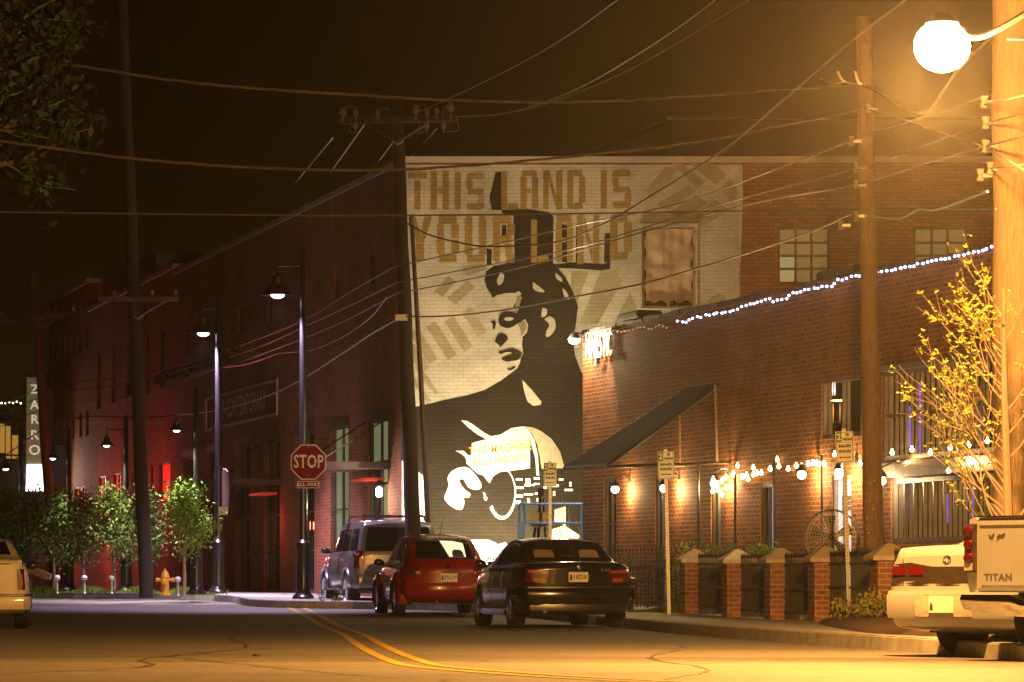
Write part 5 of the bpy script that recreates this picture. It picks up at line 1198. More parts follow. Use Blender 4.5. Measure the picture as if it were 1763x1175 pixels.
m.tube([h_[0] + Vector((.05 * cos(a), -.006, .032 * sin(a))) for a in [2 * pi * k / 20 for k in range(21)]], .005, 5, False); m.tube([h_[0] + Vector((.022 * cos(a), -.006, .032 * sin(a))) for a in [2 * pi * k / 20 for k in range(21)]], .004, 5, False); m.build('emblem', M_chrome, wc)
m = MB(); m.box((0, -.1, .27), (1.2, 3.6, .08)); m.build('floor_pan', M_black, wc)

seam(R_, wc, [(-.62, 1.0), (-.62, .68)]); seam(R_, wc, [(.62, .68), (.62, 1.0)]); seam(R_, wc, [(-.8, .685), (.8, .685)])
# pickups ---------------------------------------------------------
def pickup(name, label, loc, rz, col, word=None, lamps='round'):
    t = thing(name, label, 'pickup truck', loc, rz); pm = paintm('paint_' + name, col, 0, .35)
    m = MB()                                                        # bed: open box with inward curving sides
    prof = [(-.96, .62), (-1.0, .80), (-.99, 1.0), (-.96, 1.28), (-.90, 1.30), (-.86, 1.28), (-.86, .75)]
    y0, y1 = -2.76, -.72
    for y in (y0 + .03, y1):
        for sx in (1,): 
            for x, z in prof: m.v.append(Vector((x, y, z)))
            for x, z in reversed(prof): m.v.append(Vector((-x, y, z)))
    k = len(prof) * 2
    for i in range(k): m.f.append([i, (i + 1) % k, k + (i + 1) % k, k + i])
    m.f.append(list(range(k))); m.f.append([k + i for i in reversed(range(k))])
    bed = m.build('bed', pm, t, smooth=True)
    m = MB(); m.box((0, y0 - .005, .965), (1.66, .07, .66)); tg = m.build('tailgate', pm, t, bevel=.025)
    m = MB(); m.box((0, y0 + .01, 1.303), (1.68, .12, .012)); m.build('tailgate_cap', M_black, tg, bevel=.004)
    m = MB(); m.box((0, y0 - .047, 1.13), (.30, .02, .09)); m.build('handle', pm, tg, bevel=.008)
    m = MB(); m.box((0, y0 - .042, .69), (1.5, .02, .018)); m.box((0, y0 - .041, 1.235), (1.56, .016, .03)); m.build('crease', pm, tg, bevel=.006)
    if word:
        m = MB(); text_mb(m, word, (-.55, y0 - .0372, .752), (1, 0, 0), (0, 0, 1), .060, .004, sx=1.25, space=1.12); m.build('lettering', mat('lettering_grey', (.10, .09, .09), .4), tg)
        m = MB(); text_mb(m, '*  *', (-.52, y0 - .0435, 1.14), (1, 0, 0), (0, 0, 1), .05, .001) if False else m.tube([(-.66, y0 - .042, 1.14), (-.62, y0 - .042, 1.12), (-.60, y0 - .042, 1.15)], .008, 5); m.tube([(-.56, y0 - .042, 1.11), (-.53, y0 - .042, 1.14), (-.50, y0 - .042, 1.13), (-.47, y0 - .042, 1.15)], .008, 5); m.build('sticker', M_ink, tg)
    for sx in (-1, 1):
        m = MB(); m.box((sx * .915, y0 + .01, 1.02), (.14, .09, .44)); tl = m.build('tail_lamp', M_tailr if lamps != 'round' else mat('lamp_housing', (.09, .05, .05), .2, spec=.8), t, bevel=.02)
        if lamps == 'round':
            for z in (1.17, 1.05, .93):
                m = MB(); m.lathe([(.052, 0), (.045, .02), (.001, .03)], (sx * .915, y0 - .036, z), 14, Matrix.Rotation(pi / 2, 3, 'X')); m.build('lamp_lens', M_tailr, tl, smooth=True)
            m = MB(); m.box((sx * .915, y0 - .038, .85), (.10, .012, .07)); m.build('reversing_lens', M_tailc, tl, bevel=.004)
        for y in (-1.75, 1.82): wheel(t, sx * .84, y, .40, .40, .27, sx, 6)
        mirror(t, sx * .98, 1.15, 1.28, sx, M_black)
        m = MB(); m.box((sx * .985, -1.5, .70), (.02, 2.3, .05)); m.build('side_strip', M_black, t)
    m = MB(); n_ = 12                                               # rear bumper, bowed and notched
    for i in range(n_ + 1):
        x = lerp(-.99, .99, i / n_); y = y0 - .17 + .10 * (abs(x) / .99) ** 3; zt = .60 - (.05 if abs(x) < .25 else 0); zb = .40 + .07 * (abs(x) / .99) ** 2
        m.v += [Vector((x, y + .02, zt)), Vector((x, y, zt - .04)), Vector((x, y + .01, (zt + zb) / 2)), Vector((x, y + .05, zb)), Vector((x, y + .16, zb)), Vector((x, y + .16, zt))]
    for i in range(n_):
        for j in range(6): m.f.append([i * 6 + j, i * 6 + (j + 1) % 6, i * 6 + 6 + (j + 1) % 6, i * 6 + 6 + j])
    m.f.append(list(range(6))); m.f.append([n_ * 6 + j for j in reversed(range(6))])
    m.build('rear_bumper', M_chrome if lamps == 'round' else pm, t, smooth=True, angle=50)
    cab = Car([(-.66, .5, .93, 1.22, .74, 1.78), (-.62, .45, .97, 1.24, .77, 1.86), (-.3, .42, .98, 1.25, .78, 1.90), (.5, .42, .98, 1.25, .77, 1.90), (.95, .42, .98, 1.24, .76, 1.78), (1.45, .42, .98, 1.22, .78, 1.32), (1.65, .44, .97, 1.2, .78, 1.24), (2.3, .46, .95, 1.14, .74, 1.18), (2.65, .5, .88, 1.0, .66, 1.05), (2.75, .6, .8, .9, .5, .95)], bow_r=.03)
    cab.wells([(1.82, .40)], .48, 1.0, .36); cab.place(pm, t, 'cab')
    cab.patch([(-.68, 1.30), (.68, 1.30), (.62, 1.72), (-.62, 1.72)], 'rear').build('rear_window', M_glass, t, smooth=True, angle=0)
    for sx in (-1, 1): cab.patch([(-.5, 1.28), (1.3, 1.28), (.9, 1.72), (-.5, 1.78)], 'side', side=sx).build('side_window', M_glass, t, smooth=True, angle=0)
    m = MB(); m.box((0, -.6, .50), (1.1, 4.2, .14)); m.box((0, -1.75, .40), (1.6, .1, .1)); m.build('chassis', M_black, t)
    return t
loc = corner_loc(1664, 36.9, -.99, -2.74, rzr)
pickup('white_pickup', 'white pickup at the right edge with its tailgate lettering and chrome bumper', loc, rzr, (.36, .35, .35), 'TITAN')
R2 = Car([(-2.30, .40, .82, .92, .72, 1.00), (-2.26, .30, .86, .95, .76, 1.06), (-2.1, .25, .88, .97, .78, 1.09), (-1.6, .22, .88, .98, .76, 1.12), (-1.3, .22, .88, .98, .66, 1.26), (-.9, .22, .88, .97, .60, 1.39), (-.2, .22, .88, .96, .58, 1.42), (.4, .22, .88, .95, .60, 1.36), (1.0, .22, .86, .92, .66, 1.04), (1.7, .24, .85, .86, .62, .92), (2.15, .30, .8, .72, .5, .78), (2.28, .42, .7, .6, .4, .64)], bow_r=.08)
rzl = radians(6); loc = corner_loc(45, 62.0, .86, -2.22, rzl)
lc = thing('pale_car', 'pale car corner with vertical tail lamp cut off by the left edge', 'car', loc, rzl); pl = paintm('paint_pale_car', (.62, .56, .44), 0, .4)
R2.wells([(-1.25, .31), (1.45, .31)], .37, .90); R2.place(pl, lc)
R2.patch([(-.62, 1.14), (.62, 1.14), (.52, 1.35), (-.52, 1.35)], 'rear').build('rear_window', M_glass, lc, smooth=True, angle=0)
R2.patch([(-.80, .985), (.80, .985), (.80, 1.005), (-.80, 1.005)], 'rear', .006).build('boot_seam', M_black, lc)
for sx in (-1, 1):
    R2.patch([(-1.1, 1.0), (-.3, 1.0), (-.3, 1.30), (-.75, 1.26)], 'side', side=sx).build('side_window', M_glass, lc, smooth=True, angle=0)
    R2.patch([(-.2, 1.0), (.9, .97), (.45, 1.26), (-.2, 1.31)], 'side', side=sx).build('side_window', M_glass, lc, smooth=True, angle=0)
    R2.patch([(sx * .73, .60), (sx * .84, .60), (sx * .82, .92), (sx * .72, .92)], 'rear', .012).build('tail_lamp', M_tailr, lc, smooth=True, angle=0)
    for y in (-1.25, 1.45): wheel(lc, sx * .77, y, .31, .31, .20, sx, 7)
    mirror(lc, sx * .80, .8, .95, sx, M_black)
R2.band(.42, -1.65, .24, .07).build('rear_bumper', pl, lc, smooth=True); R2.band(.52, -1.65, .045, .08).build('bumper_moulding', M_black, lc, smooth=True)
m = MB(); m.box((0, -.1, .27), (1.2, 3.6, .08)); m.build('floor_pan', M_black, lc)
ld = thing('timber_ladder', 'long wooden ladder slanting down behind the pale car', 'ladder', P(88, 993, 86))
a_, b_ = P(-40, 944, 86.6), P(88, 994, 86.0); dv = (b_ - a_); 
for off in (0, .26):
    m = MB(); o_ = Vector((-.12 * (off > 0), .35 * (off > 0), off * .0)); mm = dv.normalized().to_track_quat('X', 'Z').to_matrix(); m.box((a_ + b_) / 2 + o_, (dv.length, .05, .13), M=mm); m.build('rail', mat('ladder_wood', (.36, .25, .13), .7, stretch=(1, 1, 6)), ld, world=True, bevel=.006)
for k in range(6):
    p = lerp(a_, b_, (k + .5) / 6); MB().tube([p, p + Vector((-.12, .35, 0))], .018, 6).build('rung', MATS['ladder_wood'], ld, world=True)
# ------------------------------------------------------------------ street lamps
def bell_lamp(px, top, arm_y, shade_px, shade_bot, Y, label, group, r=.30, lit=M_lampw, glow=None, base_y=None, pr_=.085, col=(1, .98, .82)):
    z0 = G(0, Y) + .15; x = PXX(px, Y); t = thing('street_lamp', label, 'street lamp', (x, Y, z0), 0, group); H = PZ(top, Y) - z0; dx = PXX(shade_px, Y) - x; zs = PZ(shade_bot, Y) - z0; za = PZ(arm_y, Y) - z0
    m = MB(); m.lathe([(.22, 0), (.22, .05), (.15, .12), (.135, .2), (.13, 1.0), (.15, 1.06), (.15, 1.14), (pr_ * 1.1, 1.2), (pr_, 1.4), (pr_ * .75, H - .03), (pr_ * .5, H), (.001, H + .02)], n=14); m.build('post', M_black, t, smooth=True)
    m = MB(); m.tube([(0, 0, za), (dx, 0, za), (dx, 0, zs + r * 1.25)], .022, 6); m.tube([(0, 0, za - .22), (dx * .35, 0, za - .02)], .014, 5); m.build('arm', M_black, t)
    k = r / .30
    m = MB(); m.lathe([(.05 * k, .40 * k), (.12 * k, .36 * k), (.13 * k, .22 * k), (.16 * k, .19 * k), (.24 * k, .12 * k), (.30 * k, .03 * k), (.31 * k, 0), (.285 * k, .0), (.22 * k, .09 * k), (.10 * k, .15 * k), (.001, .155 * k)], (dx, 0, zs), 20); sh = m.build('shade', M_darkmetal, t, smooth=True)
    m = MB(); m.ball((dx, 0, zs + .01 * k), .13 * k, 12, 8, (1, 1, .55)); m.build('bulb', lit, sh, smooth=True)
    if glow: light('SPOT', 'lamp_glow', Vector((x + dx, Y, z0 + zs - .10 * k)), glow, col, .08, aim=(x + dx, Y, 0), spot=104, blend=.6)
    return t
vio = (.80, .62, 1)
bell_lamp(522, 428, 458, 478, 509, 82.6, 'tallest street lamp carrying the stop sign', 'bell shaded street lamps', .32, M_lampv, 3600, col=vio)
bell_lamp(376, 507, 532, 350, 575, 90.5, 'lit street lamp with violet glowing post left of the stop sign', 'bell shaded street lamps', .31, M_lampv, 5000, col=vio)
bell_lamp(338, 668, 712, 304, 742, 88, 'lower lamp with lit shade left of the violet lamp', 'bell shaded street lamps', .17, M_lampw, 1000, pr_=.07)
bell_lamp(217, 716, 740, 184, 768, 97, 'lower lamp standing amid the green street trees', 'bell shaded street lamps', .17, M_lampw, 1000, pr_=.07)
bell_lamp(118, 738, 765, 91, 790, 104, 'lower lamp just right of the vertical lit sign', 'bell shaded street lamps', .17, M_lampw, 190, pr_=.07)
bell_lamp(36, 740, 784, 10, 808, 104, 'lower lamp left of the vertical lit sign', 'bell shaded street lamps', .17, M_lampw, 260, pr_=.07)
# banner and bracket on the violet lamp post
bn = thing('banner', 'narrow pale banner seen edge on, strapped to the violet lamp post', 'banner', P(384, 845, 90.3))
m = MB(); pts = [P(384, 806, 90.3), P(388, 812, 90.3), P(390, 845, 90.3), P(388, 880, 90.3), P(383, 882, 90.3), P(382, 830, 90.3)]; m.poly(pts, .5, Vector((.06, 1, 0))); m.build('cloth', mat('banner_cloth', (.42, .28, .36), .8), bn, world=True)
m = MB(); [m.tube([P(377, y, 90.5), P(388, y, 90.3)], .012, 5) for y in (811, 880)]; m.build('bracket', M_darkmetal, bn, world=True)
m = MB(); p = P(384, 880, 90.2); m.box((p.x, 90.2, p.z), (.2, .1, .18)); m.build('clamp_box', M_galv, bn, world=True, bevel=.01)

# ------------------------------------------------------------------ signs
z0 = PZ(796, 82.3); sx_ = PXX(531, 82.3)
st = thing('stop_sign', 'red octagonal stop sign with small all way plate fixed to the lamp post', 'sign', (sx_, 82.3, z0))
octo = lambda r: [Vector((r * cos(pi / 8 + k * pi / 4), 0, r * sin(pi / 8 + k * pi / 4))) for k in range(8)]
MB().poly(octo(.385), .006, Vector((0, 1, 0))).build('border', M_signw, st); m = MB(); m.poly([p + Vector((0, -.004, 0)) for p in octo(.362)]); m.build('face', M_signr, st)
m = MB(); text_mb(m, 'STOP', (0, -.0055, 0), (1, 0, 0), (0, 0, 1), .26, .006, sx=.66, depth=.001, space=1.05); m.build('lettering', M_signw, st)
m = MB(); m.box((0, .0, -.455), (.44, .006, .145)); q = m.build('plate', M_signw, st, bevel=.0); m = MB(); m.box((0, -.004, -.455), (.415, .004, .12)); m.build('plate_face', M_signr, q)
m = MB(); text_mb(m, 'ALL-WAY', (0, -.0075, -.455), (1, 0, 0), (0, 0, 1), .072, .003, sx=1.1, depth=.001); m.build('plate_lettering', M_signw, q)
m = MB(); m.lathe([(.012, 0), (.01, .006), (.001, .008)], (0, -.006, .30), 8, Matrix.Rotation(pi / 2, 3, 'X')); m.lathe([(.012, 0), (.01, .006), (.001, .008)], (0, -.006, -.27), 8, Matrix.Rotation(pi / 2, 3, 'X')); m.box((-.03, .15, .2), (.12, .28, .03)); m.box((-.03, .15, -.2), (.12, .28, .03)); m.build('bolt', M_galv, st)
def parking_sign(px, top, bot, base, Y, label, w_px, rz=0, tilt=0):
    z0 = PZ(base, Y); x = PXX(px + (px * 0) , Y); t = thing('parking_sign', label, 'sign', (PXX(px, Y), Y, z0), rz, 'two hour parking signs'); t.rotation_euler = (0, tilt, rz)
    zt = PZ(top, Y) - z0; zb = PZ(bot, Y) - z0; h = zt - zb; w_ = w_px / FPX * Y; c = (zt + zb) / 2
    m = MB(); m.box((0, .035, zt / 2 + .02), (.055, .030, zt + .04)); m.build('post', M_galv, t)
    m = MB(); n_ = int(zt / .05)
    for k in range(n_): m.box((0, .019, .02 + k * .05), (.014, .004, .018))
    m.build('post_hole', M_ink, t)
    m = MB(); m.box((0, 0, c), (w_, .005, h)); f = m.build('face', M_signw, t)
    m = MB(); e_ = .012; g = .008
    for a in (-1, 1): m.box((a * (w_ / 2 - e_), -.0045, c), (g, .003, h - 2 * e_)); m.box((0, -.0052, c + a * (h / 2 - e_)), (w_ - 2 * e_ - .01, .003, g))
    m.box((0, -.0048, c + h * .14), (w_ - .03, .003, .006)); m.build('border', M_signg, f)
    m = MB(); m.box((-w_ * .31, -.0050, c + h * .315), (w_ * .30, .003, h * .30)); m.build('numeral_panel', M_signg, f)
    m = MB(); text_mb(m, '2', (-w_ * .31, -.008, c + h * .315), (1, 0, 0), (0, 0, 1), h * .20, .003, depth=.001); m.build('numeral', M_signw, f)
    m = MB()
    for s_, x_, z_, hh, k in (('HR', .16, .39, .085, 1), ('PARKING', .165, .245, .085, .78), ('8AM-6PM', 0, .03, .095, .92), ('MON-FRI', 0, -.14, .095, .92)):
        text_mb(m, s_, (w_ * x_, -.005, c + h * z_), (1, 0, 0), (0, 0, 1), h * hh, .004, sx=k * w_ / (.30) * .92, depth=.001)
    m.box((0, -.006, c - h * .33), (w_ * .5, .002, .014)); m.add([(w_ * .34, -.006, c - h * .33), (w_ * .22, -.006, c - h * .29), (w_ * .22, -.006, c - h * .37)], [[0, 1, 2]]); m.add([(-w_ * .34, -.006, c - h * .33), (-w_ * .22, -.006, c - h * .29), (-w_ * .22, -.006, c - h * .37)], [[0, 1, 2]])
    m.build('lettering', M_signg, f); return t
parking_sign(1152, 778, 825, 1058, 68.0, 'two hour parking sign on perforated post left of the brick pillars', 28, 0, -.022)
parking_sign(1463, 743, 797, 1070, 57.5, 'two hour parking sign just left of the tall wooden pole', 31, .1, -.03)
parking_sign(948, 797, 838, 1047, 78.5, 'two hour parking sign rising behind the black sedan', 22, .08, -.004)

# ------------------------------------------------------------------ utility poles
def wood_pole(name, label, top, bot, Yt, Yb, r0, r1, mt, z_base=None, n=16):
    b = P(bot[0], bot[1], Yb); 
    if z_base is not None: b.z = z_base
    t_ = P(top[0], top[1], Yt); t = thing(name, label, 'utility pole', b); m = MB(); N = 14
    pts = [lerp(Vector((0, 0, 0)), t_ - b, i / N) + Vector((.01 * sin(i * 1.7), 0, 0)) * (0 < i < N) for i in range(N + 1)]
    m.tube(pts, [lerp(r1, r0, i / N) for i in range(N + 1)], n); m.build('pole_shaft', mt, t, smooth=True, angle=60); return t, b, t_
def insulator(p, s=1, upd=1):
    m = MB(); m.lathe([(.012, -.10), (.015, 0), (.05, .01), (.045, .04), (.06, .05), (.05, .09), (.03, .13), (.001, .14)], p, 8, Matrix.Diagonal((s, s, s * upd))); return m
# pole in front of the mural
pm_, b_, t_ = wood_pole('utility_pole', 'leaning dark utility pole with insulator crossarm in front of the mural corner', (683, 172), (716, 1040), 81.6, 80.5, .115, .165, M_woodd, G(0, 80) + .12)
m = MB(); ca, cb = P(583, 208, 81.4), P(786, 203, 81.4); m.box(lerp(ca, cb, .5), ((cb - ca).length, .12, .13), M=(cb - ca).to_track_quat('X', 'Z').to_matrix()); m.box(lerp(ca, cb, .5) + Vector((0, .24, .0)), ((cb - ca).length * .96, .1, .11), M=(cb - ca).to_track_quat('X', 'Z').to_matrix()); arm = m.build('crossarm', M_woodd, pm_, world=True, bevel=.01)
for px, py, s_ in ((590, 200, 1.5), (612, 200, 1.2), (650, 200, 1.1), (716, 196, 1.5), (735, 198, 1.1), (752, 197, 1.1), (776, 193, 1.6), (612, 222, 1), (735, 222, 1), (764, 222, 1)): insulator(P(px, py, 81.3), s_ * .9).build('insulator', M_porc, arm, world=True, smooth=True)
m = MB(); 
for a, c_ in (((628, 213), (684, 246)), ((738, 212), (684, 246))): m.tube([P(*a, 81.3), P(*c_, 81.3)], .022, 5)
m.build('brace', M_darkmetal, pm_, world=True)
m = MB(); m.tube([P(676, 243, 81.2), P(685, 249, 81.15), P(694, 243, 81.2)], .022, 5); m.build('brace_bolt', M_galv, pm_, world=True)
m = MB()
for pts in ([(592, 187), (604, 182), (613, 186), (616, 198)], [(648, 200), (655, 186), (672, 190)], [(716, 186), (730, 180), (737, 196)], [(762, 200), (764, 186), (774, 184)], [(606, 205), (602, 226), (612, 228)], [(785, 202), (789, 225), (768, 226)], [(722, 206), (720, 230), (733, 224)]):
    m.tube(catmull([P(x, y, 81.2) for x, y in pts], 5), .010, 4)
m.build('jumper_cable', M_wire, pm_, world=True)
m = MB(); m.tube([P(687, 388, 81), P(700, 550, 80.9), P(714, 900, 80.6), P(717, 1030, 80.5)], .02, 5) if False else m.box(P(694, 548, 81.0) + Vector((-.03, -.12, 0)), (.24, .1, .12)); m.build('service_bracket', M_galv, pm_, world=True)
cp_ = thing('conduit_pole', 'thin grey pole standing right of the leaning utility pole', 'pole', P(737, 1040, 81.8)); m = MB(); m.tube([P(709, 388, 82.2), P(724, 640, 82.1), P(737, 905, 81.9), P(740, 1045, 81.8)], [.04, .05, .055, .06], 8); m.build('pole_shaft', M_rust, cp_, world=True, smooth=True); m = MB(); m.lathe([(.05, -.05), (.06, .1), (.02, .2)], P(709, 386, 82.2), 8); m.build('cap', M_porc, cp_, world=True)
# left tall pole
pl2, b_, t_ = wood_pole('utility_pole', 'tall dark utility pole rising out of the frame behind the left lamps', (205, -120), (252, 1036), 87, 86, .11, .15, M_woodd, G(0, 86) + .12)
m = MB(); ca, cb = P(168, 517, 86.3), P(308, 514, 86.3); m.box(lerp(ca, cb, .5), ((cb - ca).length, .10, .10)); arm = m.build('crossarm', M_rust, pl2, world=True, bevel=.01)
for px in (196, 262, 302): insulator(P(px, 508, 86.3), .8).build('insulator', M_porc, arm, world=True, smooth=True)
m = MB(); m.tube([P(230, 545, 86.0), P(238, 549, 85.95), P(246, 543, 86.0)], .02, 5); m.build('brace_bolt', M_galv, pl2, world=True)
m = MB(); m.tube([P(240, 546, 86.1), P(286, 519, 86.2)], .012, 4); m.build('brace', M_darkmetal, pl2, world=True)
# far left pole
pl3, b_, t_ = wood_pole('utility_pole', 'shorter leaning utility pole beside the vertical lit sign', (56, 458), (96, 1020), 118, 118, .10, .17, mat('pole_wood_brown', (.095, .045, .028), .9, bump=.6, scale=8, stretch=(9, 9, .35)), .36)
m = MB(); ca, cb = P(-14, 552, 117.8), P(132, 539, 117.8); m.box(lerp(ca, cb, .5), ((cb - ca).length, .10, .12), M=(cb - ca).to_track_quat('X', 'Z').to_matrix()); arm = m.build('crossarm', MATS['pole_wood_brown'], pl3, world=True)
for px, py in ((2, 545), (42, 541), (96, 537), (128, 534)): insulator(P(px, py, 117.8), 1.0).build('insulator', M_porc, arm, world=True, smooth=True)
m = MB(); m.tube([P(22, 551, 117.7), P(64, 572, 117.7), P(100, 546, 117.7)], .02, 4); m.build('brace', M_darkmetal, pl3, world=True)
# tall pole at the right, rooted in the planting bed
pr1, b_, t_ = wood_pole('utility_pole', 'tall orange lit wooden pole standing in the mulch bed', (1487, 30), (1507, 1050), 59.6, 59.2, .115, .155, M_wood, .26)
m = MB()
for pts in ([(1412, 135), (1436, 144), (1456, 143), (1490, 148)], [(1442, 123), (1450, 138), (1458, 143)], [(1472, 123), (1477, 140), (1484, 147)]): m.tube(catmull([P(x, y, 59.2) for x, y in pts], 5), .020, 5)
m.build('cable_tail', M_wirel, pr1, world=True)
for px, py in ((1466, 243), (1474, 288), (1474, 318), (1447, 388), (1494, 188), (1475, 372)):
    m = MB(); p = P(px, py, 59.1); m.box(p + Vector((.07, .05, 0)), (.16, .04, .04)); m.lathe([(.02, -.07), (.045, -.06), (.025, 0), (.045, .06), (.02, .07)], p, 8); m.build('insulator', M_galv, pr1, world=True)
m = MB(); rr = random.Random(4)
for k in range(40): py = rr.uniform(820, 1000); p = P(1500 + rr.uniform(-12, 14), py, 59.02); m.box(p, (.012, .012, .012))
m.build('staple', M_galv, pr1, world=True)
# massive pole at the right edge
pr2, b_, t_ = wood_pole('utility_pole', 'thickest pole at the right edge, brightly lit and carrying the glaring lamp', (1744, -140), (1758, 1070), 42.7, 42.3, .23, .27, mat('pole_wood_pale', (.12, .080, .045), .9, bump=.8, scale=7, stretch=(9, 9, .3), var=.4), .2, 24)
for px, py in ((1694, 176), (1697, 212), (1697, 252), (1688, 302), (1705, 290)):
    m = MB(); p = P(px, py, 42.4); m.box(p + Vector((.06, .05, 0)), (.14, .04, .04)); m.lathe([(.02, -.07), (.045, -.06), (.025, 0), (.045, .06), (.02, .07)], p, 8); m.build('insulator', M_porc, pr2, world=True)
# sodium street lamp on its arm
SL = P(1622, 74, 35.6)
sl_ = thing('sodium_lamp', 'glaring orange sodium lamp on a curved arm at the upper right', 'street lamp', (5.6, 33.8, .15))
m = MB(); m.tube(catmull([Vector((5.6, 33.8, 5.55)), Vector((5.0, 34.4, 5.85)), P(1700, 60, 35.2), P(1655, 50, 35.5), P(1625, 46, 35.6)], 6), .028, 8); m.tube([Vector((5.6, 33.8, 5.2)), P(1735, 66, 35.0)], .016, 6); m.build('arm', M_galv, sl_, world=True, smooth=True); MB().tube([Vector((5.6, 33.8, 0)), Vector((5.6, 33.8, 3)), Vector((5.6, 33.8, 6.1))], [.11, .09, .07], 12).build('post', M_galv, sl_, world=True, smooth=True)
m = MB(); m.lathe([(.03, .27), (.09, .25), (.14, .20), (.15, .17), (.001, .17)], SL, 20); m.build('housing', mat('lamp_shell', (.4, .36, .3), .4, .5), sl_, world=True, smooth=True)
m = MB(); m.ball(SL + Vector((0, 0, -.03)), .25, 20, 12, (1, 1, .92)); m.build('lens', M_lens, sl_, world=True, smooth=True)
OC = (1, .46, .10)
light('SPOT', 'sodium_light', SL + Vector((0, -.05, -.30)), 12500, OC, .16, aim=(-1.6, 32, 0), spot=146, blend=1)
light('SPOT', 'sodium_light', SL + Vector((0, .05, -.30)), 22000, OC, .16, aim=(2.6, 58, 0), spot=124, blend=1)
light('POINT', 'sodium_glow', SL + Vector((0, -.05, -.36)), 4300, OC, .16)
light('SPOT', 'added_haze_uplight', SL + Vector((0, -.05, .36)), 17000, OC, .16, aim=SL + Vector((-.6, -.4, 5)), spot=172, blend=.3)  # extra light added above the lens so the haze around it glows
# second lamp of the same kind, added outside the frame to light the pale car
s2 = dup(sl_, label='matching sodium lamp added outside the picture at the left to light the pale car'); s2.location = Vector((-9.6, 49, .15)); s2.rotation_euler = (0, 0, pi)
light('SPOT', 'sodium_light', Vector((-7.8, 47, 5.4)), 11000, (1, .50, .13), .16, aim=(-8.0, 61, .9), spot=34, blend=1)

# ------------------------------------------------------------------ wires
def wire(label, pts, r=.012, mt=M_wire, twisted=False, bare=False, group=None, sub=10):
    W = catmull([P(*p) for p in pts], sub); o = thing('utility_wire', label, 'wire', W[0]) if twisted else None
    if not twisted:
        m = MB(); m.tube([p - W[0] for p in W], r, 5); w_ = m.build('utility_wire', mt, smooth=True); w_.location = W[0]; return tag(w_, label, 'wire')
    L_ = [0]
    for a, b in zip(W, W[1:]): L_.append(L_[-1] + (b - a).length)
    n_ = int(L_[-1] / .13); pts2 = []; k = 0
    for i in range(n_ + 1):
        s_ = L_[-1] * i / n_
        while k < len(L_) - 2 and L_[k + 1] < s_: k += 1
        pts2.append((lerp(W[k], W[k + 1], (s_ - L_[k]) / max(1e-6, L_[k + 1] - L_[k])), s_))
    for st_, mt_, rr in ((0, M_wire, r), (2.09, M_wire, r), (4.19, M_wirel, r * .55)):
        m = MB(); m.tube([p + Vector((0, cos(s_ * 4.6 + st_) * r * 1.15, sin(s_ * 4.6 + st_) * r * 1.15)) for p, s_ in pts2], rr, 5); m.build('strand', mt_, o, world=True, smooth=True)
    return o
wire('thick twisted cable, highest one crossing the dark sky above the crossarm', [(-60, 95, 58), (125, 113, 58), (285, 137, 58), (430, 152, 58), (600, 163, 58.5), (800, 174, 59), (1000, 176, 59), (1200, 166, 59.3), (1420, 150, 59.6), (1486, 147, 59.6)], .011, twisted=True)
wire('thick twisted cable dipping across the mural top lettering', [(-40, 240, 57), (0, 243, 57), (215, 272, 57.5), (400, 287, 58), (560, 293, 58), (700, 292, 58.5), (860, 281, 59), (1000, 268, 59), (1200, 245, 59.2), (1480, 190, 59.4)], .011, twisted=True)
wire('nearly level orange glinting wire crossing between the two mural text lines', [(-40, 365, 57), (480, 371, 57.5), (700, 371, 58), (1000, 368, 58.5), (1300, 363, 59), (1620, 360, 59.4), (1715, 360, 42.4)], .012, M_wire)
wire('thin wire rising steeply from the crossarm to the top of the picture', [(722, 192, 81), (760, 176, 80), (880, 118, 76), (980, 60, 73), (1090, -20, 70)], .010)
wire('lower of the dark wires sweeping from the crossarm to the upper right', [(785, 201, 81), (880, 193, 79), (1000, 150, 75), (1150, 60, 70), (1270, -30, 66)], .013)
wire('dark wire ending farthest right at the top edge of the sky', [(785, 202, 81), (860, 197, 80), (950, 176, 77), (1100, 112, 72), (1340, -30, 66)], .012)
wire('cable hanging from the big edge pole down to the thin pole at the mural', [(700, 384, 81.5), (740, 405, 80), (800, 420, 77), (850, 425, 74), (960, 417, 69), (1040, 385, 65), (1100, 350, 62), (1240, 262, 56), (1340, 180, 52), (1480, 60, 46), (1600, -30, 43)], .015)
wire('topmost of three parallel wires crossing the mural to the right', [(680, 459, 81), (840, 424, 76), (1000, 387, 70), (1190, 344, 64), (1466, 243, 59.2), (1763, 145, 50)], .011, M_wirel)
wire('middle of three parallel wires crossing the mural to the right', [(682, 487, 81), (850, 455, 75), (1000, 425, 70), (1230, 355, 63), (1474, 290, 59.2), (1697, 214, 42.4), (1790, 190, 38)], .011, M_wirel)
wire('lowest of three parallel wires crossing the mural to the right', [(684, 505, 81), (780, 487, 78), (920, 455, 72), (1100, 402, 66), (1300, 350, 61), (1476, 318, 59.2), (1600, 280, 50), (1697, 252, 42.4), (1790, 228, 38)], .012, M_wirel)
wire('loose lower cable crossing the curtained window toward the right pole', [(694, 545, 81), (760, 545, 79), (860, 535, 76), (980, 513, 72), (1100, 490, 68), (1200, 462, 65), (1300, 432, 62), (1400, 398, 60), (1466, 368, 59.2)], .015, M_wirel)
wire('short cable curving right from the tall pole at crossing height', [(1490, 372, 59), (1530, 377, 57), (1555, 375, 56), (1580, 362, 54), (1614, 361, 52), (1700, 330, 42)], .014, M_wirel)
wire('drooping cable looping from the tall pole up to the glaring lamp', [(1490, 150, 59), (1518, 160, 57), (1545, 180, 53), (1575, 193, 49), (1600, 188, 46), (1625, 155, 43), (1650, 120, 41), (1712, 60, 42.3)], .016, M_wirel)
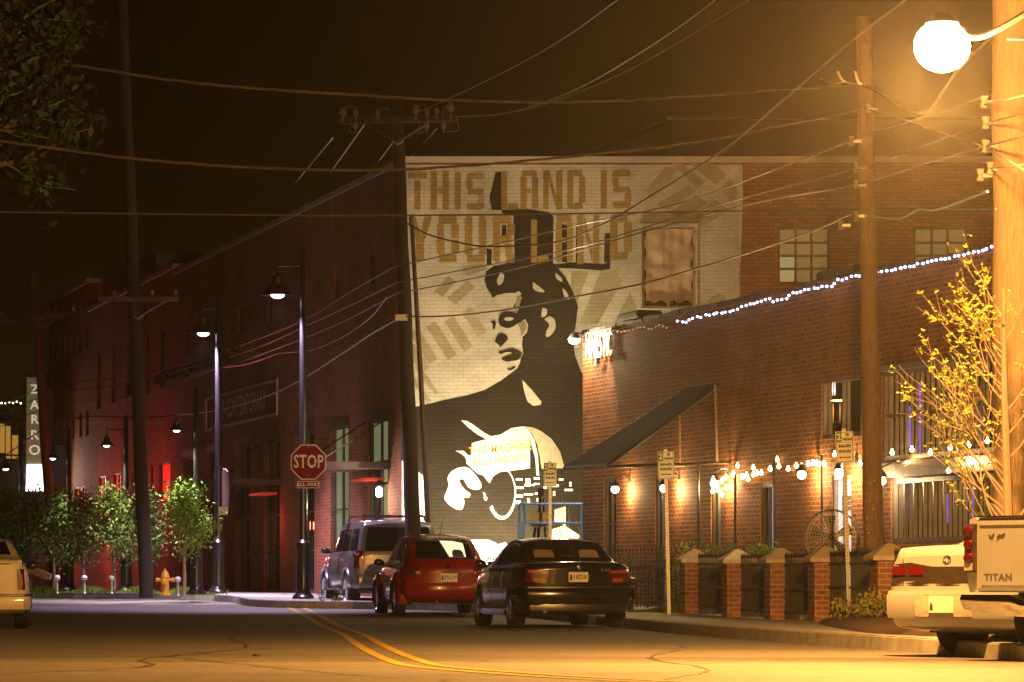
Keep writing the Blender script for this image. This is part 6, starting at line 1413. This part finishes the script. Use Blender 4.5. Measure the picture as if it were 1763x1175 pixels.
wire('faint wire sloping down right between the two right poles', [(1494, 188, 59), (1540, 200, 56), (1600, 222, 50), (1697, 254, 42.4)], .010, M_wirel)
wire('wire fanning from the big pole toward the right edge at its top bracket', [(1694, 180, 42.4), (1730, 173, 38), (1790, 158, 34)], .009)
wire('wire fanning from the big pole toward the right edge at its lowest bracket', [(1705, 290, 42.4), (1740, 287, 38), (1790, 280, 34)], .009)
wire('dark wire dropping right across the big pole below its brackets', [(1697, 256, 42.4), (1735, 276, 38), (1790, 310, 34)], .009)
wire('upper of the near parallel wires running left from the mural pole', [(680, 459, 81), (600, 505, 86), (530, 548, 90), (430, 590, 98), (300, 633, 105), (200, 652, 110), (90, 664, 117), (0, 700, 118), (-60, 740, 118)], .012, M_wirel)
wire('second wire running left from the mural pole past the lamp heads', [(682, 487, 81), (600, 528, 86), (530, 560, 90), (430, 604, 98), (300, 640, 105), (200, 664, 110), (90, 678, 117), (0, 715, 118), (-60, 750, 118)], .012, M_wirel)
wire('third wire running left from the mural pole past the lamp heads', [(684, 505, 81), (600, 550, 86), (530, 580, 90), (430, 618, 98), (380, 634, 100), (300, 660, 105), (200, 686, 110), (90, 700, 117), (0, 735, 118), (-60, 765, 118)], .012, M_wirel)
wire('sagging thin cable dipping toward the painted wall sign', [(666, 512, 81), (640, 545, 84), (600, 575, 86), (560, 595, 88), (530, 604, 90), (480, 609, 93), (455, 618, 95), (420, 628, 98), (360, 638, 102), (300, 658, 105)], .014, M_wirel)
wire('thick glinting communication cable sweeping down left from the mural pole', [(690, 547, 81), (640, 575, 84), (600, 602, 86), (560, 628, 88), (522, 652, 90), (460, 682, 94), (380, 705, 98), (300, 716, 103), (230, 720, 106), (150, 718, 110), (75, 740, 116), (0, 790, 118), (-50, 810, 118)], .022, M_wirel)
wire('short straight conductor farthest left of the four slanting ones', [(573, 238, 81.5), (500, 325, 100), (430, 402, 120), (344, 472, 150)], .014, M_wirel)
wire('long conductor slanting down left from the left insulators', [(629, 213, 81.5), (540, 335, 100), (470, 408, 118), (425, 440, 128), (370, 470, 140), (310, 493, 150), (240, 510, 160)], .014, M_wirel)
wire('conductor slanting down left that passes behind the utility pole', [(677, 245, 81.5), (640, 292, 90), (573, 362, 108)], .013, M_wirel)
wire('conductor slanting down left from the right insulators over the mural corner', [(751, 223, 81.5), (700, 278, 92), (642, 336, 106)], .013, M_wirel)
wire('far wire running left from the short crossarm pole', [(-30, 530, 118), (42, 555, 117.5), (96, 540, 117.5)], .02)
wire('far sagging wire below the short crossarm', [(-30, 600, 118), (30, 590, 118), (96, 548, 117.5)], .018)

# ------------------------------------------------------------------ trees and plants
def limb(m, p, d, L_, r, depth, tips, rnd, spread=.55, up=.25, kids=(2, 3), rfall=.62, lfall=.72, n=5):
    pts = [p]; q = p.copy(); dd = d.normalized(); seg = 4
    for i in range(seg):
        dd = (dd + Vector((rnd.uniform(-1, 1), rnd.uniform(-1, 1), rnd.uniform(-.6, 1) * .6 + up * .5)) * .19).normalized(); q = q + dd * L_ / seg; pts.append(q.copy())
    m.tube(pts, [lerp(r, r * rfall, i / seg) for i in range(seg + 1)], n, False)
    if depth == 0: tips += [(pts[i], dd) for i in (1, 2, 3, 4)]; return
    tips += [(pts[-1], dd), (pts[2], dd)]
    for k in range(rnd.randint(*kids)):
        a = rnd.uniform(0, 2 * pi); s_ = rnd.uniform(.6, 1.2) * spread; o = dd.orthogonal().normalized(); o = Matrix.Rotation(a, 3, dd) @ o
        nd = (dd + o * s_ + Vector((0, 0, up * .4))).normalized(); at = pts[rnd.choice((2, 3, 4))]
        limb(m, at, nd, L_ * lfall * rnd.uniform(.8, 1.15), r * rfall * .85, depth - 1, tips, rnd, spread, up, kids, rfall, lfall, n)
def leaves(tips, per, size, spread, rnd, zmin=None):
    m = MB()
    for p, d in tips:
        c = rnd.uniform(.4, 1.5)
        for k in range(int(per * c)):
            q = p + Vector((rnd.gauss(0, 1), rnd.gauss(0, 1), rnd.gauss(0, 1))) * spread
            a = Vector((rnd.uniform(-1, 1), rnd.uniform(-1, 1), rnd.uniform(-1, 1))).normalized(); b = a.orthogonal().normalized(); b = Matrix.Rotation(rnd.uniform(0, 6), 3, a) @ b
            s_ = size * rnd.uniform(.6, 1.4)
            m.add([q - a * s_, q + b * s_ * .45 - a * s_ * .1, q + a * s_, q - b * s_ * .45 + a * .1 * s_], [[0, 1, 2, 3]])
    return m
def street_tree(px, Y, top, base, halfw, label, leafm, seed, per=15, trunk=M_barkl):
    rnd = random.Random(seed); z0 = G(0, Y) + .15; x = PXX(px, Y); H = PZ(top, Y) - z0; sc = H / 3.0
    t = thing('street_tree', label, 'tree', (x, Y, z0)); m = MB(); tips = []
    th = H * .33; m.tube([(0, 0, 0), (.01, 0, th * .5), (0, .01, th)], [.045 * sc + .01, .035 * sc + .01, .035 * sc], 8)
    m.tube([(0, 0, th), (.02, 0, H * .6), (0, .02, H * .86)], [.035 * sc, .02 * sc, .008], 6); tips += [(Vector((.01, 0, H * k)), Vector((0, 0, 1))) for k in (.5, .6, .7, .78, .86, .93)]
    for k in range(22):
        a = rnd.uniform(0, 2 * pi); zz = rnd.uniform(.22, .84) * H; L_ = halfw * (1.05 - .75 * max(0, zz / H - .30) / .52) * .55
        limb(m, Vector((0, 0, zz)), Vector((cos(a), sin(a), rnd.uniform(.7, 1.4))), L_, .014 * sc, 1, tips, rnd, .6, .35, (2, 3))
    m.build('trunk', trunk, t, smooth=True)
    leaves(tips, int(per * .62), .050, .15, rnd).build('crown', leafm, t, fixn=False)
    return t
street_tree(317, 87.5, 828, 1012, 1.0, 'bright green young tree nearest the lit lamp post', M_leaf, 11, 18)
street_tree(248, 90, 835, 1015, .85, 'dark leaved young tree right behind the yellow hydrant', M_leafd, 12, 16)
street_tree(196, 92, 832, 1012, 1.0, 'light green young tree with pale trunk in the middle of the row', M_leaf, 13, 15)
street_tree(143, 94, 838, 1010, .95, 'olive leaved young tree with dark trunk in the row', M_leafd, 14, 18, M_bark)
street_tree(92, 97, 845, 1010, 1.0, 'olive young tree under the vertical lit sign', M_leafd, 15, 18, M_bark)
street_tree(52, 100, 850, 1008, 1.1, 'brownish young tree behind the pale car', M_leafd, 16, 18, M_bark)
street_tree(8, 103, 835, 1008, 1.4, 'wide dim tree cut by the left picture edge', M_leafd, 17, 20, M_bark)
# tree guards lamps at the kerb (small pale uplights between the trees)
for i, (px, Y, lab) in enumerate(((98, 90.5, 'small pale bollard lamp left of the young trees'), (145, 90.2, 'small pale bollard lamp below the olive tree'), (192, 90, 'small pale bollard lamp below the pale trunk'), (246, 89.6, 'small pale bollard lamp left of the yellow hydrant'), (306, 86.5, 'small pale bollard lamp right of the yellow hydrant'))):
    z0 = G(0, Y) + .15; t = thing('bollard_lamp', lab, 'bollard', (PXX(px, Y), Y, z0), 0, 'small bollard lamps by the trees'); MB().lathe([(.05, 0), (.035, .03), (.03, .28)], n=8).build('post', M_galv, t, smooth=True)
    MB().lathe([(.03, .28), (.06, .30), (.075, .35), (.045, .40), (.001, .41)], n=12).build('head', mat('bollard_head', (.55, .52, .50), .5), t, smooth=True)
# upper-left tree, trunk outside the frame
rnd = random.Random(5); t = thing('overhanging_tree', 'large dark tree crown hanging into the upper left corner', 'tree', (-9.1, 58, 1.5)); m = MB(); tips = []
m.tube([(0, 0, -1.5), (.1, 0, 3), (.3, 0, 6.3)], [.3, .24, .17], 10)
for z_, dx, dz, L_ in ((4.8, 1, .35, 2.0), (5.4, 1, .55, 2.2), (6.0, 1, .75, 2.2), (6.2, .7, 1.1, 2.2), (5.8, -.8, .8, 2.0), (6.3, 1, .4, 2.3), (6.3, .1, 1.3, 2.0), (5.2, .9, .15, 1.7), (6.1, 1, .55, 2.6)):
    limb(m, Vector((.25, rnd.uniform(-.1, .1), z_)), Vector((dx, rnd.uniform(-.5, .5), dz * .8)), L_ * .62, .07, 3, tips, rnd, .55, .12, (2, 3), .62, .74)
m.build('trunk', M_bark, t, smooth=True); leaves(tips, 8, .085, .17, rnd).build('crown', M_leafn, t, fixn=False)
# budding tree at the right
rnd = random.Random(21); Y = 40.2; x = PXX(1733, Y); t = thing('budding_tree', 'leafless looking tree with yellow spring buds in front of the thick pole', 'tree', (x, Y, .2)); m = MB(); tips = []
H = PZ(348, Y) - .2; m.tube([(0, 0, 0), (.015, 0, 1.2), (-.02, 0, H * .55), (-.03, 0, H * .8)], [.055, .048, .035, .012], 8)
for k in range(30):
    zz = lerp(.75, H * .72, k / 29) ; a = rnd.uniform(0, 2 * pi)
    side_ = -1 if k % 3 else rnd.choice((-1, 1)); d = Vector((side_ * rnd.uniform(.7, 1), rnd.uniform(-.6, .6), rnd.uniform(.65, 1.15)))
    limb(m, Vector((-.01, 0, zz)), d, lerp(.80, .42, k / 29) * rnd.uniform(.8, 1.2), lerp(.016, .009, k / 29), 2, tips, rnd, .55, .30, (2, 3), .6, .74, 4)
m.build('trunk', mat('bark_tan', (.085, .060, .038), .85, bump=.5, scale=14, stretch=(1, 1, .3)), t, smooth=True)
bd = MB()
for p, d in tips:
    for k in range(rnd.choice((0, 0, 1, 1, 2))):
        q = p + Vector((rnd.gauss(0, .02), rnd.gauss(0, .02), rnd.gauss(0, .02)))
        for j in range(rnd.randint(2, 4)):
            a = (Vector((rnd.uniform(-1, 1), rnd.uniform(-1, 1), rnd.uniform(-.3, 1)))).normalized(); b = a.orthogonal().normalized(); s_ = rnd.uniform(.012, .026)
            bd.add([q, q + a * s_ + b * s_ * .5, q + a * s_ * 2.1, q + a * s_ - b * s_ * .5], [[0, 1, 2, 3]])
bd.build('crown', M_leafy, t, fixn=False)
# bare tree behind the parking sign
rnd = random.Random(9); Y = 81.5; t = thing('bare_tree', 'leafless multi stemmed small tree in the gap beside the restaurant', 'tree', (PXX(985, Y), Y, G(0, Y) + .15)); m = MB(); tips = []
for k in range(9): limb(m, Vector((rnd.uniform(-.06, .06), 0, 0)), Vector((rnd.uniform(-.55, .45), rnd.uniform(-.4, .4), 1.3)), 1.15 * rnd.uniform(.8, 1.1), .022, 2, tips, rnd, .3, .3, (2, 3), .6, .6, 4)
m.build('trunk', mat('bark_greyish', (.50, .42, .40), .8, scale=12), t, smooth=True)
# hedge behind the fence
rnd = random.Random(3); a_, b_ = P(1158, 0, 73.2), P(1335, 0, 67.2); t = thing('hedge', 'clipped dark green hedge behind the first brick pillars', 'hedge', (a_.x, a_.y, G(0, 72) + .15)); tips = []
dv = Vector((b_.x - a_.x, b_.y - a_.y, 0)); m = MB()
for k in range(900): s_ = rnd.random(); tips.append((dv * s_ + Vector((rnd.uniform(-.3, .3), rnd.uniform(-.2, .2), rnd.uniform(.05, 1.10 + .04 * sin(s_ * 30)))), Vector((0, 0, 1))))
leaves(tips, 9, .032, .05, rnd).build('crown', M_leafd, t, fixn=False)
for k in range(9): m.tube([dv * (k / 8), dv * (k / 8) + Vector((.03, 0, .8))], .02, 5)
m.build('trunk', M_bark, t)
def bush(px, Y, z0, w_, h, label, leafm, seed, n=60, per=9, size=.03, name='shrub'):
    rnd = random.Random(seed); t = thing(name, label, 'shrub', (PXX(px, Y), Y, z0)); m = MB(); tips = []
    for k in range(n // 6): limb(m, Vector((rnd.uniform(-w_, w_) * .5, rnd.uniform(-.2, .2), 0)), Vector((rnd.uniform(-.8, .8), rnd.uniform(-.6, .6), 1)), h * .5, .008, 1, tips, rnd, .6, .3, (2, 3), .6, .7, 4)
    m.build('stem', M_bark, t); leaves(tips, per, size, .05, rnd).build('leaves', leafm, t, fixn=False); return t
M_leafo = mat('leaf_yellow_green', (.20, .20, .04), .6, scale=5, var=.5)
bush(1472, 53, .22, .42, .34, 'low yellowish shrub left of the tall pole foot', M_leafo, 31, 60, 6); bush(1530, 51, .24, .34, .48, 'low yellowish shrub right of the tall pole foot', M_leafo, 32, 54, 6); bush(1570, 50, .2, .2, .3, 'small shrub beside the white car bumper', M_leafo, 36, 30, 6)
bush(1575, 56, .2, .35, 1.0, 'green shrub behind the pillar right of the tall pole', M_leaf, 33, 60, 9); bush(1635, 55, .2, .45, 1.15, 'bright green shrub above the white car boot', M_leaf, 34, 80, 10)
M_leafr = mat('leaf_red', (.12, .035, .02), .6, scale=5, var=.4); bush(1600, 57.5, .2, .3, 1.0, 'reddish leaved shrub between the green ones', M_leafr, 35, 50, 8)
bush(570, 80.4, G(0, 80) + .15, .5, .10, 'tiny ground plants on the kerb corner behind the silver car', M_leafd, 37, 24, 6, .022); bush(690 - 15, 80.6, G(0, 80) + .15, .2, .14, 'tiny weeds at the foot of the stop sign post', M_leafd, 38, 18, 6, .02)
# grass along the kerbs
def grass(name, label, pts, n, h, mt, seed):
    rnd = random.Random(seed); m = MB()
    for k in range(n):
        i = rnd.randrange(len(pts) - 1); s_ = rnd.random(); x = lerp(pts[i][0], pts[i + 1][0], s_) + rnd.gauss(0, .16); y = lerp(pts[i][1], pts[i + 1][1], s_) + rnd.gauss(0, .25); z = G(x, y) + .15
        hh = h * rnd.uniform(.4, 1.3) * (.6 + .4 * sin(x * 5)); a = rnd.uniform(0, 6.3); dx, dy = cos(a) * .012, sin(a) * .012; l_ = rnd.uniform(-.5, .5) * hh
        m.add([(x - dx, y - dy, z), (x + dx, y + dy, z), (x + l_, y, z + hh)], [[0, 1, 2]])
    return tag(m.build(name, mt, fixn=False), label, 'grass', kind='stuff')
grass('grass', 'green grass strip along the kerb under the young trees', [(-6.55, 87.9), (-7.6, 90.6), (-9.2, 93.4), (-11.5, 95.6)], 5200, .14, M_leaf, 41)
grass('grass', 'grass patch behind the first brick pillar', [(PXX(1085, 71), 71), (PXX(1165, 70), 70)], 2600, .12, M_leafd, 42)
# hydrant
M_hyd = mat('hydrant_yellow', (.62, .30, .02), .45, var=.2); t = thing('fire_hydrant', 'yellow fire hydrant at the kerb under the street trees', 'fire hydrant', (PXX(284, 86.6), 86.6, G(0, 86.6) + .15))
MB().lathe([(.13, 0), (.13, .03), (.09, .05), (.085, .35), (.10, .37), (.10, .40), (.085, .42), (.08, .47), (.04, .53), (.02, .54), (.02, .58), (.001, .58)], n=16).build('barrel', M_hyd, t, smooth=True)
for sx in (-1, 1): MB().lathe([(.035, 0), (.045, .10), (.05, .10), (.05, .14), (.02, .15), (.001, .16)], (sx * .05, 0, .33), 10, Matrix.Rotation(sx * pi / 2, 3, 'Y')).build('outlet', M_hyd, t, smooth=True)
MB().lathe([(.05, 0), (.06, .10), (.065, .10), (.065, .15), (.02, .16), (.001, .17)], (0, -.05, .30), 12, Matrix.Rotation(pi / 2, 3, 'X')).build('outlet', M_hyd, t, smooth=True)
# blue scissor lift in the gap
M_blue = mat('lift_blue', (.03, .26, .95), .4, var=.1); Y = 79.2; t = thing('platform_lift', 'bright blue work lift platform parked against the mural beside the restaurant', 'lift', (PXX(930, Y), Y, G(0, Y) + .15)); z0 = t.location.z
X_ = lambda px: PXX(px, Y); Zf = lambda py: PZ(py, Y)
m = MB(); 
for a, b in (((894, 868), (1003, 868)), ((900, 901), (1003, 901)), ((894, 868), (894, 900)), ((902, 868), (904, 900)), ((1001, 868), (1001, 930))): m.tube([P(*a, Y), P(*b, Y)], .022, 6)
for a, b in (((894, 868), (1003, 868)), ((900, 901), (1003, 901))): m.tube([P(*a, Y + 1.2), P(*b, Y + 1.2)], .018, 6)
m.tube([P(950, 868, Y), P(950, 868, Y + 1.2)], .016, 5); m.tube([P(950, 901, Y), P(950, 901, Y + 1.2)], .016, 5); m.build('guard_rail', M_blue, t, world=True)
m = MB(); m.box((X_(897.5), Y, Zf(915)), (.15, .10, .34)); m.build('control_box', M_blue, t, world=True, bevel=.01)
m = MB(); m.box((X_(950), Y + .6, Zf(938)), (X_(1003) - X_(896), 1.2, .12)); m.build('platform', M_blue, t, world=True)
m = MB(); 
for yy in (Y + .15, Y + 1.05):
    for a, b in (((898, 942), (1000, 985)), ((1000, 942), (898, 985))): m.tube([P(a[0], a[1], yy), P(b[0], b[1], yy)], .03, 5)
m.build('scissor_arm', M_darkmetal, t, world=True)
m = MB(); m.box((X_(950), Y + .6, Zf(1000)), (X_(1000) - X_(900), 1.1, .30)); m.build('chassis', M_blue, t, world=True, bevel=.02)
for px in (912, 990):
    for yy in (Y + .05, Y + 1.15): MB().lathe([(.16, -.06), (.16, .06)], (X_(px), yy, z0 + .16), 16, Matrix.Rotation(pi / 2, 3, 'X')).build('wheel', M_tyre, t, world=True)
# equipment stacked behind it: tripod work light, boards
t = thing('work_light_stand', 'dark site light stand leaning in front of the painted guitar neck', 'work light', P(928, 1000, 81)); m = MB(); m.tube([P(930, 845, 81), P(926, 935, 81)], .035, 6); m.tube([P(917, 935, 81), P(924, 895, 81)], .03, 6); m.tube([P(940, 935, 81), P(934, 845, 81)], .02, 5); m.build('stand', M_black, t, world=True); MB().box(P(928, 895, 81), (.32, .2, .3)).build('battery_box', M_black, t, world=True, bevel=.02); MB().box(P(931, 850, 81), (.12, .12, .22)).build('head', M_black, t, world=True, bevel=.02)
t = thing('leaning_board', 'pale board leaning near the bare tree in the gap', 'board', P(962, 1000, 82.5)); m = MB(); m.poly([P(955, 878, 82.5), P(974, 872, 82.5), P(974, 905, 82.5), P(955, 900, 82.5)], .03, Vector((0, 1, 0))); m.poly([P(950, 912, 82.5), P(972, 905, 82.5), P(1002, 925, 82.5), P(1002, 1000, 82.5), P(950, 1000, 82.5)], .03, Vector((0, 1, 0))); m.build('panel', M_lime, t, world=True)
# iron railing seen between the red car and the black car
a = P(838, 0, 80.6); b = P(880, 0, 80.4); a.z = b.z = G(0, 80) + .15; t = fence_panel(a, b, 'short spear topped iron railing in front of the mural foot', True, 1.0, 9)
# litter
m = MB(); m.box((PXX(442, 39), 39, .012), (.05, .12, .015), .3); tag(m.build('litter', M_rust), 'small dark scrap lying on the open asphalt', 'litter')

# ------------------------------------------------------------------ haze volume added for a glow around the lamps
hz = bpy.data.materials.new('haze'); hz.use_nodes = True; n = hz.node_tree; n.nodes.clear(); pv = n.nodes.new('ShaderNodeVolumePrincipled'); mo = n.nodes.new('ShaderNodeOutputMaterial')
pv.inputs['Color'].default_value = (.95, .9, .85, 1); pv.inputs['Density'].default_value = .00034; pv.inputs['Anisotropy'].default_value = .89; n.links.new(pv.outputs[0], mo.inputs['Volume'])
m = MB(); m.box((0, 80, 9.5), (90, 200, 21)); tag(m.build('haze', hz), 'thin haze added to make a glow around the lamps', kind='stuff')
